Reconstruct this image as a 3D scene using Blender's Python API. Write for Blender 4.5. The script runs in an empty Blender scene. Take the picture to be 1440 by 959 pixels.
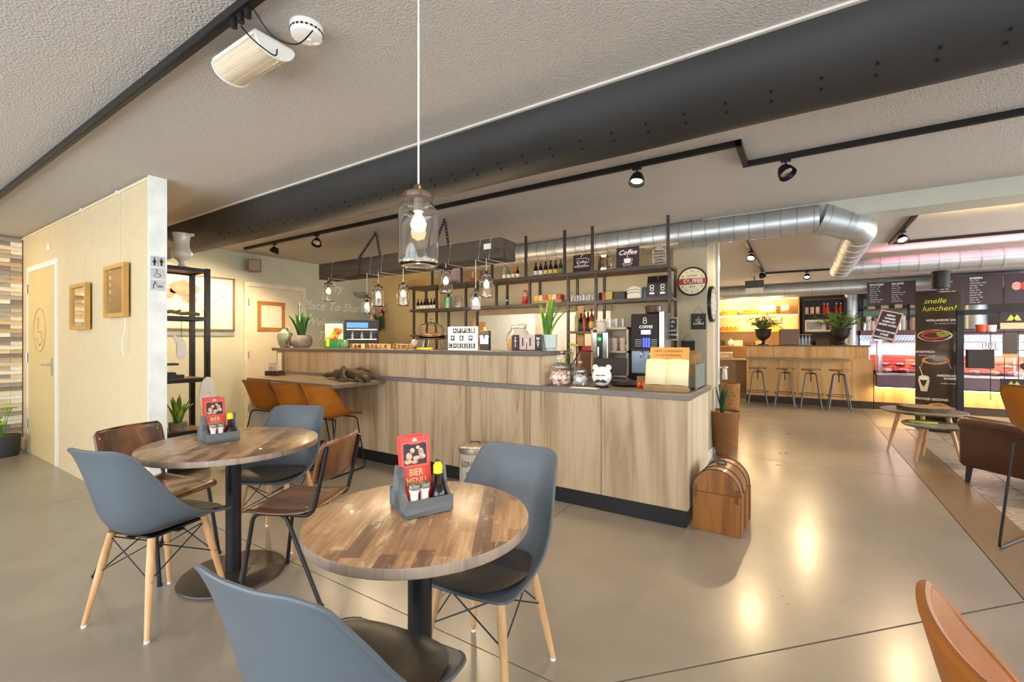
import bpy, math, random
from mathutils import Vector, Matrix
random.seed(7)
PI = math.pi
SC = bpy.context.scene
COL = SC.collection

# ------------------------------------------------------------------ camera
cam_d = bpy.data.cameras.new('camera')
cam = bpy.data.objects.new('camera', cam_d)
COL.objects.link(cam)
cam.location = (0, 0, 1.30)
cam.rotation_euler = (PI/2, 0, math.radians(32.85))
cam_d.sensor_width = 36.0
cam_d.lens = 36.0*635.0/1440.0
cam_d.clip_start = 0.02
SC.camera = cam

# ------------------------------------------------------------------ world, exposure
SC.view_settings.view_transform = 'Standard'
SC.view_settings.look = 'None'
SC.view_settings.gamma = 1.0
SC.view_settings.use_curve_mapping = False
SC.view_settings.exposure = 0.06
world = bpy.data.worlds.new('world')
SC.world = world
world.use_nodes = True
world.node_tree.nodes['Background'].inputs[0].default_value = (0.80, 0.90, 1.0, 1)
world.node_tree.nodes['Background'].inputs[1].default_value = 1.6

def area(name, loc, rot, sx, sy, power, color, spread=PI):
    l = bpy.data.lights.new(name, 'AREA')
    l.shape = 'RECTANGLE'; l.size = sx; l.size_y = sy
    l.energy = power; l.color = color; l.spread = spread
    o = bpy.data.objects.new(name, l); COL.objects.link(o)
    o.location = loc; o.rotation_euler = rot
    return o
# daylight through the glass fronts on the right and behind the camera
area('daylight_right_near', (4.75, 1.2, 1.35), (0, PI/2, 0), 2.0, 5.0, 115, (0.88, 0.94, 1.0))
area('daylight_right_far', (4.75, 7.4, 1.35), (0, PI/2, 0), 2.0, 5.0, 200, (1.0, 0.96, 0.90))
area('daylight_rear', (-1.4, -2.75, 1.35), (PI/2, 0, 0), 9.0, 2.0, 265, (0.95, 0.98, 1.0))

# ------------------------------------------------------------------ photo geometry: a pixel seen on a known plane
_c, _s = math.cos(math.radians(32.85)), math.sin(math.radians(32.85))
def _ray(u, v):
    a = (u-720)/635.0; b = -(v-479.5)/635.0
    return (a*_c-_s, a*_s+_c, b)
def onZ(u, v, z): r = _ray(u, v); t = (z-1.3)/r[2]; return Vector((r[0]*t, r[1]*t, z))
def onY(u, v, y): r = _ray(u, v); t = y/r[1]; return Vector((r[0]*t, y, 1.3+r[2]*t))
def onX(u, v, x): r = _ray(u, v); t = x/r[0]; return Vector((x, r[1]*t, 1.3+r[2]*t))

# ------------------------------------------------------------------ materials
MATS = {}
def nd(nt, t, **kw):
    n = nt.nodes.new(t)
    for k, v in kw.items(): setattr(n, k, v)
    return n
def lin(c):
    return tuple((x/12.92 if x <= .04045 else ((x+.055)/1.055)**2.4) for x in c)
def hexc(h):
    return lin(tuple(int(h[i:i+2], 16)/255 for i in (0, 2, 4)))
def base_mat(name):
    m = bpy.data.materials.new(name); m.use_nodes = True
    nt = m.node_tree; b = nt.nodes['Principled BSDF']
    return m, nt, b
def mat(name, col, rough=.5, metal=0., var=.08, scale=8., bump=0., bscale=60., coat=0., stretch=(1, 1, 1), spec=.5, trans=0., ior=1.45, alpha=1.):
    """plain material: slight noise variation in colour, optional fine relief"""
    if name in MATS: return MATS[name]
    m, nt, b = base_mat(name)
    c = hexc(col) if isinstance(col, str) else col
    tc = nd(nt, 'ShaderNodeTexCoord'); mp = nd(nt, 'ShaderNodeMapping')
    mp.inputs['Scale'].default_value = stretch
    nt.links.new(tc.outputs['Object'], mp.inputs['Vector'])
    if var > 0:
        n = nd(nt, 'ShaderNodeTexNoise'); n.inputs['Scale'].default_value = scale; n.inputs['Detail'].default_value = 5
        nt.links.new(mp.outputs[0], n.inputs['Vector'])
        r = nd(nt, 'ShaderNodeValToRGB')
        r.color_ramp.elements[0].position = .3; r.color_ramp.elements[1].position = .7
        r.color_ramp.elements[0].color = tuple(max(0, x*(1-var)) for x in c)+(1,)
        r.color_ramp.elements[1].color = tuple(min(1, x*(1+var)) for x in c)+(1,)
        nt.links.new(n.outputs['Fac'], r.inputs[0]); nt.links.new(r.outputs[0], b.inputs['Base Color'])
    else:
        b.inputs['Base Color'].default_value = c+(1,)
    b.inputs['Roughness'].default_value = rough
    b.inputs['Metallic'].default_value = metal
    b.inputs['Coat Weight'].default_value = coat
    b.inputs['Coat Roughness'].default_value = .15
    b.inputs['Specular IOR Level'].default_value = spec
    b.inputs['Transmission Weight'].default_value = trans
    b.inputs['IOR'].default_value = ior
    b.inputs['Alpha'].default_value = alpha
    if bump > 0:
        n2 = nd(nt, 'ShaderNodeTexNoise'); n2.inputs['Scale'].default_value = bscale; n2.inputs['Detail'].default_value = 3
        nt.links.new(mp.outputs[0], n2.inputs['Vector'])
        bp = nd(nt, 'ShaderNodeBump'); bp.inputs['Strength'].default_value = bump; bp.inputs['Distance'].default_value = .004
        nt.links.new(n2.outputs['Fac'], bp.inputs['Height']); nt.links.new(bp.outputs[0], b.inputs['Normal'])
    MATS[name] = m
    return m
def emit(name, col, strength):
    if name in MATS: return MATS[name]
    m, nt, b = base_mat(name)
    c = hexc(col)+(1,)
    b.inputs['Base Color'].default_value = c
    b.inputs['Emission Color'].default_value = c
    b.inputs['Emission Strength'].default_value = strength
    MATS[name] = m
    return m
def wood(name, cols, scale=1., axis=2, rough=.45, freq=9., crack=0., bump=.15, rnd=True, coat=0.):
    """grain running along one axis of the object, offset per object"""
    if name in MATS: return MATS[name]
    m, nt, b = base_mat(name)
    tc = nd(nt, 'ShaderNodeTexCoord'); mp = nd(nt, 'ShaderNodeMapping')
    s = [freq*scale]*3; s[axis] = freq*scale*.07
    mp.inputs['Scale'].default_value = s
    nt.links.new(tc.outputs['Object'], mp.inputs['Vector'])
    if rnd:
        oi = nd(nt, 'ShaderNodeObjectInfo'); mm = nd(nt, 'ShaderNodeMath', operation='MULTIPLY'); mm.inputs[1].default_value = 37.
        nt.links.new(oi.outputs['Random'], mm.inputs[0])
        cb = nd(nt, 'ShaderNodeCombineXYZ')
        for i in range(3): nt.links.new(mm.outputs[0], cb.inputs[i])
        nt.links.new(cb.outputs[0], mp.inputs['Location'])
    n = nd(nt, 'ShaderNodeTexNoise'); n.inputs['Scale'].default_value = 1.; n.inputs['Detail'].default_value = 8; n.inputs['Roughness'].default_value = .62; n.inputs['Distortion'].default_value = .6
    nt.links.new(mp.outputs[0], n.inputs['Vector'])
    r = nd(nt, 'ShaderNodeValToRGB'); cr = r.color_ramp
    k = len(cols)
    cr.elements[0].position = .34; cr.elements[1].position = .68
    cr.elements[0].color = hexc(cols[0])+(1,); cr.elements[1].color = hexc(cols[-1])+(1,)
    for i in range(1, k-1):
        e = cr.elements.new(.34+.34*i/(k-1)); e.color = hexc(cols[i])+(1,)
    nt.links.new(n.outputs['Fac'], r.inputs[0])
    out = r.outputs[0]
    if crack > 0:
        mp2 = nd(nt, 'ShaderNodeMapping'); s2 = [freq*1.7]*3; s2[axis] = freq*.06
        mp2.inputs['Scale'].default_value = s2
        nt.links.new(tc.outputs['Object'], mp2.inputs['Vector'])
        if rnd: nt.links.new(cb.outputs[0], mp2.inputs['Location'])
        n3 = nd(nt, 'ShaderNodeTexNoise'); n3.inputs['Scale'].default_value = .8; n3.inputs['Detail'].default_value = 2
        nt.links.new(mp2.outputs[0], n3.inputs['Vector'])
        r3 = nd(nt, 'ShaderNodeValToRGB'); e = r3.color_ramp.elements
        e[0].position = .34; e[0].color = (1, 1, 1, 1); e[1].position = .356; e[1].color = (0, 0, 0, 1)
        e2 = r3.color_ramp.elements.new(.326); e2.color = (0, 0, 0, 1)
        nt.links.new(n3.outputs['Fac'], r3.inputs[0])
        mx = nd(nt, 'ShaderNodeMix', data_type='RGBA'); mx.inputs[7].default_value = hexc('5c4632')+(1,)
        ms = nd(nt, 'ShaderNodeMath', operation='MULTIPLY'); ms.inputs[1].default_value = crack
        nt.links.new(r3.outputs[0], ms.inputs[0]); nt.links.new(ms.outputs[0], mx.inputs[0])
        nt.links.new(out, mx.inputs[6]); out = mx.outputs[2]
    nt.links.new(out, b.inputs['Base Color'])
    b.inputs['Roughness'].default_value = rough; b.inputs['Coat Weight'].default_value = coat
    bp = nd(nt, 'ShaderNodeBump'); bp.inputs['Strength'].default_value = bump; bp.inputs['Distance'].default_value = .002
    nt.links.new(n.outputs['Fac'], bp.inputs['Height']); nt.links.new(bp.outputs[0], b.inputs['Normal'])
    MATS[name] = m
    return m
def glass(name, col=(1, 1, 1), rough=.0, ior=1.45):
    if name in MATS: return MATS[name]
    m, nt, b = base_mat(name)
    b.inputs['Base Color'].default_value = tuple(col)+(1,)
    b.inputs['Transmission Weight'].default_value = 1.; b.inputs['Roughness'].default_value = rough; b.inputs['IOR'].default_value = ior
    MATS[name] = m
    return m
def thin_glass(name, col=(1, 1, 1), op=.12):
    """thin single-sheet glass: mostly see-through with a gloss that grows at grazing angles"""
    if name in MATS: return MATS[name]
    m = bpy.data.materials.new(name); m.use_nodes = True; nt = m.node_tree
    for n in list(nt.nodes): nt.nodes.remove(n)
    o = nd(nt, 'ShaderNodeOutputMaterial'); mx = nd(nt, 'ShaderNodeMixShader')
    t = nd(nt, 'ShaderNodeBsdfTransparent'); t.inputs[0].default_value = tuple(col)+(1,)
    g = nd(nt, 'ShaderNodeBsdfGlossy'); g.inputs['Roughness'].default_value = .03
    lw = nd(nt, 'ShaderNodeLayerWeight'); lw.inputs[0].default_value = .25
    ad = nd(nt, 'ShaderNodeMath', operation='MULTIPLY_ADD'); ad.inputs[1].default_value = .75; ad.inputs[2].default_value = op*.8
    nt.links.new(lw.outputs['Facing'], ad.inputs[0]); nt.links.new(ad.outputs[0], mx.inputs[0])
    nt.links.new(t.outputs[0], mx.inputs[1]); nt.links.new(g.outputs[0], mx.inputs[2]); nt.links.new(mx.outputs[0], o.inputs[0])
    MATS[name] = m
    return m

# ---- named looks
black = mat('black_powder_coat', '17171a', .42, var=.1)
blackm = mat('black_steel', '26262a', .35, .6, var=.15, scale=20)
rawsteel = mat('raw_dark_steel', '4a4440', .45, .55, var=.2, scale=14)
chrome = mat('chrome', 'd8d8dc', .14, 1., var=.03)
steel = mat('brushed_steel', 'b9bab8', .28, 1., var=.08, scale=30, stretch=(1, 1, .1))
galv = mat('galvanised_steel', 'c4c9cb', .42, .80, var=.10, scale=5)
white = mat('white_paint', 'eeece6', .45, var=.03)
cream = mat('cream_paint', 'd9c7a2', .55, var=.03, bump=.05, bscale=120)
sage = mat('sage_wall_paint', 'cfd2c2', .75, var=.04, scale=3)
olive = mat('olive_wall_paint', 'cbc0a2', .75, var=.05, scale=3)
paper = mat('white_paper', 'f2efe8', .7, var=.03)
plaster = mat('white_plaster', 'e9e4dc', .8, var=.03)
darkbrown = mat('dark_brown_print', '3a2730', .45, var=.10, scale=3)
purple = mat('aubergine_panel', '5b4650', .5, var=.06)
red = mat('red_plastic', 'c02a2a', .35, var=.05)
redcard = mat('coral_red_card', 'd8473f', .45, var=.05)
yellow = mat('yellow_plastic', 'f0d010', .35, var=.03)
darkglass = mat('dark_liquid_glass', '160d0a', .08, var=.1, coat=.6)
amber = mat('amber_liquid_glass', '8a3b12', .08, var=.2, coat=.6)
greenglass = mat('green_bottle_glass', '1d3a1e', .08, var=.2, coat=.6)
clear = thin_glass('clear_thin_glass')
realglass = glass('jar_glass', (.985, .985, .965))
leafg = mat('leaf_green', '4f8a2c', .45, var=.35, scale=12)
leafd = mat('dark_leaf_green', '2f5630', .45, var=.35, scale=14)
leafy = mat('yellow_green_leaf', '93b03a', .45, var=.3, scale=14)
soil = mat('soil', '4a3524', .95, var=.4, scale=60, bump=.6)
text_w = mat('white_lettering', 'f6f3ee', .5, var=0)
text_k = mat('black_lettering', '161414', .5, var=0)
text_c = mat('cream_lettering', 'e9c98a', .5, var=0)
greytop = mat('grey_worktop', '76706a', .38, var=.12, scale=40, bump=.1)
oak = wood('bar_oak_panel', ['a08665', 'b79c79', 'c8b08f', 'ac9272'], freq=6.5, axis=2, rough=.5, crack=.55)
oakend = wood('bar_oak_end', ['c2ae90', 'd3c1a2', 'dccdb2', 'ccb999'], freq=5.5, axis=2, rough=.5, crack=.5)
oakfar = wood('far_oak_panel', ['c08d4c', 'd8a765', 'e2b87a', 'c99652'], freq=5.5, axis=2, rough=.5, crack=.4)
shelfwood = wood('shelf_dark_oak', ['4a3626', '6b4c33', '84603f'], freq=7, axis=0, rough=.5)
walnut = wood('walnut_ply', ['3c2314', '6b4226', '8a5a35', '573420'], freq=7, axis=2, rough=.28, coat=.3)
walnutseat = wood('walnut_ply_seat', ['4a2e1b', '7c5434', '93683f', '60402a'], freq=7, axis=1, rough=.25, coat=.35)
dowel = wood('beech_dowel', ['c08f5e', 'd3a673', 'ddb686'], freq=14, axis=2, rough=.4)
crate = wood('weathered_crate_wood', ['3f4144', '5c6063', '74797b', '4b4d4d'], freq=12, axis=0, rough=.7, bump=.5)
chestwood = wood('chest_orange_wood', ['63380f', '85501c', '9c6426', '744415'], freq=8, axis=2, rough=.35, coat=.3)
beamwood = wood('reclaimed_beam_wood', ['352d27', '463c32', '574a3d', '3d342c'], freq=8, axis=0, rough=.8, bump=.7)
lightwood = wood('light_wood', ['c8924e', 'dba968', 'e4b87c'], freq=10, axis=0, rough=.45)
doorbeige = mat('cream_door_paint', 'e9e0cb', .5, var=.03)
shellgrey = mat('grey_shell_plastic', '59626a', .42, var=.03, coat=.05)
padgrey = mat('taupe_seat_leather', '4d4741', .38, var=.10, scale=14, bump=.2, bscale=160)
tan = mat('tan_leather', 'a05d18', .46, var=.12, scale=9, bump=.2, bscale=150, spec=.35)
tandark = mat('tan_leather_underside', '7c4a18', .5, var=.12, scale=9, bump=.2, bscale=150)
brownleather = mat('brown_club_leather', '4a2b1e', .32, var=.2, scale=8, bump=.3, bscale=120, coat=.2)
ductblack = mat('black_fabric_duct', '2c2a29', .62, var=.15, scale=2.5, bump=.25, bscale=14, stretch=(.6, 1, 1))
terracotta = mat('brown_ribbed_pot', '8d5d34', .65, var=.15, scale=12)
stone = mat('grey_stone_pot', '8a847c', .85, var=.25, scale=18, bump=.6, bscale=40)
marsh = mat('pink_marshmallow', 'f2cdbb', .7, var=.12, scale=50)
skincol = mat('porcelain', 'f3f0ea', .2, var=.02, coat=.4)

# ------------------------------------------------------------------ object helpers
def tag(o, label=None, cat=None, group=None, kind=None):
    if label: o['label'] = label
    if cat: o['category'] = cat
    if group: o['group'] = group
    if kind: o['kind'] = kind
    return o
def thing(name, label, cat, loc=(0, 0, 0), rz=0., group=None):
    o = bpy.data.objects.new(name, None); COL.objects.link(o)
    o.empty_display_size = .05
    o.location = loc; o.rotation_euler = (0, 0, rz)
    return tag(o, label, cat, group)
def dup(o, loc=None, rz=None, label=None, group=None, parent=None):
    c = o.copy(); COL.objects.link(c)
    c.parent = parent
    if loc is not None: c.location = loc
    if rz is not None: c.rotation_euler = (0, 0, rz)
    if label: c['label'] = label
    if group: c['group'] = group
    for ch in list(KIDS.get(o.name, [])):
        k = dup(ch, parent=c)
        KIDS.setdefault(c.name, []).append(k)
    return c
KIDS = {}
class B:
    def __init__(s): s.v = []; s.f = []; s.M = Matrix.Identity(4)
    def at(s, x=0, y=0, z=0, rx=0, ry=0, rz=0):
        s.M = Matrix.Translation((x, y, z)) @ Matrix.Rotation(rz, 4, 'Z') @ Matrix.Rotation(ry, 4, 'Y') @ Matrix.Rotation(rx, 4, 'X'); return s
    def add(s, vs, fs):
        n = len(s.v); s.v += [tuple(s.M @ Vector(p)) for p in vs]; s.f += [tuple(i+n for i in f) for f in fs]; return s
    def box(s, x0, x1, y0, y1, z0, z1, bev=0.):
        if bev <= 0:
            vs = [(x, y, z) for x in (x0, x1) for y in (y0, y1) for z in (z0, z1)]
            return s.add(vs, [(0, 1, 3, 2), (4, 6, 7, 5), (0, 4, 5, 1), (2, 3, 7, 6), (0, 2, 6, 4), (1, 5, 7, 3)])
        # chamfered box
        vs = []; idx = {}
        for ix, x in enumerate((x0, x1)):
            for iy, y in enumerate((y0, y1)):
                for iz, z in enumerate((z0, z1)):
                    sx, sy, sz = (1 if ix == 0 else -1), (1 if iy == 0 else -1), (1 if iz == 0 else -1)
                    idx[ix, iy, iz, 0] = len(vs); vs.append((x, y+sy*bev, z+sz*bev))
                    idx[ix, iy, iz, 1] = len(vs); vs.append((x+sx*bev, y, z+sz*bev))
                    idx[ix, iy, iz, 2] = len(vs); vs.append((x+sx*bev, y+sy*bev, z))
        fs = []
        g = lambda a, b, c, k: idx[a, b, c, k]
        for i in (0, 1):
            q = [g(i, 0, 0, 0), g(i, 0, 1, 0), g(i, 1, 1, 0), g(i, 1, 0, 0)]; fs.append(tuple(q if i == 0 else q[::-1]))
            q = [g(0, i, 0, 1), g(1, i, 0, 1), g(1, i, 1, 1), g(0, i, 1, 1)]; fs.append(tuple(q if i == 0 else q[::-1]))
            q = [g(0, 0, i, 2), g(0, 1, i, 2), g(1, 1, i, 2), g(1, 0, i, 2)]; fs.append(tuple(q if i == 0 else q[::-1]))
        for a in (0, 1):
            for b_ in (0, 1):
                fs.append((g(a, b_, 0, 0), g(a, b_, 1, 0), g(a, b_, 1, 1), g(a, b_, 0, 1)))
                fs.append((g(a, 0, b_, 0), g(a, 1, b_, 0), g(a, 1, b_, 2), g(a, 0, b_, 2)))
                fs.append((g(0, a, b_, 1), g(1, a, b_, 1), g(1, a, b_, 2), g(0, a, b_, 2)))
                for c in (0, 1): fs.append((g(a, b_, c, 0), g(a, b_, c, 1), g(a, b_, c, 2)))
        return s.add(vs, fs)
    def cyl(s, p0, p1, r0, r1=None, n=16, cap=True):
        r1 = r0 if r1 is None else r1
        return s.tube([p0, p1], [r0, r1], n, cap)
    def tube(s, pts, r, n=8, cap=True, closed=False):
        P = [Vector(p) for p in pts]; m = len(P)
        R = r if isinstance(r, (list, tuple)) else [r]*m
        vs = []; fs = []; up = None
        for i, p in enumerate(P):
            if closed: d = (P[(i+1) % m]-P[i-1])
            else: d = (P[min(i+1, m-1)]-P[max(i-1, 0)])
            d.normalize()
            if up is None:
                up = Vector((0, 0, 1)) if abs(d.z) < .9 else Vector((1, 0, 0))
            a = d.cross(up)
            if a.length < 1e-6: a = d.cross(Vector((0, 1, 0)))
            a.normalize(); b = a.cross(d).normalized(); up = b
            for k in range(n):
                t = 2*PI*k/n
                vs.append(tuple(p+a*(R[i]*math.cos(t))+b*(R[i]*math.sin(t))))
        for i in range(m if closed else m-1):
            j = (i+1) % m
            for k in range(n):
                fs.append((i*n+k, j*n+k, j*n+(k+1) % n, i*n+(k+1) % n))
        if cap and not closed:
            fs.append(tuple(range(n))); fs.append(tuple(reversed(range((m-1)*n, m*n))))
        return s.add(vs, fs)
    def lathe(s, prof, n=24, c=(0, 0, 0), cap=True, a0=0., a1=2*PI):
        full = abs(a1-a0-2*PI) < 1e-4
        vs = []; fs = []; m = len(prof); nn = n if full else n+1
        for i, (r, z) in enumerate(prof):
            for k in range(nn):
                t = a0+(a1-a0)*k/n
                vs.append((c[0]+r*math.cos(t), c[1]+r*math.sin(t), c[2]+z))
        for i in range(m-1):
            for k in range(n):
                k2 = (k+1) % nn
                fs.append((i*nn+k, i*nn+k2, (i+1)*nn+k2, (i+1)*nn+k))
        if cap and full:
            if prof[0][0] > 1e-5: fs.append(tuple(reversed(range(nn))))
            if prof[-1][0] > 1e-5: fs.append(tuple(range((m-1)*nn, m*nn)))
        return s.add(vs, fs)
    def prism(s, poly, a, b, axis='z'):
        """poly of 2D points extruded from a to b along an axis (x: poly=(y,z), y: poly=(x,z), z: poly=(x,y))"""
        n = len(poly)
        def P(p, h): return {'x': (h, p[0], p[1]), 'y': (p[0], h, p[1]), 'z': (p[0], p[1], h)}[axis]
        vs = [P(p, a) for p in poly]+[P(p, b) for p in poly]
        fs = [tuple(reversed(range(n))), tuple(range(n, 2*n))]+[(i, (i+1) % n, n+(i+1) % n, n+i) for i in range(n)]
        return s.add(vs, fs)
    def grid(s, fn, nu, nv):
        vs = [fn(i/nu, j/nv) for j in range(nv+1) for i in range(nu+1)]
        fs = [(j*(nu+1)+i, j*(nu+1)+i+1, (j+1)*(nu+1)+i+1, (j+1)*(nu+1)+i) for j in range(nv) for i in range(nu)]
        return s.add(vs, fs)
    def sphere(s, c, r, n=12, sc=(1, 1, 1)):
        prof = [(math.sin(PI*i/(n//2+2)), -math.cos(PI*i/(n//2+2))) for i in range(n//2+3)]
        vs = []; fs = []; m = len(prof)
        for (a, z) in prof:
            for k in range(n):
                t = 2*PI*k/n
                vs.append((c[0]+r*sc[0]*a*math.cos(t), c[1]+r*sc[1]*a*math.sin(t), c[2]+r*sc[2]*z))
        for i in range(m-1):
            for k in range(n):
                fs.append((i*n+k, i*n+(k+1) % n, (i+1)*n+(k+1) % n, (i+1)*n+k))
        return s.add(vs, fs)
    def mesh(s, name, m, smooth=True, ang=35):
        me = bpy.data.meshes.new(name); me.from_pydata(s.v, [], s.f); me.update()
        if m is not None: me.materials.append(m)
        if smooth:
            me.polygons.foreach_set('use_smooth', [True]*len(me.polygons))
            try: me.set_sharp_from_angle(angle=math.radians(ang))
            except Exception: pass
        return me
    def build(s, name, m, parent=None, smooth=True, solid=0., offset=0., ang=35, sub=0, loc=None, rz=None, label=None, cat=None, group=None, kind=None):
        me = s.mesh(name, m, smooth, ang)
        o = bpy.data.objects.new(name, me); COL.objects.link(o)
        if parent is not None:
            o.parent = parent; KIDS.setdefault(parent.name, []).append(o)
        if sub:
            md = o.modifiers.new('sub', 'SUBSURF'); md.levels = sub; md.render_levels = sub
        if solid > 0:
            md = o.modifiers.new('solid', 'SOLIDIFY'); md.thickness = solid; md.offset = offset
        if loc is not None: o.location = loc
        if rz is not None: o.rotation_euler = (0, 0, rz)
        return tag(o, label, cat, group, kind)
def inst(src, parent=None, loc=None, rot=None, scale=None, m=None):
    """cheap copy of one mesh object sharing its data"""
    o = src.copy(); COL.objects.link(o); o.parent = parent
    if parent is not None: KIDS.setdefault(parent.name, []).append(o)
    if loc is not None: o.location = loc
    if rot is not None: o.rotation_euler = rot
    if scale is not None: o.scale = scale
    return o
TXT = {}
def text(name, body, size, m, parent, loc, rot=(PI/2, 0, 0), ext=.0008, align='CENTER', shear=0., space=1., line=1., sx=1., bold=0.):
    cu = bpy.data.curves.new(name, 'FONT'); cu.body = body; cu.size = size; cu.extrude = ext
    cu.align_x = align; cu.align_y = 'CENTER'; cu.shear = shear; cu.space_character = space; cu.space_line = line; cu.offset = bold
    cu.resolution_u = 2
    t = bpy.data.objects.new('t', cu); COL.objects.link(t)
    me = bpy.data.meshes.new_from_object(t)
    bpy.data.objects.remove(t); bpy.data.curves.remove(cu)
    me.materials.clear(); me.materials.append(m)
    o = bpy.data.objects.new(name, me); COL.objects.link(o)
    o.parent = parent
    if parent is not None: KIDS.setdefault(parent.name, []).append(o)
    o.location = loc; o.rotation_euler = rot; o.scale = (sx, 1, 1)
    return o
def cr(pts, t):
    """Catmull-Rom through a list of tuples, t in 0..1"""
    n = len(pts)-1; x = min(max(t, 0), 1)*n; i = min(int(x), n-1); f = x-i
    p0, p1, p2, p3 = pts[max(i-1, 0)], pts[i], pts[i+1], pts[min(i+2, n)]
    return tuple(.5*((2*b)+(-a+c)*f+(2*a-5*b+4*c-d)*f*f+(-a+3*b-3*c+d)*f**3) for a, b, c, d in zip(p0, p1, p2, p3))
def smooth_path(pts, n=6):
    m = (len(pts)-1)*n
    return [cr(pts, i/m) for i in range(m+1)]
def bend(pts, r=.04, n=5):
    """polyline with rounded corners"""
    P = [Vector(p) for p in pts]; out = [tuple(P[0])]
    for i in range(1, len(P)-1):
        a = (P[i-1]-P[i]); b = (P[i+1]-P[i]); k = min(r, a.length*.48, b.length*.48)
        A = P[i]+a.normalized()*k; Bv = P[i]+b.normalized()*k
        for j in range(n+1):
            t = j/n
            out.append(tuple(A*(1-t)**2+P[i]*2*t*(1-t)+Bv*t*t))
    out.append(tuple(P[-1])); return out
def spot(parent, loc, target, power, color=(1, .74, .42), size=70, blend=.6, r=.03):
    l = bpy.data.lights.new('spot_light', 'SPOT'); l.energy = power; l.color = color; l.spot_size = math.radians(size); l.spot_blend = blend; l.shadow_soft_size = r
    o = bpy.data.objects.new('spot_light', l); COL.objects.link(o)
    o.location = loc; o.rotation_euler = (Vector(target)-Vector(loc)).to_track_quat('-Z', 'Y').to_euler()
    return o
def point(loc, power, color=(1, .74, .42), r=.03):
    l = bpy.data.lights.new('point_light', 'POINT'); l.energy = power; l.color = color; l.shadow_soft_size = r
    o = bpy.data.objects.new('point_light', l); COL.objects.link(o); o.location = loc
    return o
# =================================================================== THE SETTING
H2 = 2.55
def struct(o): o['kind'] = 'structure'; return o
# ---- concrete look
def concrete(name, c0, c1, c2, rough=(.24, .36)):
    m, nt, b = base_mat(name)
    tc = nd(nt, 'ShaderNodeTexCoord')
    n = nd(nt, 'ShaderNodeTexNoise'); n.inputs['Scale'].default_value = 1.1; n.inputs['Detail'].default_value = 9; n.inputs['Roughness'].default_value = .6
    nt.links.new(tc.outputs['Object'], n.inputs['Vector'])
    r = nd(nt, 'ShaderNodeValToRGB'); e = r.color_ramp.elements
    e[0].position = .12; e[0].color = hexc(c0)+(1,); e[1].position = .88; e[1].color = hexc(c2)+(1,)
    q = e.new(.5); q.color = hexc(c1)+(1,)
    nt.links.new(n.outputs['Fac'], r.inputs[0]); nt.links.new(r.outputs[0], b.inputs['Base Color'])
    n2 = nd(nt, 'ShaderNodeTexNoise'); n2.inputs['Scale'].default_value = 3.2; n2.inputs['Detail'].default_value = 4
    nt.links.new(tc.outputs['Object'], n2.inputs['Vector'])
    mr = nd(nt, 'ShaderNodeMapRange'); mr.inputs['To Min'].default_value = rough[0]; mr.inputs['To Max'].default_value = rough[1]
    nt.links.new(n2.outputs['Fac'], mr.inputs['Value']); nt.links.new(mr.outputs[0], b.inputs['Roughness'])
    b.inputs['Coat Weight'].default_value = .25; b.inputs['Coat Roughness'].default_value = .2
    bp = nd(nt, 'ShaderNodeBump'); bp.inputs['Strength'].default_value = .015; bp.inputs['Distance'].default_value = .004
    nt.links.new(n2.outputs['Fac'], bp.inputs['Height']); nt.links.new(bp.outputs[0], b.inputs['Normal'])
    return m
conc = concrete('polished_concrete', '7d766c', '938b80', 'a8a094')
conc2 = concrete('border_concrete', '74604a', '816b53', '8e785e', (.3, .45))
jointm = mat('dark_joint', '4d443a', .8)
fl = B().box(-8.2, 4.9, -2.9, 12.7, -.14, -.012).build('floor', jointm, smooth=False); struct(fl)
def slab(poly, m, nm='slab'):
    # thin cast slab with a hairline joint round it
    return B().prism(poly, -.012, 0, 'z').build(nm, m, fl, smooth=False)
g = .003
XB = .93
slab([(-8.2, 5.67+g), (XB-g, 5.67+g), (XB-g, 12.7), (-8.2, 12.7)], conc)
slab([(-8.2, 1.53+g), (-1.55-g, 1.53+g), (-1.55-g, 5.67-g), (-8.2, 5.67-g)], conc)
slab([(-1.55+g, 1.53+g), (-.727, 1.53+g), (XB-g, 3.289), (XB-g, 5.67-g), (-1.55+g, 5.67-g)], conc)
slab([(-5.05+g, -2.9), (4.9, -2.9), (4.9, 3.28), (XB+.004, 3.28), (-.722, 1.53-g), (-5.05+g, 1.53-g)], conc)
slab([(-8.2, -2.9), (-5.05-g, -2.9), (-5.05-g, 1.53-g), (-8.2, 1.53-g)], conc)
slab([(XB+g, 3.29), (1.26-g, 3.29), (1.26-g, 8.76), (XB+g, 8.76)], conc2, 'border_strip')
slab([(XB+g, 8.77), (4.9, 8.77), (4.9, 12.7), (XB+g, 12.7)], conc)
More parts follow.
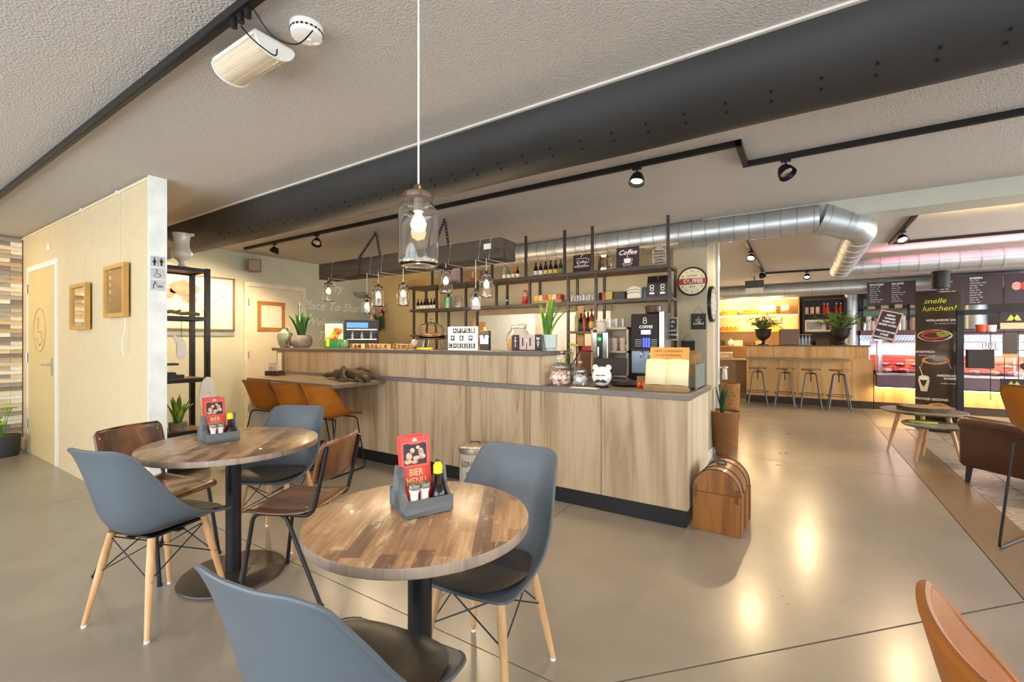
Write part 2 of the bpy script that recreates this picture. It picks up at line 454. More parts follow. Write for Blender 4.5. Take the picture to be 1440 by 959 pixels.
# patterned cement tiles, 30 cm, six prints
def tilemat(i, a, b_, c_):
    m, nt, b = base_mat('cement_tile_%d' % i)
    tc = nd(nt, 'ShaderNodeTexCoord')
    sep = nd(nt, 'ShaderNodeSeparateXYZ'); nt.links.new(tc.outputs['Object'], sep.inputs[0])
    def math_(op, x, y=None):
        n = nd(nt, 'ShaderNodeMath', operation=op)
        for k, q in enumerate((x, y)):
            if q is None: continue
            if isinstance(q, (int, float)): n.inputs[k].default_value = q
            else: nt.links.new(q, n.inputs[k])
        return n.outputs[0]
    X_, Y_ = sep.outputs[0], sep.outputs[1]
    if i % 3 == 0:   # rings
        d = math_('SQRT', math_('ADD', math_('MULTIPLY', X_, X_), math_('MULTIPLY', Y_, Y_)))
        f = math_('SINE', math_('MULTIPLY', d, 95.))
    elif i % 3 == 1:  # diamonds
        f = math_('SINE', math_('MULTIPLY', math_('ADD', math_('ABSOLUTE', X_), math_('ABSOLUTE', Y_)), 72.))
    else:            # checks
        f = math_('MULTIPLY', math_('SINE', math_('MULTIPLY', X_, 42.)), math_('SINE', math_('MULTIPLY', Y_, 42.)))
    r = nd(nt, 'ShaderNodeValToRGB'); e = r.color_ramp.elements; r.color_ramp.interpolation = 'EASE'
    e[0].position = .3; e[0].color = hexc(a)+(1,); e[1].position = .62; e[1].color = hexc(b_)+(1,)
    nt.links.new(math_('ADD', math_('MULTIPLY', f, .5), .5), r.inputs[0])
    n = nd(nt, 'ShaderNodeTexNoise'); n.inputs['Scale'].default_value = 9
    mx = nd(nt, 'ShaderNodeMix', data_type='RGBA'); mx.inputs[7].default_value = hexc(c_)+(1,)
    nt.links.new(tc.outputs['Object'], n.inputs['Vector']); nt.links.new(math_('MULTIPLY', n.outputs['Fac'], .7), mx.inputs[0])
    nt.links.new(r.outputs[0], mx.inputs[6]); nt.links.new(mx.outputs[2], b.inputs['Base Color'])
    b.inputs['Roughness'].default_value = .38
    return m
tcols = [('8c8378', 'b3a99b', 'a1968a'), ('756c64', 'a89c8e', '94897d'), ('a79c8e', '8a8078', 'a1978b'), ('6e6660', '8c8279', '827970'), ('b5aa9b', '958a7e', 'a89d90'), ('857c73', 'b5aa9a', '968c80')]
tsrc = []
for i in range(6):
    tsrc.append(B().box(-.147, .147, -.147, .147, -.012, .0005, .002).mesh('tile', tilemat(i, *tcols[i]), False))
for ix in range(11):
    for iy in range(18):
        o = bpy.data.objects.new('tile', tsrc[random.randrange(6)]); COL.objects.link(o); o.parent = fl
        o.location = (1.41+.3*ix, 3.44+.3*iy, 0); o.rotation_euler = (0, 0, PI/2*random.randrange(4))
# ---- ceiling: rough sprayed plaster
def plaster_ceiling():
    m, nt, b = base_mat('sprayed_plaster')
    tc = nd(nt, 'ShaderNodeTexCoord')
    n = nd(nt, 'ShaderNodeTexNoise'); n.inputs['Scale'].default_value = 105; n.inputs['Detail'].default_value = 3; n.inputs['Roughness'].default_value = .55
    nt.links.new(tc.outputs['Object'], n.inputs['Vector'])
    bp = nd(nt, 'ShaderNodeBump'); bp.inputs['Strength'].default_value = 1.; bp.inputs['Distance'].default_value = .013
    nt.links.new(n.outputs['Fac'], bp.inputs['Height']); nt.links.new(bp.outputs[0], b.inputs['Normal'])
    b.inputs['Base Color'].default_value = hexc('c6c0b9')+(1,); b.inputs['Roughness'].default_value = .9
    return m
ceilm = plaster_ceiling()
struct(B().box(-8.2, 4.9, -2.9, 12.7, H2, H2+.15).build('ceiling', ceilm, smooth=False))
struct(B().box(-.87, 4.6, 4.95, 5.28, 2.41, H2).build('trim_1', mat('beam_paint', 'b9b8ac', .8, var=.03), smooth=False))
# ---- outer walls
struct(B().box(-8.1, -7.92, -2.7, 1.40, 0, H2).build('wall_mosaic', mat('mosaic_backing', '8d7a64', .9), smooth=False))
struct(B().box(-6.83, -6.65, 1.478, 5.6, 0, H2).build('wall_left', sage, smooth=False))
back_bm = B().box(-6.83, -4.35, 5.6, 5.75, 0, H2).box(-2.10, -.87, 5.6, 5.75, 0, H2).box(-4.35, -2.10, 5.6, 5.75, 0, 1.0).box(-4.35, -2.10, 5.6, 5.75, 1.72, H2)
struct(back_bm.build('wall_back', olive, smooth=False))
ochre = mat('ochre_wall_paint', 'eed49a', .75, var=.05, scale=3)
struct(B().box(-6.649, -5.0, 5.57, 5.6, 0, H2).build('wall_ochre', ochre, smooth=False))
struct(B().box(-1.22, -.87, 5.2, 5.6, 0, H2).build('wall_pillar', mat('pillar_paint', 'b3a88e', .7, var=.04, scale=3), smooth=False))
struct(B().box(-.875, -.862, 5.2, 5.6, 0, .10).build('baseboard_pillar', white, smooth=False))
# narrow door post beyond the pillar, then the side wall of the far shop
struct(B().box(-1.95, -1.86, 5.75, 12.3, 0, H2).build('wall_far_left', mat('far_cream_wall', 'd9c7a4', .7), smooth=False))
struct(B().box(-.98, -.86, 5.9, 6.0, 0, H2).box(-1.9, -.98, 5.93, 5.99, 0, H2).build('wall_doorpost', white, smooth=False))
struct(B().box(-2.0, 4.9, 12.3, 12.45, 0, H2).build('wall_far', mat('far_back_wall', '5b5248', .8), smooth=False))
# little service room behind the serving hatch
hr = B().box(-5.5, -5.4, 5.75, 7.2, 0, H2).box(-2.0, -1.95, 5.75, 7.2, 0, H2).box(-5.5, -1.95, 7.2, 7.3, 0, H2)
struct(hr.build('wall_service', mat('service_wall', 'e6d6bb', .7), smooth=False))
struct(B().box(-4.38, -2.07, 5.555, 5.6, 1.69, 1.76).box(-4.38, -4.33, 5.555, 5.6, 1.0, 1.69).build('trim_2', mat('hatch_trim', 'c7ae88', .5), smooth=False))
area('service_room_fill', (-3.4, 6.3, 2.45), (0, 0, 0), 1.8, .8, 36, (1, .95, .86))  # added unseen lamp without fixture, brightens the room behind the hatch
# right wall and rear wall: shop windows (out of frame), piers, sill and lintel
rw = B()
rw.box(4.6, 4.75, -2.7, 12.3, 0, .35).box(4.6, 4.75, -2.7, 12.3, 2.35, H2)
for y in (-2.7, -1.35, 1.5, 4.4, 5.0, 7.8, 10.2, 12.1): rw.box(4.6, 4.75, y, y+.18, .35, 2.35)
struct(rw.build('wall_right', white, smooth=False))
rb = B()
rb.box(-8.1, 4.75, -2.85, -2.7, 0, .25).box(-8.1, 4.75, -2.85, -2.7, 2.4, H2)
for x in (-8.1, -6.2, -4.0, -1.6, .8, 3.0, 4.5): rb.box(x, x+.2, -2.85, -2.7, .25, 2.4)
struct(rb.build('wall_rear', white, smooth=False))
# ---- partition with a door, trims
struct(B().box(-7.92, -4.15, 1.38, 1.478, 0, H2).build('wall_partition', cream, smooth=False))
struct(B().box(-4.152, -4.139, 1.370, 1.488, 0, H2).build('trim_3', mat('white_end_cap', 'e9efee', .45), smooth=False))
struct(B().box(-7.92, -4.15, 1.372, 1.384, 0, .012).box(-6.40, -4.15, 1.368, 1.38, .0, .14).box(-7.92, -7.75, 1.368, 1.38, 0, .14).build('baseboard_partition', cream, smooth=False))
struct(B().box(-7.92, -4.15, 1.362, 1.382, 2.515, 2.53).build('trim_4', mat('picture_rail', 'efe4c8', .4), smooth=False))
# rail clips + thin wires are parts of the pictures
dr = thing('door_1', None, None, (-7.08, 1.38, 0)); struct(dr)
dm = mat('warm_cream_door', 'd9c48e', .45, var=.02)
B().box(-.53, .53, -.006, .0, 0, 2.10).box(-.60, -.53, -.014, 0, 0, 2.10).box(.53, .60, -.014, 0, 0, 2.10).box(-.60, .60, -.014, 0, 2.10, 2.16).build('door_frame', white, dr, smooth=False)
B().box(-.526, .526, -.012, -.006, .012, 2.096, .002).build('door_leaf', dm, dr, smooth=False)
B().box(.44, .47, -.022, -.012, .93, 1.12).tube([(.455, -.012, 1.05), (.455, -.07, 1.05), (.33, -.07, 1.05)], .009).build('door_handle', steel, dr)
for z in (.28, 1.05, 1.85): B().cyl((-.535, -.026, z), (-.535, -.026, z+.11), .010).build('hinge', steel, dr)
# faint round emblem with a wheelchair figure
B().tube([(-.05+.24*math.cos(t*PI/16), -.014, 1.42+.24*math.sin(t*PI/16)) for t in range(32)], .004, 4, closed=True).tube([(-.1, -.014, 1.56), (-.1, -.014, 1.4), (.03, -.014, 1.4), (.08, -.014, 1.28)], .008, 4).tube([(-.06+.09*math.cos(t*PI/8), -.014, 1.34+.09*math.sin(t*PI/8)) for t in range(8, 15)], .006, 4).build('wheelchair_emblem', mat('emblem_tan', 'c9a868', .6), dr)
# ---- left wall: service door, art, speaker
d2 = thing('door_2', None, None, (-6.65, 3.77, 0)); struct(d2)
B().box(0, .03, -.47, -.41, 0, 2.08).box(0, .03, .41, .47, 0, 2.08).box(0, .03, -.47, .47, 2.08, 2.14).build('door_frame', mat('door_frame_cream', 'efe6d2', .4), d2, smooth=False)
B().box(0, .018, -.408, .408, .01, 2.075).build('door_leaf', doorbeige, d2, smooth=False)
B().tube([(.06, .34, 1.25), (.06, .34, 1.90)], .012).box(.018, .06, .33, .35, 1.3, 1.33).box(.018, .06, .33, .35, 1.83, 1.86).build('door_handle', steel, d2)
wf = mat('door_window_oak', 'b27b3c', .45, var=.12)
B().box(.016, .032, -.285, .125, 1.445, 1.50).box(.016, .032, -.285, .125, 1.825, 1.88).box(.016, .032, -.285, -.235, 1.5, 1.825).box(.016, .032, .075, .125, 1.5, 1.825).build('window_frame', wf, d2, smooth=False)
B().box(.017, .022, -.235, .075, 1.5, 1.825).build('pane', mat('frosted_pane', 'f0e9da', .35, var=.04), d2, smooth=False)
for z in (.3, 1.05, 1.8): B().cyl((.03, -.412, z), (.03, -.412, z+.1), .010).build('hinge', steel, d2)
# ---- mosaic of wood offcuts on the far left wall
mos = thing('trim_5', None, None, (-7.92, 0, 0)); struct(mos)
mcols = ['e6dbc2', 'cdb890', 'f2ebdc', 'a39d95', '8c8074', 'd9c19a', 'b5a99a', 'eadfc4', 'c4ab84', '96918c', 'f0e8d8', 'ddcdaa']
msrc = [B().box(0, .010, 0, .19, 0, .0475, .001).mesh('wood_piece', mat('mosaic_wood_%d' % i, c, .6, var=.18, scale=22, bump=.3, stretch=(1, .3, 2)), False) for i, c in enumerate(mcols)]
for r in range(51):
    y = 1.37
    if r % 2:
        o = bpy.data.objects.new('wood_piece', random.choice(msrc)); COL.objects.link(o); o.parent = mos
        o.scale = (1.2, .5, 1); o.location = (0, y-.097, .02+.0492*r); y -= .097
    n = 0
    while y > .66:
        o = bpy.data.objects.new('wood_piece', random.choice(msrc)); COL.objects.link(o); o.parent = mos
        o.scale = (1+.6*random.random(), 1, 1); o.location = (0, y-.192, .02+.0492*r)
        y -= .192
# =================================================================== BAR
YF = 3.268
bar = thing('bar_counter', 'long oak-fronted bar counter with a black plinth', 'counter', (-.671, YF, 0))
# local x: 0 at right corner, negative to the left ; y: 0 at front
xs = [0]
pw = .63
n = 8
src = None
for i in range(n):
    w = pw if i < n-1 else .58
    x1 = -pw*i-.002; x0 = x1-w+.004
    if src is None or i == n-1:
        o = B().box(-w+.004, 0, 0, .018, .125, .888, .0012).build('front_panel', oak, bar, smooth=False)
        o.location = (x1, 0, 0)
        if src is None: src = o
    else: inst(src, bar, (x1, 0, 0))
B().box(-5.0, -.012, .02, .04, 0, .125).box(-.03, -.012, .04, .80, 0, .125).build('plinth', black, bar, smooth=False)
B().box(-.020, 0, .019, .80, .125, .888, .0012).build('end_panel', oakend, bar, smooth=False)
B().box(-5.0, -.022, .05, .07, .12, .885).box(-5.0, -4.98, .02, .80, 0, .885).box(-5.0, -.022, .76, .80, .02, .885).build('carcass', mat('carcass_grey', '4b4743', .6), bar, smooth=False)
tag(B().box(-5.02, .018, -.022, .84, 0, .040, .003).build('bar_worktop', greytop, loc=(-.671, YF, .889)), 'long grey stone-look worktop lying on the bar counter', 'worktop')
# raised back part of the bar
rz0 = .930
rbx0, rbx1 = -5.76, -1.83
rb_ = thing('raised_bar', 'raised oak upstand on the left part of the bar', 'counter', (rbx1, YF+.004, rz0))
Lr = rbx1-rbx0
k = 6
src = None
for i in range(k):
    w = Lr/k
    if src is None: src = B().box(-w+.002, -.001, 0, .018, 0, .243, .0012).build('front_panel', oak, rb_, smooth=False)
    else: inst(src, rb_, (-w*i, 0, 0))
B().box(-.018, .0, .019, .295, 0, .243).build('end_panel', oakend, rb_, smooth=False)
B().box(-Lr, -.02, .277, .295, 0, .243).box(-Lr, -Lr+.018, .02, .277, 0, .243).build('back_panel', oak, rb_, smooth=False)
tag(B().box(-Lr-.06, .02, -.025, .33, 0, .038, .003).build('raised_worktop', mat('brown_grey_worktop', '6d6155', .45, var=.12, scale=40), loc=(rbx1, YF, rz0+.245)), 'long thin brown-grey top lying on the raised oak upstand', 'worktop')
# leaf for sitting at, on the customer side
lf = thing('bar_leaf', 'brown-grey eating ledge reaching out from the bar over the tan stools', 'ledge', (-5.25, 2.64, .852))
B().box(0, 1.57, 0, .602, 0, .038, .003).build('ledge_top', mat('ledge_wood', '6f5f4d', .4, var=.2, scale=20, stretch=(.1, 1, 1)), lf)
B().box(0, 1.57, .58, .605, .038, .075).build('ledge_rim', greytop, lf, smooth=False)
for x in (.05, 1.1): B().box(x, x+.04, .12, .60, -.03, 0).build('bracket', black, lf, smooth=False)
# low leg panel that carries the outer end
B().box(0, .03, .03, .60, -.852, 0).build('side_panel', oakend, lf, smooth=False)

# =================================================================== BACK SHELVES
sh = thing('back_bar_shelf', 'long black steel shelving with dark oak shelves behind the bar', 'shelf', (-1.13, 4.67, 0))
def SX(u, y=4.67): return onY(u, 400, y).x+1.13
lowp = [(582, 1.30), (614, .93), (655, 1.30), (698, 1.76), (745, 1.76), (799, .93), (838, .93), (941.5, .93)]
for u, z0 in lowp:
    x = SX(u)
    if z0 > 1.7: B().box(x-.014, x+.014, -.014, .014, 1.745, 2.035).build('post', rawsteel, sh, smooth=False)
    else:
        B().box(x-.014, x+.014, -.014, .014, .93, 2.035).build('post', rawsteel, sh, smooth=False)
    xb = x
    B().box(xb-.014, xb+.014, .236, .264, .93 if z0 < 1.7 else 1.745, 2.035).build('post', rawsteel, sh, smooth=False)
for u in (608, 649, 692, 739.5, 794, 833, 939.5):
    x = onY(u, 400, 4.61).x+1.13
    B().box(x-.013, x+.013, -.073, -.047, 2.062, 2.549).build('post', rawsteel, sh, smooth=False)
x0 = SX(577); x1 = SX(943)
B().box(x0, x1+.01, -.078, .27, 2.035, 2.062, .002).build('shelf_board', shelfwood, sh, smooth=False)
B().box(x0, x1+.01, -.082, -.078, 2.03, 2.064).build('edge_strip', rawsteel, sh, smooth=False)
B().box(x0, x1+.01, -.016, .27, 1.718, 1.745, .002).build('shelf_board', shelfwood, sh, smooth=False)
B().box(x0, x1+.01, -.02, -.016, 1.712, 1.747).build('edge_strip', rawsteel, sh, smooth=False)
B().box(SX(799), SX(841), -.016, .27, 1.385, 1.41, .002).build('shelf_board', shelfwood, sh, smooth=False)
B().box(SX(577), SX(616), -.016, .27, 1.36, 1.385, .002).build('shelf_board', shelfwood, sh, smooth=False)
B().box(x0+.02, x1-.02, .225, .235, 2.064, 2.074).build('light_strip', emit('shelf_fill_glow', 'ffcf90', 16), sh, smooth=False)  # added glowing strip, hidden behind the top-shelf items, warms the ceiling above
B().box(SX(799)+.018, SX(799)+.10, .20, .235, .93, 1.71).build('upright_board', lightwood, sh, smooth=False)
# back counter
bc = thing('back_counter', 'low brown back counter under the black steel shelves', 'counter', (-5.0, 4.30, 0))
B().box(0, 3.75, .03, .85, 0, .88).build('cabinet_body', mat('back_cabinet', '6a5646', .5), bc, smooth=False)
B().box(-.02, 3.77, 0, .86, .88, .92, .003).build('worktop', greytop, bc, smooth=False)
for i in range(5): B().box(.02+.75*i, .75+.75*i, .012, .03, .06, .86).build('door', mat('back_cabinet_door', '7d6b59', .45), bc, smooth=False)

# =================================================================== CEILING THINGS
# half round black fabric duct along the ceiling
dk = thing('fabric_duct', 'long half-round black fabric air duct running across the ceiling', 'duct', (-6.64, 2.326, H2))
r = .246
LEN = 11.2
def ductf(u, v):
    t = PI*u
    w = .004*math.sin(v*57.)*math.sin(t*3)+.006*math.exp(-((v*LEN-7.0)/.07)**2)*math.sin(t*5)-.01*math.exp(-((v*LEN-8.35)/.05)**2)+.012*math.exp(-((v*LEN-4.35)/.05)**2)*math.sin(t*2)
    rr = r+w
    return (v*LEN, -rr*math.cos(t), -rr*math.sin(t)*1.0)
B().grid(ductf, 18, 160).prism([(-r*math.cos(PI*i/18), -r*math.sin(PI*i/18)) for i in range(19)], 0, .004, 'x').build('duct_skin', ductblack, dk)
B().box(0, LEN, -.262, -.243, -.012, -.001).box(0, LEN, .243, .262, -.012, -.001).build('mounting_rail', mat('rail_white', 'd8d2c8', .5), dk, smooth=False)
hb = B()
for i in range(62):
    for a in (.36, .46):
        x = .4+.175*i
        t = a*PI*.62+.25
        c = Vector((x, -(r+.003)*math.cos(t), -(r+.003)*math.sin(t)))
        nrm = Vector((0, -math.cos(t), -math.sin(t)))
        hb.cyl(c-nrm*.004, c+nrm*.003, .006, n=6)
hb.build('air_hole', mat('hole_black', '060606', .9), dk, kind='stuff')
# ceiling track builder
def track(name, label, pts, warm=False):
    t = thing(name, label, 'track light', (pts[0][0], pts[0][1], H2))
    o0 = Vector(pts[0]+(0,))
    for a, b in zip(pts[:-1], pts[1:]):
        A = Vector(a+(0,))-o0; Bv = Vector(b+(0,))-o0
        L = (Bv-A).length; an = math.atan2((Bv-A).y, (Bv-A).x)
        B().at(A.x, A.y, 0, rz=an).box(-.017, L+.017, -.017, .017, -.034, -.001).box(0, L, -.004, .004, -.036, -.033).build('track_bar', black, t, smooth=False)
    return t
track('ceiling_track', 'long black ceiling track running past the smoke detector', [(-7.9, .86), (1.2, .86)])
track('ceiling_track', 'black ceiling track with a jog above the bar', [(-6.25, 3.13), (-.34, 3.13), (-.34, 3.53), (4.4, 3.53)])
track('ceiling_track', 'short black ceiling track left of the round duct in the far shop', [(-.6, 5.75), (-.6, 9.4), (.62, 9.5)])
track('ceiling_track', 'black ceiling track with a corner in front of the pink ceiling', [(.92, 5.85), (.92, 7.38), (4.4, 7.38)])
def spotlamp(loc, target, label, lit=30, color=(1, .72, .40), size=80):
    t = thing('track_spot', label, 'spotlight', loc, 0, 'track spotlights')
    d = (Vector(target)-Vector(loc)); d.normalize()
    B().cyl((0, 0, -.001), (0, 0, -.05), .006, n=8).box(-.03, .03, -.014, .014, -.018, .0).build('mount', black, t)
    hc = Vector((0, 0, -.085))
    q = d.to_track_quat('Z', 'Y').to_matrix().to_4x4()
    b = B(); b.M = Matrix.Translation(hc) @ q
    b.lathe([(.012, -.045), (.034, -.040), (.050, -.005), (.056, .030), (.052, .030), (.040, -.004), (.02, -.02)], 18, cap=False).build('lamp_head', blackm, t)
    b = B(); b.M = Matrix.Translation(hc) @ q
    b.lathe([(0, .004), (.037, .004), (.037, .010), (0, .012)], 16).build('bulb', emit('spot_lit', 'ffe2b0', 14) if lit else chrome, t)
    if lit:
        p = Vector(loc)+hc+d*.05
        spot(None, p, p+d, lit, color, size)
spotlamp((-5.55, 3.13, 2.516), (-5.9, 2.75, 1.3), 'yellow-lit spot at the left end of the bar track', 130, size=150)
spotlamp((-6.0, 1.75, 2.549), (-6.5, 3.3, 1.1), 'added unseen ceiling spot behind the partition brightening the poppy painting', 38, size=120)  # extra spot hidden behind the partition to brighten the left wall
spotlamp((-4.68, 3.13, 2.516), (-3.6, 2.0, .5), 'dark spot turned to the room next to the lit yellow one', 0)
spotlamp((-.98, 3.13, 2.516), (-1.0, 2.55, .6), 'lit spot close to the jog in the bar track', 70, size=100)
spotlamp((-.10, 3.53, 2.516), (.9, 2.6, .6), 'bare chrome spot on the right arm of the bar track', 0)
spotlamp((-.6, 6.9, 2.516), (-.75, 6.1, 1.5), 'lit spot on the left track of the far shop', 90, size=100)
spotlamp((-.6, 8.9, 2.516), (.4, 8.2, 0), 'unlit spot at the corner of the left track in the far shop', 0)
spotlamp((.05, 9.45, 2.516), (.0, 8.8, 1.3), 'small lit spot above the four iron stools', 120, size=110)
spotlamp((.92, 6.55, 2.516), (1.1, 5.8, 1.4), 'lit spot on the track beside the beam', 90, size=100)
spotlamp((-.30, .86, 2.516), (-2.3, 1.2, 0), 'added out-of-frame spot on the near ceiling track above the foreground chair', 30, size=95)  # extra spot out of frame, warm fill for the floor at left
# smoke detector, emergency light
t = thing('smoke_detector', 'round white smoke detector next to the long ceiling track', 'smoke detector', (-1.66, 1.065, H2))
B().lathe([(.062, 0), (.062, -.016), (.060, -.020), (.060, -.030), (.056, -.042), (.040, -.048), (0, -.049)], 36).build('housing', skincol, t)
for i in range(22):
    a = i*2*PI/22
    B().at(.0605*math.cos(a), .0605*math.sin(a), -.025, rz=a).box(-.0015, .0015, -.0055, .0055, -.0035, .0035).build('slot', text_k, t, smooth=False)
B().lathe([(0, -.054), (.007, -.053), (.008, -.048)], 14, c=(.005, .01, 0)).build('button', white, t)
t = thing('emergency_light', 'white curved emergency light with a ribbed lens under the ceiling track', 'emergency light', (-1.98, 1.02, H2))
prof = [(.078*math.cos(PI+PI*i/12), -.036-.062*math.sin(PI*i/12)) for i in range(13)]
B().prism(prof[::-1], -.17, .17, 'x').build('lens', mat('ribbed_lens', 'dccbb0', .22, var=.28, scale=4, stretch=(.2, 40, 1), bump=.5, bscale=30, coat=.5), t)
B().box(-.175, .175, -.082, .082, -.038, -.022, .004).prism([(y*1.05, z*1.04) for y, z in prof[::-1]], .171, .181, 'x').prism([(y*1.05, z*1.04) for y, z in prof[::-1]], -.181, -.171, 'x').build('housing', white, t)
B().cyl((.1, 0, -.02), (.1, 0, 0), .02).cyl((-.1, 0, -.02), (-.1, 0, 0), .02).build('mount', black, t)
B().tube(smooth_path([(.15, -.12, -.03), (.2, -.10, -.09), (.22, -.03, -.12), (.19, 0, -.07)], 6), .003, 6).tube(smooth_path([(.28, -.14, -.03), (.3, -.08, -.1), (.36, -.02, -.12), (.40, .02, -.06)], 6), .003, 6).build('cable', black, t)
for x in (.17, .22, .27): B().cyl((x, -.155, -.036), (x, -.155, -.065), .012, n=10).build('adapter', black, t)
# spiral ducts in galvanised steel
def spiral(name, label, path, rad, loc=(0, 0, 0), seam=.13, n=28):
    t = thing(name, label, 'duct', loc)
    P = [Vector(p) for p in path]
    B().tube(P, rad, n).build('duct_pipe', galv, t, ang=50)
    for a, b in zip(P[:-1], P[1:]):
        L = (b-a).length
        if L < seam*2: continue
        d = (b-a).normalized(); s_ = seam
        sb = B()
        while s_ < L-.02:
            c = a+d*s_
            sb.tube([c-d*.005, c+d*.005], rad+.004, n)
            s_ += seam
        sb.build('seam', mat('duct_seam', 'a3a8aa', .45, .7), t, kind='stuff')
    return t, P
dz = 2.418
R_ = .125
t, P = spiral('spiral_duct', 'galvanised spiral duct above the shelves turning into the far shop', [(-4.6, 4.98, dz), (.12, 4.98, dz)], R_)
e = [(.12, 4.98, dz), (.20, 5.0, dz-.02), (.36, 5.10, dz-.07), (.44, 5.26, dz-.125)]
B().tube([(.12, 4.98, dz), (.36, 5.06, dz-.08)], R_+.006, 28).build('elbow', galv, t, ang=50)
B().tube([(.30, 5.04, dz-.06), (.38, 5.08, dz-.08), (.43, 5.18, dz-.095), (.44, 5.30, dz-.10)], R_+.003, 28).build('elbow', galv, t, ang=60)
B().tube([(.44, 5.28, dz-.10), (.44, 8.0, dz-.10)], R_, 28).build('duct_pipe', galv, t, ang=50)
for y in [5.36+.34*i for i in range(8)]: B().tube([(.44, y, dz-.10), (.44, y+.010, dz-.10)], R_+.004, 28).build('seam', galv, t)
for x in (.12, .17, .31): B().tube([(x, 4.98+(x-.12)*.33, dz-(x-.12)*.33), (x+.012, 4.984+(x-.12)*.33, dz-.004-(x-.12)*.33)], R_+.012, 28).build('seam', galv, t)
spiral('spiral_duct', 'spiral duct crossing above the menu boards', [(.5, 8.15, 2.36), (4.5, 8.15, 2.36)], .12, seam=.20)
spiral('spiral_duct', 'wide dull steel duct over the bread shelves', [(-1.85, 11.55, 2.40), (4.5, 11.55, 2.40)], .145, seam=.5)
t, P = spiral('spiral_duct', 'upright steel extractor pipe beside the microwave', [(.855, 12.12, 1.0), (.855, 12.12, 2.42)], .13, seam=.6)
t, P = spiral('spiral_duct', 'upright steel extractor pipe seen through the black rack', [(2.74, 12.0, 1.53), (2.74, 12.0, 2.42)], .17, seam=.6)

# =================================================================== HANGING BEAM AND JAR LAMPS
bm_ = thing('hanging_beam', 'reclaimed timber beam hung on chains over the bar', 'beam', (-3.63, 3.35, 2.05))
B().box(-1.34, 1.34, 0, .26, 0, .185, .004).build('timber', beamwood, bm_, smooth=False)
B().box(1.16, 1.24, -.004, 0, .09, .14).build('paper_tag', paper, bm_, smooth=False)
def chain(parent, p0, p1, m):
    a = Vector(p0); b = Vector(p1); L = (b-a).length; n = max(3, int(L/.031)); d = (b-a).normalized()
    side = d.cross(Vector((0, 1, 0))).normalized(); oth = d.cross(side).normalized()
    cb = B()
    for i in range(n):
        c = a+d*(L*(i+.5)/n); w = side if i % 2 else oth
        cb.tube([tuple(c+d*(.021*math.cos(q*PI/4))+w*(.013*math.sin(q*PI/4))) for q in range(8)], .0050, 5, closed=True)
    cb.build('chain', m, parent)
for cx in (-.18-.3, .93-.3+.02):
    pass
for top, l, r2 in ((onY(523, 314, 3.42), 506, 535), (onY(620, 293, 3.42), 611, 631)):
    tx = top.x+3.63
    lx = onY(l, 350, 3.35).x+3.63; rx = onY(r2, 350, 3.48).x+3.63
    chain(bm_, (tx, .13, .485), (lx, -.01, .185), black)
    chain(bm_, (tx, .13, .485), (rx, .13, .185), black)
    B().tube(bend([(tx, .13, .499), (tx, .13, .48), (tx+.015, .13, .465), (tx, .13, .455)], .01), .004, 6).build('hook', steel, bm_)
    B().tube([(lx-.004, -.006, -.006), (lx, -.006, .19), (lx, .265, .19), (lx-.004, .265, -.006)], .009, 5, closed=True).build('chain_loop', rawsteel, bm_)

def jar_lamp(loc, top_z, label, group, power=4., body_h=.205, cordtop=None, rad=.064, strong=40, wrap=None):
    """loc = base centre of jar; cord up to top_z"""
    t = thing('jar_lamp', label, 'pendant lamp', loc, 0, group)
    h = body_h; R = rad
    prof_o = [(0, .004), (R*.80, 0), (R*.97, .006), (R, .02), (R, h*.72), (R*.93, h*.82), (R*.72, h*.90), (R*.72, h)]
    po = [cr([(p[0], p[1]) for p in prof_o], i/28) for i in range(29)]
    pi_ = [(max(0, p[0]-.0026), p[1] if p[1] > .004 else p[1]+.004) for p in po]
    pi_ = [(max(0., a-.0026), max(b_, .0075)) for a, b_ in po]
    gb = B().lathe(po+pi_[::-1], 32, cap=False)
    gb.build('glass_jar', realglass, t, ang=60)
    B().lathe([(R*.74, h-.004), (R*.76, h), (R*.76, h+.010), (R*.70, h+.013), (0, h+.014)], 28).lathe([(.018, h+.012), (.014, h+.035), (.004, h+.042)], 14).build('lid', mat('jar_lid', '5a4a3c', .35, .6), t)
    B().cyl((0, 0, h), (0, 0, h-.045), .016, n=14).build('lamp_holder', black if rad < .062 else mat('holder_grey', '8a847b', .4), t)
    B().lathe([(.008, h-.045), (.010, h-.055), (.021, h-.074), (.024, h-.086), (.019, h-.102), (0, h-.109)], 18).build('bulb', emit('bulb_lit', 'ffd9a0', strong), t)
    B().cyl((0, 0, h+.04), (0, 0, top_z-loc[2]), .0028, n=6).build('cord', mat('white_cord', 'e9e4da', .6), t)
    point((loc[0], loc[1], loc[2]-.03), power*3.4, (1, .76, .47), .004)
    return t
jl = [(462, 424, 'leftmost small jar lamp, hanging from the left beam end', 0), (516, 441, 'lowest of the jar lamps hanging left of the big chain', 0),
      (532, 431, 'jar lamp hanging in front of the flower garland', 0), (567, 430, 'jar lamp hanging alone before the ochre wall', 0),
      (627, 413, 'jar lamp hanging in front of the green bucket', 0), (669, 437, 'low jar lamp left of the widest one near the right beam end', 0),
      (684, 419, 'wide jar lamp hanging highest near the right beam end', 0)]
for i, (u, v, lab, _) in enumerate(jl):
    p = onY(u, v, 3.31)
    jar_lamp((p.x, 3.31, p.z), 2.05 if True else 0, lab, 'jar lamps over the bar', 3.0, .205 if i not in (1, 5) else .165, rad=.064 if i not in (1, 5) else .056, strong=30)
    # cord wrapped round the beam: part of the beam
    x = p.x+3.63
    for q in (.0,):
        B().tube([(x+q, -.006, -.006), (x+q+.03, -.006, .19), (x+q+.05, .266, .19), (x+q+.02, .266, -.006)], .0028, 5, closed=True).build('wrapped_cord', mat('white_cord', 'e9e4da', .6), bm_)
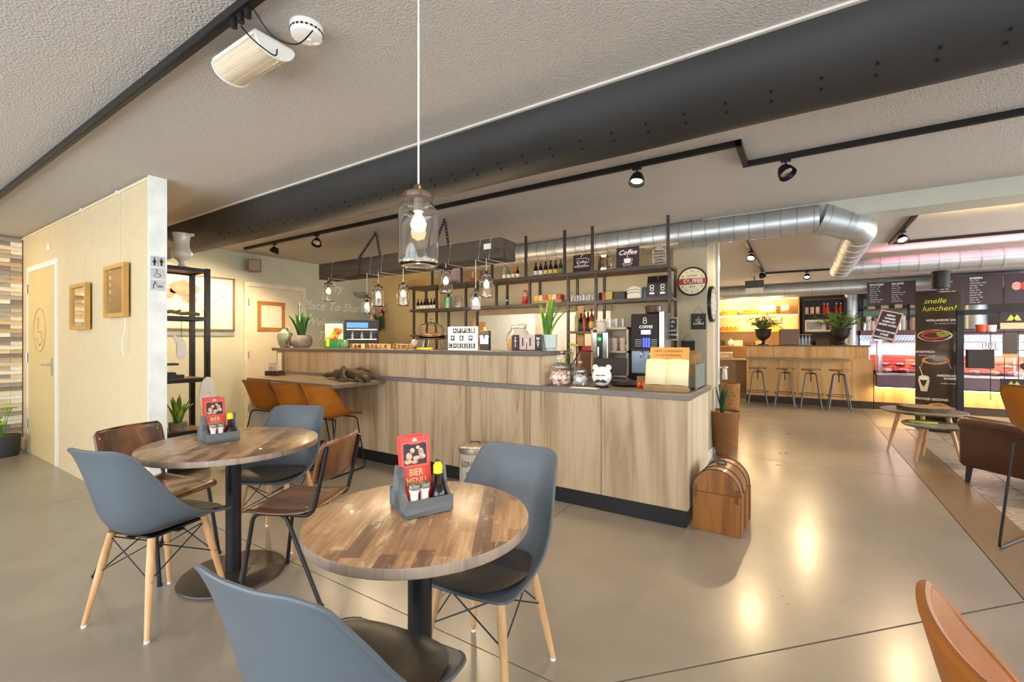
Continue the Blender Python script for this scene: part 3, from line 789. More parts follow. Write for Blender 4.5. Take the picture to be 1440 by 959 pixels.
for q in (.36, .43):
    B().tube([(q, -.006, -.006), (q+.03, -.006, .19), (q+.05, .266, .19), (q+.02, .266, -.006)], .0028, 5, closed=True).build('wrapped_cord', mat('white_cord', 'e9e4da', .6), bm_)
# big jar over the near table
bp = Vector((-1.014, 1.030, 1.535))
jar_lamp(tuple(bp), H2, 'large clear jar lamp hanging over the near round table', None, 1.2, .215, rad=.062, strong=45)
# =================================================================== ROUND TABLES
def tabletop_mat():
    m, nt, b = base_mat('reclaimed_plank_print')
    tc = nd(nt, 'ShaderNodeTexCoord'); sep = nd(nt, 'ShaderNodeSeparateXYZ')
    nt.links.new(tc.outputs['Object'], sep.inputs[0])
    def M_(op, x, y=None):
        n = nd(nt, 'ShaderNodeMath', operation=op)
        for k, q in enumerate((x, y)):
            if q is None: continue
            if isinstance(q, (int, float)): n.inputs[k].default_value = q
            else: nt.links.new(q, n.inputs[k])
        return n.outputs[0]
    col = M_('FLOOR', M_('MULTIPLY', sep.outputs[0], 1/.048))
    wn = nd(nt, 'ShaderNodeTexWhiteNoise', noise_dimensions='1D'); nt.links.new(col, wn.inputs['W'])
    row = M_('FLOOR', M_('ADD', M_('MULTIPLY', sep.outputs[1], 1/.24), M_('MULTIPLY', wn.outputs['Value'], 7.)))
    cb = nd(nt, 'ShaderNodeCombineXYZ'); nt.links.new(col, cb.inputs[0]); nt.links.new(row, cb.inputs[1])
    w2 = nd(nt, 'ShaderNodeTexWhiteNoise', noise_dimensions='3D'); nt.links.new(cb.outputs[0], w2.inputs['Vector'])
    r = nd(nt, 'ShaderNodeValToRGB'); r.color_ramp.interpolation = 'LINEAR'; e = r.color_ramp.elements
    e[0].position = 0; e[0].color = hexc('70584a')+(1,); e[1].position = 1; e[1].color = hexc('b89674')+(1,)
    for p_, c_ in ((.15, '876a52'), (.4, 'a58362'), (.6, '9a7a5c'), (.8, 'af8d6b')): q = e.new(p_); q.color = hexc(c_)+(1,)
    nt.links.new(w2.outputs['Value'], r.inputs[0])
    mp = nd(nt, 'ShaderNodeMapping'); mp.inputs['Scale'].default_value = (70, 5, 70); nt.links.new(tc.outputs['Object'], mp.inputs['Vector'])
    n = nd(nt, 'ShaderNodeTexNoise'); n.inputs['Scale'].default_value = 1; n.inputs['Detail'].default_value = 6; nt.links.new(mp.outputs[0], n.inputs['Vector'])
    g1 = nd(nt, 'ShaderNodeMix', data_type='RGBA', blend_type='OVERLAY'); g1.inputs[0].default_value = .75
    nt.links.new(r.outputs[0], g1.inputs[6]); nt.links.new(n.outputs['Fac'], g1.inputs[7])
    # worn whitish flakes
    mp2 = nd(nt, 'ShaderNodeMapping'); mp2.inputs['Scale'].default_value = (16, 5, 10); nt.links.new(tc.outputs['Object'], mp2.inputs['Vector'])
    nt.links.new(cb.outputs[0], mp2.inputs['Location'])
    n2 = nd(nt, 'ShaderNodeTexNoise'); n2.inputs['Scale'].default_value = 1; n2.inputs['Detail'].default_value = 9; n2.inputs['Roughness'].default_value = .7; nt.links.new(mp2.outputs[0], n2.inputs['Vector'])
    r2 = nd(nt, 'ShaderNodeValToRGB'); r2.color_ramp.elements[0].position = .55; r2.color_ramp.elements[1].position = .63
    nt.links.new(n2.outputs['Fac'], r2.inputs[0])
    g2 = nd(nt, 'ShaderNodeMix', data_type='RGBA'); g2.inputs[7].default_value = hexc('cdb79b')+(1,)
    nt.links.new(M_('MULTIPLY', r2.outputs[0], .75), g2.inputs[0]); nt.links.new(g1.outputs[2], g2.inputs[6])
    nt.links.new(g2.outputs[2], b.inputs['Base Color'])
    b.inputs['Roughness'].default_value = .34; b.inputs['Coat Weight'].default_value = .15
    return m
ttm = tabletop_mat()
tte = wood('table_edge_band', ['857365', 'a08d7c', '6b5c52'], freq=12, axis=2, rough=.4)
def round_table(c, R, rot, label, br=.225):
    t = thing('round_table', label, 'table', (c[0], c[1], 0), rot, 'round wooden tables')
    B().lathe([(0, .7385), (R-.004, .7385), (R-.0012, .7375)], 72).build('tabletop', ttm, t)
    B().lathe([(0, .708), (R-.003, .708), (R, .711), (R, .7345), (R-.0015, .7378), (R-.006, .7378)], 72, cap=False).build('edge_band', tte, t)
    B().cyl((0, 0, .02), (0, 0, .706), .0385, n=32).build('column', black, t)
    B().lathe([(.13, .690), (.13, .706), (.04, .707)], 24, cap=True).build('top_plate', black, t)
    B().lathe([(0, 0), (br, 0), (br+.004, .006), (br, .014), (br-.02, .019), (.05, .026), (0, .026)], 56).build('base_plate', mat('base_plate_brown', '463f3a', .38, .3, var=.1), t)
    return t
T1 = (-2.675, 1.275); T2 = (-1.045, 1.068)
round_table(T1, .435, .75, 'round reclaimed-look table further left, in front of the cream partition', .26)
round_table(T2, .352, .57, 'round reclaimed-look table under the large jar lamp', .225)

# =================================================================== GREY SHELL CHAIRS
sC = [(.235, .432), (.17, .440), (.06, .428), (-.06, .420), (-.145, .432), (-.195, .490), (-.222, .580), (-.245, .680), (-.268, .770), (-.290, .832)]
sE = [(.225, .438), (.165, .452), (.08, .474), (-.005, .512), (-.065, .560), (-.115, .622), (-.160, .688), (-.203, .748), (-.240, .800), (-.272, .842)]
sW = [.205, .220, .232, .236, .232, .222, .210, .198, .187, .172]
def shell(u, v, off=0.):
    s_ = 2*u-1
    c = cr(sC, v); e = cr(sE, v); w = cr([(x,) for x in sW], v)[0]
    k = abs(s_)**2.6
    fr = max(0, (.10-v)/.10); tp = max(0, (v-.90)/.10)
    x = w*s_*(1-.14*fr**2.5)*(1-.13*tp**2.5)   # rounded front and top corners
    y = c[0]+(e[0]-c[0])*k
    z = c[1]+(e[1]-c[1])*k - tp*.012*abs(s_)**6
    return (x, y, z)
def grey_chair(label, loc, rz):
    t = thing('shell_chair', label, 'chair', loc, rz, 'grey shell chairs')
    B().grid(shell, 22, 36).build('shell', shellgrey, t, solid=.009, offset=0, sub=1, ang=180)
    # rolled lip along the edge
    lip = [shell(0, v/30) for v in range(31)]+[shell(u/16, 1) for u in range(1, 17)]+[shell(1, 1-v/30) for v in range(1, 31)]
    B().tube(lip, .0058, 8).build('rim', shellgrey, t)
    # padded seat lying in the shell
    def pad(u, v):
        a = 2*PI*u; rr = v
        ex = 2/2.7
        cx = math.copysign(abs(math.cos(a))**ex, math.cos(a)); cy = math.copysign(abs(math.sin(a))**ex, math.sin(a))
        x = cx*.210*rr; y = .036+cy*.196*rr
        z0 = .437+.034*abs(x/.21)**2.6+(.012 if y > 0 else 0)*(y/.2)**1
        return (x, y, z0+.026*(1-rr**5)-.004)
    B().grid(pad, 40, 12).build('seat_pad', padgrey, t, ang=180)
    B().at(0, .0, .405).box(-.12, .12, -.12, .12, 0, .010).box(-.14, .14, -.018, .018, -.004, .004).box(-.018, .018, -.14, .14, -.004, .004).build('seat_bracket', black, t, smooth=False)
    for sx in (-1, 1):
        for sy in (-1, 1):
            top = Vector((sx*.125, sy*.125+.0, .415)); bot = Vector((sx*.193, sy*.193, .012))
            if sy > 0: top.z = .425
            if sy < 0: top.z = .415
            lg = B().tube([top, top+(bot-top)*.35, bot], [.0155, .0165, .0105], 14).build('leg', dowel, t)
            B().cyl(bot, bot-Vector((0, 0, .012)), .0112, .0105, n=12).build('foot_cap', white, lg)
            KIDS[lg.name] = [bpy.data.objects[-1]] if False else KIDS.get(lg.name, [])
            B().cyl(top+(bot-top)*.44-Vector((sx*.001, 0, 0))+Vector((sx*.017, 0, 0)), top+(bot-top)*.44-Vector((sx*.014, 0, 0)), .005, n=8).build('bolt', steel, lg)
    wr = B()
    A = lambda sx, sy, f: Vector((sx*(.125+.068*f), sy*(.125+.068*f), .415-.4*f))
    for s1 in (-1, 1):
        wr.tube([A(s1, -1, .05), A(s1, 1, .44)], .0032, 6); wr.tube([A(s1, 1, .05), A(s1, -1, .44)], .0032, 6)
        wr.tube([A(-1, s1, .05), A(1, s1, .44)], .0032, 6); wr.tube([A(1, s1, .05), A(-1, s1, .44)], .0032, 6)
    wr.build('wire_brace', black, t)
    return t
def face(fx, fy): return math.atan2(-fx, fy)
ch = grey_chair('grey shell chair with its back to the partition, left of the far round table', (-2.616, .909, 0), face(-.29, .957))
dup(ch, (-2.90, 1.66, 0), face(.5, -.86), 'grey shell chair behind the far round table, closest to the tan stools')
dup(ch, (-.945, .725, 0), face(-.14, .99), 'grey shell chair in the foreground, its back nearest the viewer')
dup(ch, (-1.035, 1.430, 0), face(.08, -.99), 'grey shell chair between the near round table and the bar')

# =================================================================== PLYWOOD SCHOOL CHAIRS
def school_chair(label, loc, rz):
    t = thing('school_chair', label, 'chair', loc, rz, 'plywood school chairs')
    def seat(u, v):
        s_ = 2*u-1; y = -.19+.40*v
        w = .195+.01*math.sin(PI*v)
        # rounded corners
        q = abs(2*v-1); w -= .03*q**8
        z = .452+.012*(abs(s_)**2)*(1-v)-.012*math.sin(PI*min(1, v*1.1))-.022*max(0, (v-.8)/.2)**2+.012*max(0, (.2-v)/.2)**2
        return (s_*w, y, z)
    B().grid(seat, 16, 22).build('seat', walnutseat, t, solid=.011, offset=0, ang=60)
    def bk(u, v):
        s_ = 2*u-1; z = .595+.205*v
        q = abs(2*v-1); w = .193-.022*q**7
        y = -.222-.052*v+.040*abs(s_)**2
        return (s_*w, y, z)
    bk_ = B().grid(bk, 18, 12).build('backrest', walnut, t, solid=.010, offset=0, ang=60)
    sr = B()
    for sx in (-1, 1):
        for z in (.635, .755): sr.sphere((sx*.165, -.222-.052*(z-.595)/.205+.040*.73+.007, z), .006, 8, (1, .5, 1))
    sr.build('rivet', steel, bk_)
    sr = B()
    for sx in (-.10, .10): sr.sphere((sx, .14, .4515), .006, 8, (1, 1, .5)); sr.sphere((sx, -.10, .452), .006, 8, (1, 1, .5))
    sr.build('rivet', steel, t)
    for sx in (-1, 1):
        x = sx*.168
        B().tube(bend([(x, -.252, .775), (x, -.215, .60), (x, -.175, .436), (x, .145, .432), (x*1.12, .205, 0)], .05, 7), .0105, 12).build('side_frame', black, t)
        B().tube(bend([(x*.9, .03, .430), (x*.98, -.03, .425), (x*1.12, -.235, 0)], .04, 5), .0105, 12).build('rear_leg', black, t)
        B().cyl((x*1.12, .2055, .012), (x*1.12, .206, 0), .013, n=10).build('foot_cap', black, t)
        B().cyl((x*1.115, -.233, .012), (x*1.12, -.235, 0), .013, n=10).build('foot_cap', black, t)
    B().tube([(-.168, .10, .432), (.168, .10, .432)], .0095, 8).tube([(-.168, -.10, .432), (.168, -.10, .432)], .0095, 8).build('cross_bar', black, t)
    return t
sc1 = school_chair('plywood school chair between the cream partition and the far table', (-3.13, 1.10, 0), face(.93, .36))
dup(sc1, (-2.27, 1.42, 0), face(-.91, -.42), 'plywood school chair between the two round tables, its back to the near one')

# =================================================================== TAN STOOLS AND CHAIRS
tC = [(.235, .0), (.16, .012), (.04, .0), (-.07, -.005), (-.15, .025), (-.19, .09), (-.215, .17), (-.235, .25), (-.25, .32)]
tE = [(.215, .010), (.16, .035), (.06, .050), (-.02, .075), (-.07, .13), (-.11, .185), (-.155, .242), (-.19, .290), (-.222, .330)]
tW = [.180, .195, .203, .207, .208, .208, .207, .203, .194]
def tshell(u, v):
    s_ = 2*u-1
    c = cr(tC, v); e = cr(tE, v); w = cr([(x,) for x in tW], v)[0]
    k = abs(s_)**2.2
    fr = max(0, (.12-v)/.12); tp = max(0, (v-.9)/.1)
    w *= (1-.12*fr**2.5)*(1-.12*tp**2.5)
    return (w*s_, c[0]+(e[0]-c[0])*k, c[1]+(e[1]-c[1])*k-tp*.006*abs(s_)**6)
def tan_stool(label, loc, rz, seat=.565, group='tan bar stools'):
    t = thing('tan_bar_stool', label, 'bar stool', loc, rz, group)
    f = lambda u, v: (lambda p: (p[0], p[1], p[2]+seat))(tshell(u, v))
    B().grid(f, 20, 32).build('shell', tan, t, solid=.016, offset=0, sub=1, ang=180)
    lip = [f(0, v/30) for v in range(31)]+[f(u/16, 1) for u in range(1, 17)]+[f(1, 1-v/30) for v in range(1, 31)]+[f(1-u/16, 0) for u in range(1, 16)]
    B().tube(lip, .0095, 8, closed=True).build('piping', tandark, t)
    for sx in (-1, 1):
        x = sx*.17; xb = sx*.20
        B().tube(bend([(x*.7, .12, seat-.010), (x, .15, seat-.02), (xb, .235, .010), (xb, -.235, .010), (x, -.13, seat-.02), (x*.7, -.10, seat-.012)], .035, 6), .0075, 10).build('sled_leg', blackm, t)
    B().tube([(-.19, .205, seat*.38), (.19, .205, seat*.38)], .007, 8).build('foot_rest', blackm, t)
    B().tube([(-.12, .12, seat-.012), (.12, .12, seat-.012)], .007, 8).tube([(-.12, -.10, seat-.016), (.12, -.10, seat-.016)], .007, 8).build('seat_support', blackm, t)
    return t
ts = tan_stool('tan leather stool at the ledge, nearest the round tables', (-3.95, 2.82, 0), face(-.15, 1), .55)
dup(ts, (-4.45, 2.80, 0), face(-.12, 1), 'tan leather stool in the middle of the three at the ledge')
dup(ts, (-4.98, 2.78, 0), face(-.10, 1), 'tan leather stool at the ledge, nearest the white service door')
tan_stool('tall tan leather stool beside the brown club chair', (1.32, 4.10, 0), face(.55, .84), .70, None)
# low tan chair, bottom right
t = thing('tan_tub_chair', 'tan leather tub chair in the bottom right corner, mostly cut off', 'chair', (.475, 1.075, 0), face(1, .10))
k_ = 1.12
f = lambda u, v: (lambda p: (p[0]*k_, p[1]*k_, p[2]*1.05+.455))(tshell(u, v))
B().grid(f, 20, 32).build('shell', tan, t, solid=.020, offset=0, sub=1, ang=180)
lip = [f(0, v/30) for v in range(31)]+[f(u/16, 1) for u in range(1, 17)]+[f(1, 1-v/30) for v in range(1, 31)]+[f(1-u/16, 0) for u in range(1, 16)]
B().tube(lip, .012, 8, closed=True).build('piping', tan, t)
for sx in (-1, 1):
    for sy in (-1, 1):
        B().tube([(sx*.14, sy*.14, .45), (sx*.21, sy*.21, 0)], .010, 10).build('leg', blackm, t)

# =================================================================== BROWN CLUB CHAIR
t = thing('club_chair', 'brown leather club chair with a buttoned back beside the nest of low tables', 'armchair', (1.72, 5.80, 0), face(-.68, .73))
def rbox(x0, x1, y0, y1, z0, z1, b=.03):
    return B().box(x0, x1, y0, y1, z0, z1, b)
# local: +y forward, arms at x = +-.34
for sx in (-1, 1):
    xa, xb_ = (sx*.28, sx*.41) if sx > 0 else (-.41, -.28)
    zt = .63 if sx > 0 else .54
    ar = rbox(xa, xb_, -.40, .33, .15, zt, .03)
    ar.build('arm', brownleather, t, sub=0, ang=60)
    B().tube([(sx*.352, -.40, zt-.01), (sx*.352, .30, zt), (sx*.352, .335, zt-.01)], [.068, .070, .05], 16).build('arm_roll', brownleather, t)
rbox(-.30, .30, -.20, .32, .16, .40, .03).build('seat_base', brownleather, t, ang=60)
rbox(-.275, .275, -.22, .345, .37, .47, .035).build('seat_cushion', brownleather, t, ang=60)
def tuft(u, v):
    x = -.36+.72*u; z = .40+.36*v
    a = (u*5) % 1; b_ = (v*2.6) % 1
    d = .018*abs(math.sin(PI*u*5))*abs(math.sin(PI*v*2.6))
    return (x, -.24+d-.06*v-.02*(abs(2*u-1)**2), z)
B().grid(tuft, 40, 20).build('buttoned_back', brownleather, t, ang=180)
rbox(-.40, .40, -.46, -.29, .15, .755, .04).build('back', brownleather, t, ang=60)
B().tube([(-.40, -.375, .765), (.40, -.375, .765)], .07, 16).build('back_roll', brownleather, t)
def tuft2(u, v):
    y = -.26+.56*u; z = .40+.24*v
    return (.282-.016*abs(math.sin(PI*u*4))*abs(math.sin(PI*v*1.6)), y, z)
B().grid(tuft2, 32, 12).build('buttoned_arm_lining', brownleather, t, ang=180)
bt = B()
for i in range(4):
    for j in range(2): bt.sphere((-.216+.144*i, -.252, .50+.138*j), .011, 8, (1, .6, 1))
bt.build('button', brownleather, t)
for sx in (-1, 1):
    for sy, y in ((1, .27), (-1, -.38)):
        B().tube([(sx*.35, y, .16), (sx*.36, y+.01*sy, 0)], [.03, .021], 4).build('leg', black, t, smooth=False)

# =================================================================== NEST OF LOW TABLES
slate = mat('mottled_slate_top', '75705f', .4, var=.35, scale=14)
def low_table(label, c, R, h, rot, legs=3):
    t = thing('low_table', label, 'side table', (c[0], c[1], 0), rot, 'nest of low tables')
    B().lathe([(0, h-.028), (R*.93, h-.028), (R, h-.012), (R, h-.003), (R-.004, h), (0, h)], 48).build('tabletop', slate, t)
    for i in range(legs):
        a = 2*PI*i/legs
        B().tube([(R*.62*math.cos(a), R*.62*math.sin(a), h-.028), (R*.92*math.cos(a), R*.92*math.sin(a), 0)], [.024, .013], 12).build('leg', dowel, t)
        B().at(R*.62*math.cos(a), R*.62*math.sin(a), h-.034, rz=a).box(-.04, .04, -.03, .03, 0, .008).build('leg_plate', black, t, smooth=False)
    return t
low_table('taller low round table of the nest, holding a tree slice', (1.16, 6.98), .385, .50, 3.5)
low_table('smaller low round table of the nest, in front of the taller one', (1.20, 6.60), .285, .40, 3.9)
t = thing('tree_slice', 'flat tree slice with bark edge lying on the taller low table', 'tree slice', (1.17, 6.95, .50))
def slc(z, s_=1.): return [((.245+.02*math.sin(3*a*PI/16+1)+.012*math.sin(7*a*PI/16))*s_*math.cos(a*PI/16), (.2+.02*math.sin(2*a*PI/16))*s_*math.sin(a*PI/16)) for a in range(32)]
B().prism(slc(0), 0, .045, 'z').build('bark', mat('bark', '5c4a33', .9, var=.35, scale=30, bump=.8), t)
B().prism(slc(0, .93), .045, .0475, 'z').build('cut_face', mat('cut_face', '8b7c60', .6, var=.25, scale=16), t)
t = thing('magazine_stack', 'green and white magazines lying on the smaller low table', 'magazines', (1.10, 6.66, .40))
for i, c_ in enumerate(('7fa03a', 'e9e6dc', '9bb84a')): B().at(0, 0, .006*i, rz=.2*i).box(-.11, .11, -.08, .08, 0, .0055).build('magazine', mat('mag%d' % i, c_, .5), t, smooth=False)

# =================================================================== IRON STOOLS
def iron_stool(label, loc, rz):
    t = thing('iron_stool', label, 'bar stool', loc, rz, 'iron stools at the far counter')
    B().lathe([(0, .735), (.155, .735), (.165, .742), (.165, .755), (.158, .762), (0, .758)], 28).build('seat', walnutseat, t)
    B().cyl((0, 0, .52), (0, 0, .735), .011, n=10).lathe([(.03, .72), (.06, .735)], 12).build('screw', rawsteel, t)
    B().cyl((0, 0, .655), (0, 0, .69), .03, n=14).build('nut', rawsteel, t)
    leg_m = mat('grey_iron_leg', '6d6a70', .35, .7, var=.1)
    for i in range(4):
        a = PI/4+PI/2*i
        c_, s_ = math.cos(a), math.sin(a)
        B().tube(bend([(.02*c_, .02*s_, .675), (.115*c_, .115*s_, .675), (.245*c_, .245*s_, 0)], .05, 5), .0125, 10).build('leg', leg_m, t)
    B().tube([(.195*math.cos(k*PI/12), .195*math.sin(k*PI/12), .27) for k in range(24)], .008, 6, closed=True).build('foot_ring', leg_m, t)
    return t
st0 = iron_stool('leftmost of the four iron stools at the far counter', (-.79, 10.50, 0), .1)
for x, l in ((-.31, 'second from left of the four iron stools at the far counter'), (.12, 'third from left of the four iron stools at the far counter'), (.56, 'rightmost of the four iron stools at the far counter')):
    dup(st0, (x, 10.48, 0), .1*x, l)
# =================================================================== TABLE CRATES
def flyer(parent, m_title, loc, rz, lines, lean=-.12, emblem=True):
    f = B().at(0, 0, 0, rx=lean).box(-.0525, .0525, -.0016, .0016, 0, .235, .0004).build('menu_card', redcard, parent, loc=loc, rz=rz)
    return f
facec = mat('face_print', 'caa58c', .6, var=.5, scale=60)
def menu_card(label, loc, rz, lines, lean=-.13, open_=True):
    t = thing('menu_card', label, 'menu card', loc, rz, 'red menu cards')
    def b(): return B().at(0, 0, 0, rx=lean)
    b().box(-.0525, .0525, -.0015, .0015, 0, .235).build('front_cover', redcard, t, smooth=False)
    B().at(-.0525, 0, 0, rx=lean, rz=.22).box(0, .1, .0, .002, 0, .24).build('back_cover', redcard, t, smooth=False)
    cl = math.cos(lean); sl = math.sin(lean)
    R3 = (PI/2+lean, 0, 0)
    def pl(x, z, o=-.0024): return (x, o*cl-z*sl, z*cl+o*sl)
    ph = b().box(-.040, .040, -.0022, -.0015, .142, .208)
    ph.prism([(-.040, .208), (-.028, .213), (-.016, .208)], -.0022, -.0015, 'y').prism([(.016, .208), (.028, .213), (.040, .208)], -.0022, -.0015, 'y')
    ph.build('picture', mat('picture_dark', '2b2a33', .5, var=.4, scale=60), t, smooth=False)
    for (x, z, w, h) in ((-.022, .170, .011, .013), (-.026, .154, .013, .009), (.004, .163, .013, .007), (.020, .182, .010, .012), (.024, .166, .012, .009), (-.010, .188, .008, .009), (-.004, .150, .012, .006), (.010, .197, .007, .006)):
        b().prism([(x+w*math.cos(a*PI/5), z+h*math.sin(a*PI/5)) for a in range(10)], -.0026, -.0022, 'y').build('figure_print', facec, t, smooth=False)
    b().tube([(-.043, -.0018, .137), (-.043, -.0018, .214), (.043, -.0018, .214), (.043, -.0018, .137)], .0006, 4, closed=True).build('gold_line', text_c, t)
    b().prism([(-.009, .218), (.009, .218), (.006, .226), (0, .229), (-.006, .226)], -.0022, -.0015, 'y').build('emblem', mat('emblem_cream', 'e8d9c0', .5), t, smooth=False)
    z = .116
    for ln in lines:
        text('lettering', ln, .031, text_c, t, pl(0, z), R3, .0002, sx=.82, bold=.0003); z -= .029
    return t
def crate_thing(label, loc, rz):
    t = thing('condiment_crate', label, 'crate', loc, rz, 'grey condiment crates')
    W, D_, Hh = .155, .150, .052
    side = [(-D_/2, .004), (D_/2, .004), (D_/2, .052), (D_/2-.018, .075), (D_/2-.030, .12), (D_/2-.036, .145), (-D_/2+.050, .150), (-D_/2+.044, .12), (-D_/2+.034, .075), (-D_/2+.006, .054), (-D_/2, Hh)]
    B().prism(side, -W/2, -W/2+.009, 'x').build('side_board', crate, t, smooth=False)
    B().prism(side, W/2-.009, W/2, 'x').build('side_board', crate, t, smooth=False)
    B().box(-W/2-.002, W/2+.002, -D_/2-.009, -D_/2, .003, Hh+.003, .001).build('front_board', crate, t, smooth=False)
    B().box(-W/2-.002, W/2+.002, D_/2, D_/2+.009, .003, .065, .001).build('back_board', crate, t, smooth=False)
    B().box(-W/2, W/2, -D_/2, D_/2, 0, .008).build('bottom', crate, t, smooth=False)
    B().box(-W/2+.009, W/2-.009, .005, .010, .008, .08).build('divider', crate, t, smooth=False)
    return t
def shaker(label, loc, cap):
    t = thing('shaker', label, 'shaker', loc, 0, 'white shakers'); t.scale = (1.1, 1.1, 1.45)
    B().lathe([(.017, 0), (.0185, .004), (.0175, .018), (.0115, .030), (.0115, .042), (.0165, .054)], 20).build('body', skincol, t)
    B().lathe([(.0165, .054), (.0175, .057), (.0172, .064), (.010, .067), (0, .0675)], 20).build('cap', cap, t)
    return t
shk = {}
def sauce(label, loc):
    t = thing('sauce_bottle', label, 'bottle', loc, 0, 'sauce bottles with yellow caps'); t.scale = (1.0, 1.0, 1.15)
    B().lathe([(.0, 0), (.027, 0), (.029, .006), (.029, .030), (.023, .052), (.0125, .066), (.0118, .098), (.014, .100)], 22).build('bottle', darkglass, t)
    B().lathe([(.0155, .098), (.0155, .120), (.010, .128), (0, .130)], 18).build('cap', yellow, t)
    B().lathe([(.0298, .008), (.0298, .030)], 22, cap=False).build('label', yellow, t)
    return t
def setup(c, rz, where, lines, titlelab):
    z = .7385
    crate_thing('weathered grey wooden condiment crate on the '+where, (c[0], c[1], z), rz)
    R2 = Matrix.Rotation(rz, 3, 'Z')
    def L(x, y, h=0): v = R2 @ Vector((x, y, 0)); return (c[0]+v.x, c[1]+v.y, z+h)
    menu_card(titlelab, L(-.020, -.020, .0085), rz, lines)
    shaker('white salt shaker, the left one in the crate on the '+where, L(-.046, -.058, .0085), steel)
    shaker('white pepper shaker, the right one in the crate on the '+where, L(-.010, -.056, .0085), steel)
    sauce('dark sauce bottle with yellow cap in the crate on the '+where, L(.043, -.042, .0085))
    return L
L2 = setup((-1.084, 1.113), math.radians(66), 'near round table', ['BIER', 'MENU'], 'red BIER MENU card in the crate on the near round table')
L1 = setup((-2.772, 1.243), math.radians(84), 'far round table', ['BIER', 'MENU'], 'red BIER MENU card in the crate on the far round table')
# folded napkin card behind the crate on the near table
t = thing('napkin_stack', 'yellow-green paper napkins in the back slot of the near crate', 'napkins', L2(-.045, .036, .0085), math.radians(47))
B().box(-.03, .03, -.010, .010, 0, .12).build('napkin', mat('napkin', 'd9dcae', .8), t, smooth=False)

# =================================================================== FLOOR THINGS
# enamel can lettered LOND.. PA..
_cp = onY(668, 600, 3.05); cpos = (_cp.x, _cp.y)
t = thing('enamel_bin', 'cream metal bin with black city lettering standing against the bar front', 'bin', (cpos[0], cpos[1], 0), math.radians(30)); t.scale = (.84, .84, 1.04)
cm = mat('cream_enamel', 'cfc8b8', .4, .1, var=.15, scale=16)
B().lathe([(.0, 0), (.150, 0), (.155, .01), (.158, .37), (.160, .375)], 40).build('body', cm, t, ang=50)
B().lathe([(.163, .35), (.166, .36), (.166, .392), (.160, .40), (.08, .408), (0, .410)], 40, cap=True).build('lid', mat('rusty_lid', 'a79b8e', .35, .5, var=.3, scale=12), t, ang=50)
B().tube([(-.05, 0, .408), (-.045, 0, .428), (.045, 0, .428), (.05, 0, .408)], .006, 8).build('lid_handle', rawsteel, t)
def wrap_text(name, s_, size, m, parent, R, z, a0=-PI/2, sx=1.):
    o = text(name, s_, size, m, parent, (0, 0, 0), (0, 0, 0), .0006, sx=1.)
    me = o.data
    for v in me.vertices:
        x, y, zz = v.co; a = a0+x*sx/R
        v.co = ((R+zz)*math.cos(a), (R+zz)*math.sin(a), z+y)
    me.update(); o.scale = (1, 1, 1)
    return o
wrap_text('lettering', 'LONDON', .068, text_k, t, .1592, .27, sx=.85)
wrap_text('lettering', 'PARIS', .068, text_k, t, .1585, .185, sx=.85)
wrap_text('lettering', 'NEW YORK', .05, text_k, t, .158, .11, sx=.85)
# wooden chest
t = thing('wooden_chest', 'orange wooden chest with a domed lid at the right end of the bar', 'chest', (-.490, 3.515, 0), math.radians(-3))
W, D_, hb_ = .30, .40, .265
B().box(-W/2, W/2, -D_/2, D_/2, 0, hb_, .004).build('box', chestwood, t, smooth=False)
arc = [(W/2*math.cos(a*PI/16), hb_+.003+.158*math.sin(a*PI/16)) for a in range(17)]
B().prism(arc, -D_/2, D_/2, 'y').build('lid', chestwood, t, ang=30)
for y in (-.19, -.085, .075, .185):
    bb = B()
    bb.tube([( (W/2+.002)*math.cos(a*PI/16), y, hb_+.003+.160*math.sin(a*PI/16)) for a in range(17)], .004, 6)
    bb.build('metal_band', rawsteel, t)
B().box(-.03, .03, -.03, .03, hb_+.155, hb_+.170, .004).tube([(-.025, 0, hb_+.17), (-.02, 0, hb_+.185), (.02, 0, hb_+.185), (.025, 0, hb_+.17)], .004, 6).build('top_clasp', black, t)
for x in (-W/2+.02, W/2-.02): B().box(x-.010, x+.010, -D_/2-.005, -D_/2, hb_-.045, hb_+.045).build('hinge', mat('old_brass', '6b5426', .4, .7), t, smooth=False)
for x in (W/2+.001,): B().box(x, x+.008, -.19, -.165, .01, hb_).box(x, x+.008, .165, .19, .01, hb_).box(x, x+.008, -.02, .02, .01, hb_).build('side_batten', chestwood, t, smooth=False)
# ribbed planter with mother-in-law's tongue, right of pillar
def blade(b, base, h, lean, az, w=.022, curl=.0, n=8):
    base = Vector(base); d = Vector((math.cos(az), math.sin(az), 0)); sd = Vector((-math.sin(az), math.cos(az), 0))
    vs = []; fs = []
    for i in range(n+1):
        t_ = i/n
        c = base+d*(lean*t_**1.6+curl*t_**4)+Vector((0, 0, h*(t_-.25*abs(lean/h if h else 0)*t_**3)))
        ww = w*(math.sin(PI*min(1, .22+.78*t_))**.7)*(1 if t_ < 1 else .02)
        vs += [tuple(c-sd*ww+d*.006), tuple(c-d*.004), tuple(c+sd*ww+d*.006)]
    for i in range(n):
        a = i*3
        fs += [(a, a+1, a+4, a+3), (a+1, a+2, a+5, a+4)]
    b.add(vs, fs)
def snake(parent, base, count, h, spread, ms, w=.022, seed=1):
    rnd = random.Random(seed)
    for i in range(count):
        b = B(); az = 2*PI*i/count+rnd.uniform(-.4, .4); r_ = rnd.uniform(.0, .6)*spread*.4
        blade(b, (base[0]+r_*math.cos(az), base[1]+r_*math.sin(az), base[2]), h*rnd.uniform(.65, 1.05), spread*rnd.uniform(.2, 1.), az, w)
        b.build('leaf', ms[i % len(ms)], parent, solid=.0025, ang=180)
t = thing('floor_planter', 'tall tapered brown ribbed pot with snake plant beside the pillar', 'planter', (-.76, 5.60, 0))
pf = [(.0, 0), (.080, 0), (.084, .01)]
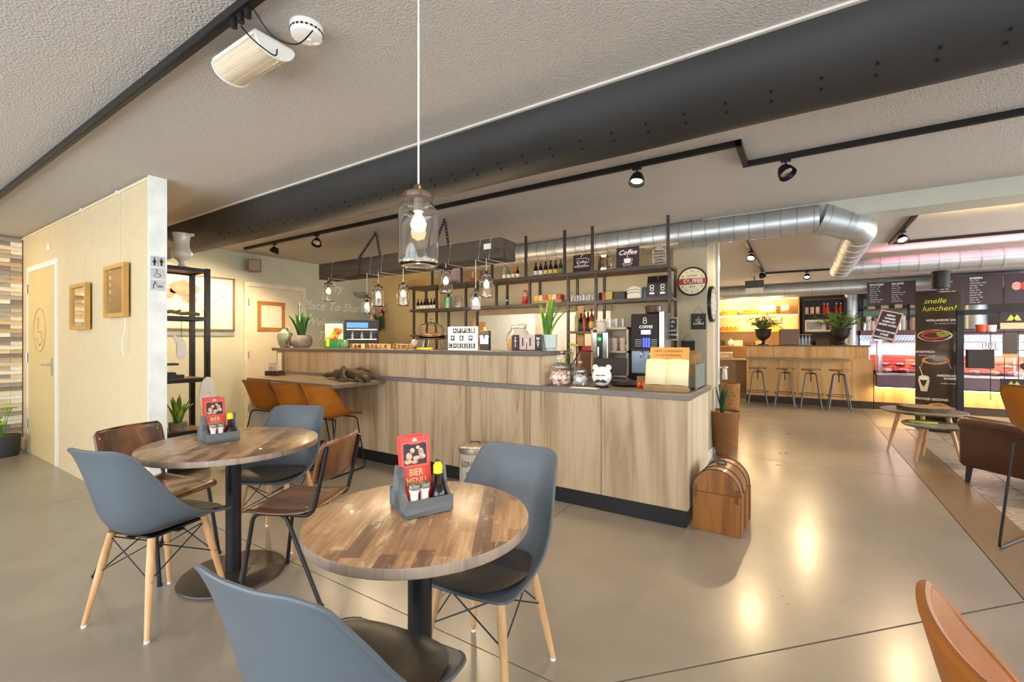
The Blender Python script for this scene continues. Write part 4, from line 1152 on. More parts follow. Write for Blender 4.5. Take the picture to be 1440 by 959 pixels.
for i in range(33): z = .02+.50*i/32; pf.append((.086+.109*(i/32)**.8+(.0022 if i % 2 else 0), z))
pf += [(.198, .53), (.186, .53), (.182, .49), (0, .49)]
t.scale = (.88, .88, .97)
B().lathe(pf, 36).build('pot', terracotta, t, ang=60)
B().lathe([(0, .492), (.182, .492), (.182, .497), (.1, .503), (0, .505)], 24).build('gravel', mat('gravel', '9a8f80', .9, var=.4, scale=60, bump=.8, bscale=90), t)
snake(t, (-.02, .0, .50), 13, .34, .07, [leafd], .014, 3)
# potted plant bottom left, beside the toilet door
t = thing('potted_plant', 'bright green leafy plant in a dark pot left of the partition door', 'potted plant', (-7.60, 1.16, 0))
B().lathe([(0, 0), (.12, 0), (.135, .02), (.15, .22), (.152, .235), (.143, .235), (.138, .20), (0, .20)], 32).build('pot', mat('anthracite_pot', '3c3f42', .55), t)
B().lathe([(0, .202), (.138, .202), (.12, .215), (0, .222)], 20).build('moss', mat('moss', '7a6a2a', .95, var=.5, scale=50, bump=.8), t)
rnd = random.Random(5)
for i in range(14):
    az = rnd.uniform(0, 2*PI); L_ = rnd.uniform(.05, .2); h = rnd.uniform(.12, .36)
    tip = (L_*math.cos(az), L_*math.sin(az), .21+h)
    B().tube([(.03*math.cos(az), .03*math.sin(az), .2), (tip[0]*.5, tip[1]*.5, .21+h*.6), tip], .003, 5).build('stalk', leafg, t)
    lb = B(); lb.at(tip[0], tip[1], tip[2], rx=rnd.uniform(-.6, .6), ry=rnd.uniform(-.6, .6), rz=az)
    lb.add([(-.045, 0, 0), (-.02, .035, .008), (.02, .038, .006), (.06, 0, -.012), (.02, -.038, .006), (-.02, -.035, .008), (0, 0, -.004)], [(0, 1, 6), (1, 2, 6), (2, 3, 6), (3, 4, 6), (4, 5, 6), (5, 0, 6)])
    lb.build('leaf', mat('fresh_leaf', '8fc03a', .4, var=.25, scale=20), t, solid=.001)

# =================================================================== PARTITION PICTURES, SIGNS
def hung_mirror(label, u0, v0, u1, v1, tilt):
    a = onY(u0, v0, 1.36); b = onY(u1, v1, 1.36)
    cx = (a.x+b.x)/2; cz = (a.z+b.z)/2; w = (b.x-a.x)/2; h = abs(a.z-b.z)/2
    t = thing('wall_mirror', label, 'mirror', (cx, 1.365, cz), 0, 'wood framed mirrors on wires')
    t.rotation_euler = (tilt, 0, 0)
    fw = .032
    fm = mat('pine_frame', 'c89c52', .45, var=.12)
    B().box(-w, w, -.035, -.0, h-fw, h).box(-w, w, -.035, 0, -h, -h+fw).box(-w, -w+fw, -.035, 0, -h+fw, h-fw).box(w-fw, w, -.035, 0, -h+fw, h-fw).build('frame', fm, t, smooth=False)
    B().box(-w+fw, w-fw, -.018, -.012, -h+fw, h-fw).build('mirror_glass', mat('mirror_glass', 'e2dccb', .04, 1., var=0), t, smooth=False)
    B().tube([(0, .012, h), (0, .004, 2.52-cz)], .0018, 5).build('wire', mat('wire_white', 'ece2c6', .5), t)
    B().box(-.02, .02, -.014, .012, 2.505-cz, 2.535-cz).build('rail_clip', white, t, smooth=False)
    return t
hung_mirror('narrow pine framed mirror nearer the toilet door', 103, 402, 126, 463, .0)
hung_mirror('pine framed mirror nearer the white end of the partition', 151, 376, 180, 445, .0)
sp = onY(178, 446, 1.36)
B().tube(smooth_path([(sp.x, 1.35, sp.z), (sp.x+.01, 1.345, sp.z-.1), (sp.x-.03, 1.34, sp.z-.22), (sp.x, 1.345, sp.z-.31)], 5), .003, 5).build('mirror_light_cord', white, None, label='loose white cord hanging below the mirror nearer the partition end', cat='cord')
# three pictogram signs on the white end
greyp = mat('sign_grey', 'c4c8c8', .4)
def sign_plate(label, zc, draw):
    t = thing('toilet_sign', label, 'sign', (-4.139, 1.428, zc), PI/2, 'toilet signs on the partition end')
    B().box(-.046, .046, -.004, 0, -.040, .040).build('plate', greyp, t, smooth=False)
    draw(t); return t
def person(b, x, skirt=False):
    b.at(0, 0, 0)
    b.prism([(x+.006*math.cos(a*PI/5), .024+.006*math.sin(a*PI/5)) for a in range(10)], -.0055, -.004, 'y')
    if skirt: b.prism([(x-.004, .016), (x+.004, .016), (x+.014, -.010), (x+.006, -.010), (x+.006, -.03), (x-.006, -.03), (x-.006, -.010), (x-.014, -.010)][::-1], -.0055, -.004, 'y')
    else: b.prism([(x-.011, .016), (x+.011, .016), (x+.011, -.006), (x+.006, -.006), (x+.006, -.03), (x-.006, -.03), (x-.006, -.006), (x-.011, -.006)][::-1], -.0055, -.004, 'y')
def dr1(t):
    b = B(); person(b, -.022, True); person(b, .022); b.box(-.001, .001, -.0055, -.004, -.032, .03); b.build('pictogram', text_k, t, smooth=False)
def dr2(t):
    B().at(0, -.0045, 0).tube([(-.008, 0, .018), (-.008, 0, -.004), (.012, 0, -.004), (.02, 0, -.022)], .0028, 6).tube([(-.004+.018*math.cos(a*PI/8), 0, -.012+.018*math.sin(a*PI/8)) for a in range(7, 16)], .002, 6).sphere((-.008, 0, .026), .005, 8).build('pictogram', text_k, t)
def dr3(t):
    B().at(0, -.0045, 0).tube([(-.028, 0, -.028), (-.028, 0, .004), (-.02, 0, .014), (-.006, 0, .002)], .003, 6).sphere((-.018, 0, .022), .0055, 8).tube([(-.006, 0, -.012), (.034, 0, -.012)], .003, 6).tube([(.0, 0, -.004), (.026, 0, -.004)], .0025, 6).build('pictogram', text_k, t)
sign_plate('top grey sign with a woman and a man pictogram on the white partition end', 1.905, dr1)
sign_plate('middle grey sign with a wheelchair pictogram on the white partition end', 1.815, dr2)
sign_plate('bottom grey sign with a baby changing pictogram on the white partition end', 1.725, dr3)
# thermostat
B().box(0, .07, -.018, 0, 0, .07, .004).build('wall_thermostat', white, None, loc=(-6.83, 1.38, 2.27), label='small white wall sensor high on the partition above the door', cat='sensor')

# =================================================================== SHELF UNIT BEHIND THE PARTITION
U = thing('shelf_unit', 'dark metal shelf unit with wooden boards standing behind the partition', 'shelf', (-5.15, 1.56, 0))
# local x 0..: right edge at +.0 ; width along y
SW, SD = .64, .34
for x in (-SD+.0, 0):
    for y in (0.03, SW): B().box(x-.022, x+.022, y-.022, y+.022, 0, 2.04).build('post', blackm, U, smooth=False)
for z in (.06, .40, .92, 1.54, 2.03):
    B().box(-SD+.01, -.01, .04, SW-.01, z-.018, z+.006).build('shelf_board', mat('unit_board', '7a5a45', .5, var=.2, scale=20), U, smooth=False)
    B().box(-SD-.01, .018, .02, .038, z-.034, z+.004).box(-SD-.01, .018, SW-.02, SW+.0, z-.034, z+.004).box(.004, .020, .02, SW+.01, z-.034, z+.004).box(-SD-.02, -SD-.004, .02, SW+.01, z-.034, z+.004).build('rail', blackm, U, smooth=False)
def V(x, y, z): return (-5.15+x, 1.56+y, z)
t = thing('milky_jug', 'pale milky glass jug vase on top of the shelf unit', 'vase', V(-.12, .46, 2.036))
mk = mat('milky_glass', 'c3cdcc', .15, var=.08, coat=.5)
B().lathe([(.075, 0), (.075, .008), (.03, .025), (.022, .05), (.035, .07), (.085, .10), (.095, .15), (.075, .19), (.066, .22), (.068, .28), (.078, .33), (.082, .345), (.078, .345), (.062, .28)], 32, cap=False).build('body', mk, t, ang=60)
B().at(.06, .03, .33, rz=.5).prism([(-.02, -.045), (.07, 0), (-.02, .045)], -.012, .012, 'z').build('spout', mk, t)
t = thing('agave_planter', 'small agave in a ribbed zinc pot on the second shelf of the unit', 'potted plant', V(-.13, .22, 1.548))
pr = [(.075+.035*i/10, .16*i/10) for i in range(11)]
b = B(); vs = []; n = 48
for (r_, z) in pr:
    for k in range(n): q = r_*(1+.05*(k % 2)); vs.append((q*math.cos(2*PI*k/n), q*math.sin(2*PI*k/n), z))
b.add(vs, [(i*n+k, i*n+(k+1) % n, (i+1)*n+(k+1) % n, (i+1)*n+k) for i in range(10) for k in range(n)]+[tuple(reversed(range(n)))])
b.build('pot', mat('zinc_pot', '7f8f98', .4, .4, var=.1), t)
B().lathe([(0, .13), (.10, .13), (0, .15)], 16).build('soil', soil, t)
snake(t, (0, 0, .14), 14, .15, .12, [leafd], .014, 9)
t = thing('driftwood_piece', 'mossy piece of driftwood lying on the second shelf of the unit', 'driftwood', V(-.12, .40, 1.548))
B().tube(smooth_path([(0, -.12, .02), (.02, -.04, .045), (0, .05, .03), (.03, .14, .035), (.05, .20, .02)], 5), [.018]*21, 8).tube([(0, -.02, .03), (.06, .03, .06)], .01, 6).build('branch', mat('mossy_wood', '7a7a45', .9, var=.4, scale=25, bump=.6), t)
t = thing('old_radio', 'small dark retro device on the third shelf of the unit', 'ornament', V(-.15, .30, .928))
B().box(-.09, .09, -.16, .16, .0, .035).box(-.06, .06, -.12, .10, .035, .06).box(-.05, -.03, -.05, -.03, .06, .13).box(-.05, -.03, .03, .05, .06, .13).box(-.07, .07, -.15, .12, .13, .15).build('body', black, t, smooth=False)
t = thing('wooden_ornament', 'brown wooden ornament on a stand at the back of the third shelf', 'ornament', V(-.20, .14, .928))
B().box(-.03, .03, -.05, .05, 0, .02).cyl((0, 0, .02), (0, 0, .16), .006, n=8).box(-.02, .02, -.10, .10, .16, .185).box(-.02, .02, -.11, .09, .30, .33).cyl((0, 0, .16), (0, 0, .30), .005, n=8).build('body', walnutseat, t)
for nm, zc, sx in (('paper duck garland tag hanging at the shelf unit, upper one', 1.22, 1.0), ('large white oval paper tag hanging at the shelf unit, lower one', .76, 1.75)):
    y0 = .40 if zc > 1.2 else .63
    t = thing('hanging_tag', nm, 'ornament', V(.030, y0, zc), PI/2+.25)
    B().prism([(.048*sx*math.cos(a*PI/12)*(1 if math.sin(a*PI/12) > -.2 else 1.15), .10*sx*math.sin(a*PI/12)) for a in range(24)], -.004, .004, 'y').build('tag_card', mat('tag_white', 'e4e8ee', .6), t, smooth=False)
    if zc > 1.2: B().prism([(-.05, .05), (-.085, .12), (-.06, .14), (-.02, .09)][::-1], -.004, .004, 'y').build('duck_head', mat('tag_white', 'e4e8ee', .6), t, smooth=False)
    else: B().prism([(.018+.006*math.cos(a*PI/4), .012+.006*math.sin(a*PI/4)) for a in range(8)], -.006, -.004, 'y').prism([(-.006+.004*math.cos(a*PI/4), .012+.004*math.sin(a*PI/4)) for a in range(8)], -.006, -.004, 'y').build('small_print', mat('tag_green', '6fa58d', .6), t, smooth=False)
    B().tube([(0, 0, .095*sx), (.0, 0, .095*sx+.26)], .0025, 5).build('string', black, t)
# low things on the unit's lower boards
t = thing('snake_plant', 'green and yellow snake plant behind the lower boards of the shelf unit', 'potted plant', V(-.10, .42, .408))
B().lathe([(0, 0), (.07, 0), (.08, .08), (.074, .08), (0, .07)], 20).build('pot', stone, t)
snake(t, (0, 0, .07), 12, .30, .12, [leafg, leafy], .018, 12)
t = thing('old_camera', 'old black camera on the low board of the shelf unit', 'camera', V(-.02, .17, .408), PI/2)
B().box(-.06, .06, -.02, .02, 0, .07, .004).box(-.02, .02, -.02, .02, .07, .085).build('body', black, t, smooth=False)
B().cyl((0, -.02, .035), (0, -.055, .035), .025, n=18).build('lens', mat('lens_grey', '7a7f85', .2, .7), t)
t = thing('picture_frame', 'dark framed picture leaning at the back of the low board', 'picture frame', V(-.24, .22, .408), PI/2)
B().box(-.10, .10, -.008, .008, 0, .02).box(-.10, .10, -.008, .008, .18, .20).box(-.10, -.08, -.008, .008, .02, .18).box(.08, .10, -.008, .008, .02, .18).build('frame', black, t, smooth=False)
B().box(-.08, .08, -.002, .004, .02, .18).build('picture', mat('pale_print', 'cfc3b3', .6, var=.2), t, smooth=False)

# =================================================================== LEFT WALL THINGS
t = thing('wall_art', 'large framed painting with coral poppies on the left wall behind the shelf unit', 'painting', (-6.645, 2.47, 1.80), PI/2)
W2, H2_ = .70, .36
B().box(-W2, W2, -.035, 0, -H2_, -H2_+.022).box(-W2, W2, -.035, 0, H2_-.022, H2_).box(-W2, -W2+.022, -.035, 0, -H2_, H2_).box(W2-.022, W2, -.035, 0, -H2_, H2_).build('frame', mat('thin_brown_frame', '8c6a44', .4), t, smooth=False)
B().box(-W2+.022, W2-.022, -.018, -.004, -H2_+.022, H2_-.022).build('canvas', mat('canvas_pink_white', 'f5e9e2', .6, var=.06, scale=3), t, smooth=False)
pop = mat('poppy_coral', 'ee9c86', .6, var=.2, scale=14)
for (x, z, r_) in ((.10, .17, .17), (-.12, .1, .12), (.16, .04, .09), (-.3, .2, .1)):
    B().prism([(x+r_*(1+.12*math.sin(a*1.9))*math.cos(a*PI/12), z+r_*.6*(1+.15*math.sin(a*2.3))*math.sin(a*PI/12)) for a in range(24)], -.0205, -.018, 'y').build('poppy_print', pop, t, smooth=False)
B().tube([(.30, -.019, -.12), (.42, -.019, .0), (.60, -.019, .14)], .005, 4).tube([(.28, -.019, -.17), (.40, -.019, -.08)], .004, 4).tube([(-.2, -.019, -.3), (-.1, -.019, .05)], .004, 4).build('stem_print', mat('stem_grey', 'a59d90', .6), t)
B().box(0, .02, -.55, .70, -.06, 0).build('wall_ledge', mat('ledge_greyblue', '9fa9a4', .5), None, loc=(-6.65, 2.47, 1.43), smooth=False, label='narrow grey-blue ledge on the wall under the poppy painting', cat='ledge')
t = thing('wall_speaker', 'brown-grey box loudspeaker on the left wall near the ceiling', 'loudspeaker', (-6.50, 3.38, 2.36), PI/2-.5)
B().box(-.08, .08, -.07, .07, -.085, .085, .006).build('cabinet', mat('speaker_grey', '6b6359', .5), t, smooth=False)
B().box(-.07, .07, -.075, -.07, -.075, .075).build('grille', mat('speaker_grille', '9d9388', .8, bump=.6, bscale=300), t, smooth=False)
B().box(-.02, .02, .07, .13, -.02, .02).build('bracket', black, t, smooth=False)
t = thing('wall_camera', 'small white ceiling camera under the left wall top', 'camera', (-6.60, 4.60, 2.31), PI/2)
B().cyl((0, .04, 0), (0, -.01, 0), .045, n=18).build('mount', white, t)
B().sphere((.03, -.03, 0), .032, 14).build('lens_dome', black, t)
t = thing('wall_uplight', 'grey half-round wall lamp over the chalk lettering', 'wall lamp', (-6.65, 5.30, 2.16), PI/2)
B().lathe([(.0, -.10), (.06, -.09), (.12, -.05), (.14, 0), (.13, 0)], 20, a0=-PI, a1=0, cap=False).build('shade', mat('shade_grey', '9da19a', .5), t, solid=.004)
# chalk lettering on the sage wall
t = thing('wall_lettering', 'faint white script lettering painted on the sage wall', 'lettering', (-6.648, 4.78, 1.75), PI/2)
scr = mat('pale_script', 'fbfbf4', .6, var=0)
for (s_, x, z, sz, sk) in (('Try', .0, .44, .20, .3), ('Place To Share', .0, .12, .20, .35), ('Welcome', -.18, -.14, .18, .35), ('To', -.22, -.37, .20, .35)):
    text('lettering', s_, sz, scr, t, (x, -.001, z), (PI/2, 0, 0), .0006, shear=sk, bold=.002)
# =================================================================== THINGS ON THE RAISED TOP
ZT = 1.213
def atx(u, y): return onY(u, 480, y).x
def pxm(u, y):
    p = onY(u, 480, y); return (-p.x*_s+p.y*_c)/635.
def bottle(label, loc, h=.30, r=.035, glassm=None, labm=None, capm=None, group=None, neck=.32):
    t = thing('bottle', label, 'bottle', loc, random.uniform(-.3, .3), group)
    B().lathe([(0, 0), (r*.95, 0), (r, .01), (r, h*(.62-neck*.15)), (r*.85, h*.66), (r*.42, h*(1-neck*.75)), (r*.36, h*.93), (r*.42, h*.94), (r*.42, h*.96), (0, h*.965)], 18).build('glass_body', glassm or darkglass, t, ang=50)
    if labm: B().lathe([(r+.0008, h*.14), (r+.0008, h*.42)], 18, cap=False).build('label_band', labm, t)
    B().lathe([(r*.46, h*.90), (r*.46, h), (0, h*1.003)], 12).build('cap', capm or black, t)
    return t
def box_item(nm, label, cat, loc, w, d, h, m, rz=0, group=None):
    return tag(B().box(-w/2, w/2, -d/2, d/2, 0, h, min(w, d, h)*.06).build(nm, m, smooth=False, loc=loc, rz=rz), label, cat, group)
Yb = 3.42
# jug, stone planter
t = thing('stoneware_jug', 'pale green stoneware jug at the left end of the raised bar top', 'jug', (atx(401, 3.37), 3.37, ZT))
B().lathe([(0, 0), (.055, 0), (.085, .05), (.10, .13), (.09, .19), (.045, .225), (.035, .25), (.042, .262), (.035, .262), (.03, .22)], 28).build('body', mat('celadon', '8f9a86', .3, var=.1, coat=.3), t)
B().tube(smooth_path([(.04, 0, .25), (.09, 0, .26), (.11, 0, .22), (.09, 0, .17)], 5), .008, 8).build('handle', mat('celadon', '8f9a86', .3), t)
t = thing('stone_planter', 'oval grey stone bowl with snake plant at the left end of the bar', 'potted plant', (atx(424, 3.45), 3.45, ZT))
B().lathe([(0, 0), (.085, 0), (.125, .04), (.135, .09), (.12, .14), (.105, .16), (.095, .16), (.09, .13), (0, .13)], 28).build('bowl', stone, t)
snake(t, (0, 0, .13), 15, .34, .18, [leafg, leafd], .024, 21)
t = thing('small_figurine', 'two small brown figurines before the stoneware jug', 'figurine', (atx(402, 3.28), 3.28, ZT))
B().lathe([(0, 0), (.02, 0), (.024, .03), (.012, .06), (.018, .075), (.01, .10), (0, .105)], 12).lathe([(0, 0), (.018, 0), (.02, .03), (.01, .05), (.014, .065), (0, .08)], 12, c=(.045, .01, 0)).build('body', mat('brown_ceramic', '6a5a48', .5, var=.2), t)
# juice display card
t = thing('juice_display', 'fruit-printed juice display card standing on the bar', 'display card', (atx(470, 3.46), 3.46, ZT), .5)
w = .085
B().box(-w*1.3, w*1.3, -.01, .01, 0, .30).build('card', mat('mint_card', 'bfe0c0', .5), t, smooth=False)
B().box(-w*1.25, w*1.25, -.03, -.01, 0, .11).build('green_pocket', mat('green_print', '2f8f4a', .5, var=.3, scale=30), t, smooth=False)
rnd = random.Random(2)
for i, c_ in enumerate(('e87722', 'f2b233', 'd23b2a', 'f29a2e', '7db53c', 'c93f30', 'f6c945', 'e06a25')):
    x, z = rnd.uniform(-.085, .085), rnd.uniform(.10, .22)
    B().prism([(x+.03*math.cos(a*PI/6), z+.028*math.sin(a*PI/6)) for a in range(12)], -.0305-.001*i, -.010, 'y').build('fruit_print', mat('fruit_%d' % i, c_, .5), t, smooth=False)
B().box(-.085, -.045, -.036, -.03, .02, .12).build('bottle_print', mat('juice_yellow', 'e8d24a', .4), t, smooth=False)
t = thing('candle_glass', 'small green glass with straw-coloured filling next to the juice display', 'glass', (atx(485, 3.42), 3.40, ZT))
B().lathe([(0, .004), (.045, .004), (.06, .04), (.055, .09), (.05, .10)], 20, cap=False).build('glass_bowl', mat('green_tint_glass', '7db68a', .1, trans=.6, var=.1), t)
B().lathe([(0, 0), (.035, 0), (.045, .03), (0, .05)], 16).build('filling', mat('filling_orange', 'b5713a', .8, var=.3), t)
# wooden letter blocks
word = [(c_, i) for i, c_ in enumerate('FAM BUKIR ZENS') if c_ != ' ']
blockm = wood('letter_block_wood', ['b98550', 'd6a66c', 'e0b880'], freq=14, axis=0)
bx0 = atx(497, 3.33); bx1 = atx(578, 3.33)
for n_, (c_, i) in enumerate(word):
    x = bx0+(bx1-bx0)*i/13
    t = thing('letter_block', 'wooden letter block %s on the raised bar top, %s' % (c_, {'F': 'first of the row', 'S': 'last of the row'}.get(c_, 'between '+(word[n_-1][0]+' and '+word[n_+1][0] if 0 < n_ < len(word)-1 else ''))), 'letter block', (x, 3.33, ZT), random.uniform(-.2, .2), 'wooden letter blocks')
    B().box(-.027, .027, -.027, .027, 0, .055, .003).build('block', blockm, t, smooth=False)
    text('lettering', c_, .058, text_k, t, (0, -.0275, .027), bold=.001)
# glass dome with pastries
t = thing('cake_stand', 'glass-domed cake stand on metal legs on the bar', 'cake stand', (atx(606, 3.43), 3.43, ZT))
B().lathe([(0, .10), (.155, .10), (.165, .105), (.165, .112), (0, .112)], 32).build('plate', mat('dark_wood_plate', '5a4534', .4), t)
B().lathe([(.150, .114), (.150, .16), (.138, .21), (.105, .25), (.05, .272), (.012, .277)], 32, cap=False).build('glass_dome', realglass, t, solid=.003, ang=80)
B().sphere((0, 0, .295), .018, 12).cyl((0, 0, .275), (0, 0, .285), .008).build('knob', realglass, t)
for k in range(3):
    a = k*2*PI/3+.4
    B().tube([(.11*math.cos(a), .11*math.sin(a), .10), (.13*math.cos(a+.15), .13*math.sin(a+.15), 0)], .004, 6).tube([(.11*math.cos(a+.3), .11*math.sin(a+.3), .10), (.13*math.cos(a+.15), .13*math.sin(a+.15), 0)], .004, 6).build('leg', steel, t)
pas = mat('golden_pastry', 'd98a3a', .6, var=.3, scale=40, bump=.4)
for k in range(7):
    a = k*2*PI/6; rr = .095 if k < 6 else 0
    p = B().sphere((0, 0, 0), .038, 12, (1.25, .8, .75)).build('pastry', pas, None, label=('golden pastry under the glass dome'), cat='pastry', group='pastries under the glass dome')
    p.location = (t.location.x+rr*math.cos(a), t.location.y+rr*math.sin(a), ZT+.142); p.rotation_euler = (0, 0, a+1)
t = thing('paper_napkin', 'pale pink crumpled napkin hanging from the cake stand', 'napkin', (atx(586, 3.36), 3.33, ZT))
B().add([(-.03, 0, .10), (.05, .02, .12), (.03, -.01, .04), (-.05, -.01, .02), (0, -.03, .08)], [(0, 1, 4), (1, 2, 4), (2, 3, 4), (3, 0, 4)]).build('paper_sheet', mat('pink_paper', 'e6c9bd', .8), t, solid=.002)
t = thing('serving_board', 'round wooden board with yellow rim in front of the cake stand', 'serving board', (atx(598, 3.32), 3.315, ZT))
B().lathe([(0, 0), (.07, 0), (.075, .006), (.075, .022), (0, .024)], 28).build('board', lightwood, t)
B().lathe([(.0755, .004), (.078, .012), (.0755, .02)], 28, cap=False).build('rim', yellow, t)
# light box
t = thing('light_box_sign', 'white light box sign reading APPLE & CHEESE on the bar', 'sign', (atx(651, 3.36), 3.34, ZT), .05)
w = .165; hh = .222
B().box(-w, w, 0, .035, 0, hh, .003).build('box', emit('lightbox_lit', 'f7f4ec', .75), t, smooth=False)
def cells(row, s_, w0, z):
    for i, c_ in enumerate(s_):
        if c_ == ' ': continue
        x = w0+i*.053
        B().box(x-.023, x+.023, -.003, 0, z-.024, z+.024).build('letter_tile', text_k, t, smooth=False)
        if c_ == '<':
            B().prism([(x, z-.014), (x+.015, z+.003), (x+.013, z+.012), (x+.006, z+.014), (x, z+.008), (x-.006, z+.014), (x-.013, z+.012), (x-.015, z+.003)], -.0042, -.003, 'y').build('heart', text_w, t, smooth=False)
        else: text('lettering', c_, .046, text_w, t, (x, -.0036, z), bold=.0008)
cells(0, 'APPLE', -.08, .185); cells(1, '< & <', -.106, .115); cells(2, 'CHEESE', -.132, .042)
# dark pouch
t = thing('mustache_card', 'small black card with white oval band next to the light box', 'card', (atx(681, 3.40), 3.40, ZT))
B().box(-.055, .055, 0, .03, 0, .185, .004).build('card', mat('charcoal', '2d2b2c', .6), t, smooth=False)
B().box(-.045, .045, -.002, 0, .06, .11).prism([(-.03+.022*math.cos(a*PI/6), .125+.015*math.sin(a*PI/6)) for a in range(12)], -.002, 0, 'y').prism([(.03+.022*math.cos(a*PI/6), .125+.015*math.sin(a*PI/6)) for a in range(12)], -.002, 0, 'y').build('white_print', text_w, t, smooth=False)
B().cyl((0, .015, .185), (0, .015, .215), .014, n=10).build('cap', mat('brass_cap', 'caa24a', .3, .8), t)
# number plates in a wire rack + clip jar behind
t = thing('preserving_jar', 'glass clip jar with nuts behind the number plates', 'jar', (atx(729, 3.50), 3.50, ZT))
B().lathe([(0, .004), (.09, .004), (.105, .02), (.11, .12), (.09, .17), (.068, .19), (.068, .215)], 28, cap=False).lathe([(.0, .232), (.07, .232), (.074, .222), (.074, .214)], 28, cap=False).build('glass_body', clear, t, ang=60)
B().lathe([(0, .005), (.10, .02), (.104, .10), (.06, .14), (0, .145)], 20).build('nuts', mat('nuts', 'b08a52', .8, var=.5, scale=50, bump=.8), t)
B().tube([(.071*math.cos(a*PI/12), .071*math.sin(a*PI/12), .205) for a in range(24)], .003, 5, closed=True).tube([(.071, 0, .205), (.09, 0, .225), (.07, 0, .245), (0, 0, .238)], .003, 5).build('wire_clip', steel, t)
t = thing('plate_rack', 'wire rack with dark and pink number plates in front of the clip jar', 'sign', (atx(742, 3.34), 3.33, ZT))
dkp = mat('plate_dark', '3b2b33', .5); pkp = mat('plate_pink', 'd9bcb4', .5)
for x, m_, s_, sz, ls in ((-.115, dkp, 'T\nH\nI\nS', .026, text_w), (-.04, pkp, '1', .10, text_k), (.035, pkp, '1', .10, text_k), (.112, dkp, 'W\nA\nY', .034, text_w)):
    B().box(x-.034, x+.034, -.006, 0, .012, .142, .003).build('number_plate', m_, t, smooth=False)
    text('lettering', s_, sz, ls, t, (x, -.0066, .076 if len(s_) < 2 else .076), line=.85, bold=.001)
B().tube([(-.165, .03, 0), (-.155, 0, .13), (-.15, 0, .01), (.15, 0, .01), (.155, 0, .13), (.165, .03, 0)], .003, 5).build('wire_rack', black, t)
# snake plant in white pot
t = thing('white_pot_plant', 'tall snake plant in a pale grey pot at the right end of the raised top', 'potted plant', (atx(770, 3.44), 3.44, ZT))
B().lathe([(0, 0), (.066, 0), (.074, .006), (.074, .012), (.070, .018), (.080, .03), (.084, .14), (.080, .142), (.076, .12), (0, .12)], 32).build('pot', mat('pale_grey_pot', 'b9c2c0', .3, var=.04, coat=.3), t)
vg = mat('variegated_leaf', '6e9a3e', .4, var=.45, scale=10, stretch=(1, 1, .3))
snake(t, (0, 0, .12), 11, .37, .13, [vg, leafy, leafg], .020, 31)
b = B(); blade(b, (.03, -.02, .12), .30, .22, -.1, .016); b.build('leaf', leafy, t, solid=.0025, ang=180)

# =================================================================== THINGS ON THE LOW WORKTOP
ZW = .930
def candy_jar(label, u, y, R, h, fill_h, fm, lid=True):
    t = thing('sweets_jar', label, 'jar', (atx(u, y), y, ZW), 0, 'glass sweets jars')
    B().lathe([(0, .003), (R*.95, .003), (R, .015), (R, h*.8), (R*.85, h*.95), (R*.8, h)], 28, cap=False).build('glass_body', clear, t, ang=60)
    rnd = random.Random(int(u))
    mb = B()
    src_ = None
    cnt = 0
    for k in range(46):
        a = rnd.uniform(0, 2*PI); rr = (R-.017)*math.sqrt(rnd.uniform(.35, 1)); z = .018+rnd.uniform(0, fill_h-.02)
        mb.at(rr*math.cos(a), rr*math.sin(a), z, rnd.uniform(0, 3), rnd.uniform(0, 3), 0).box(-.012, .012, -.012, .012, -.012, .012, .004)
    mb.build('sweets', fm, t, kind='stuff')
    if lid:
        B().lathe([(R*.86, h+.002), (R*.8, h+.02), (R*.4, h+.035), (.01, h+.045), (.02, h+.07), (.018, h+.085), (0, h+.09)], 28, cap=False).build('glass_lid', clear, t, ang=60)
        B().lathe([(R*.87, h-.004), (R*.88, h+.004)], 28, cap=False).build('lid_ring', steel, t)
    return t
candy_jar('big glass jar of pink marshmallows on the low worktop', 787, 3.40, .098, .15, .12, marsh)
candy_jar('round glass jar of grey-white sweets left of the porcelain head', 816, 3.43, .064, .12, .085, mat('grey_sweets', 'cfd0d2', .5, var=.15))
t = thing('glass_carafe', 'stoppered glass carafe standing behind the marshmallow jar', 'carafe', (atx(795, 3.62), 3.70, ZW))
B().lathe([(0, .003), (.07, .003), (.085, .03), (.08, .13), (.04, .19), (.03, .22), (.042, .25), (.02, .27), (.03, .29), (0, .31)], 24, cap=False).build('glass_body', clear, t)
t = thing('artificial_flowers', 'yellow and purple artificial flowers behind the glass jars', 'flowers', (atx(797, 3.80), 3.85, ZW))
B().lathe([(0, 0), (.04, 0), (.05, .12), (.045, .12), (0, .1)], 16).build('vase', mat('dark_vase', '4a3526', .5), t)
rnd = random.Random(4)
for k in range(8):
    x, y, z = rnd.uniform(-.06, .06), rnd.uniform(-.05, .05), rnd.uniform(.22, .36)
    fb = B()
    for q in range(6): fb.at(x+.018*math.cos(q*PI/3), y+.018*math.sin(q*PI/3), z).sphere((0, 0, 0), .014, 8, (1, 1, .5))
    fb.build('blossom', mat('blossom_yellow', 'e3c33a', .6) if k % 4 else mat('blossom_purple', '5a3a9a', .6), t)
    B().tube([(0, 0, .1), (x, y, z)], .002, 4).build('stem', leafg, t)
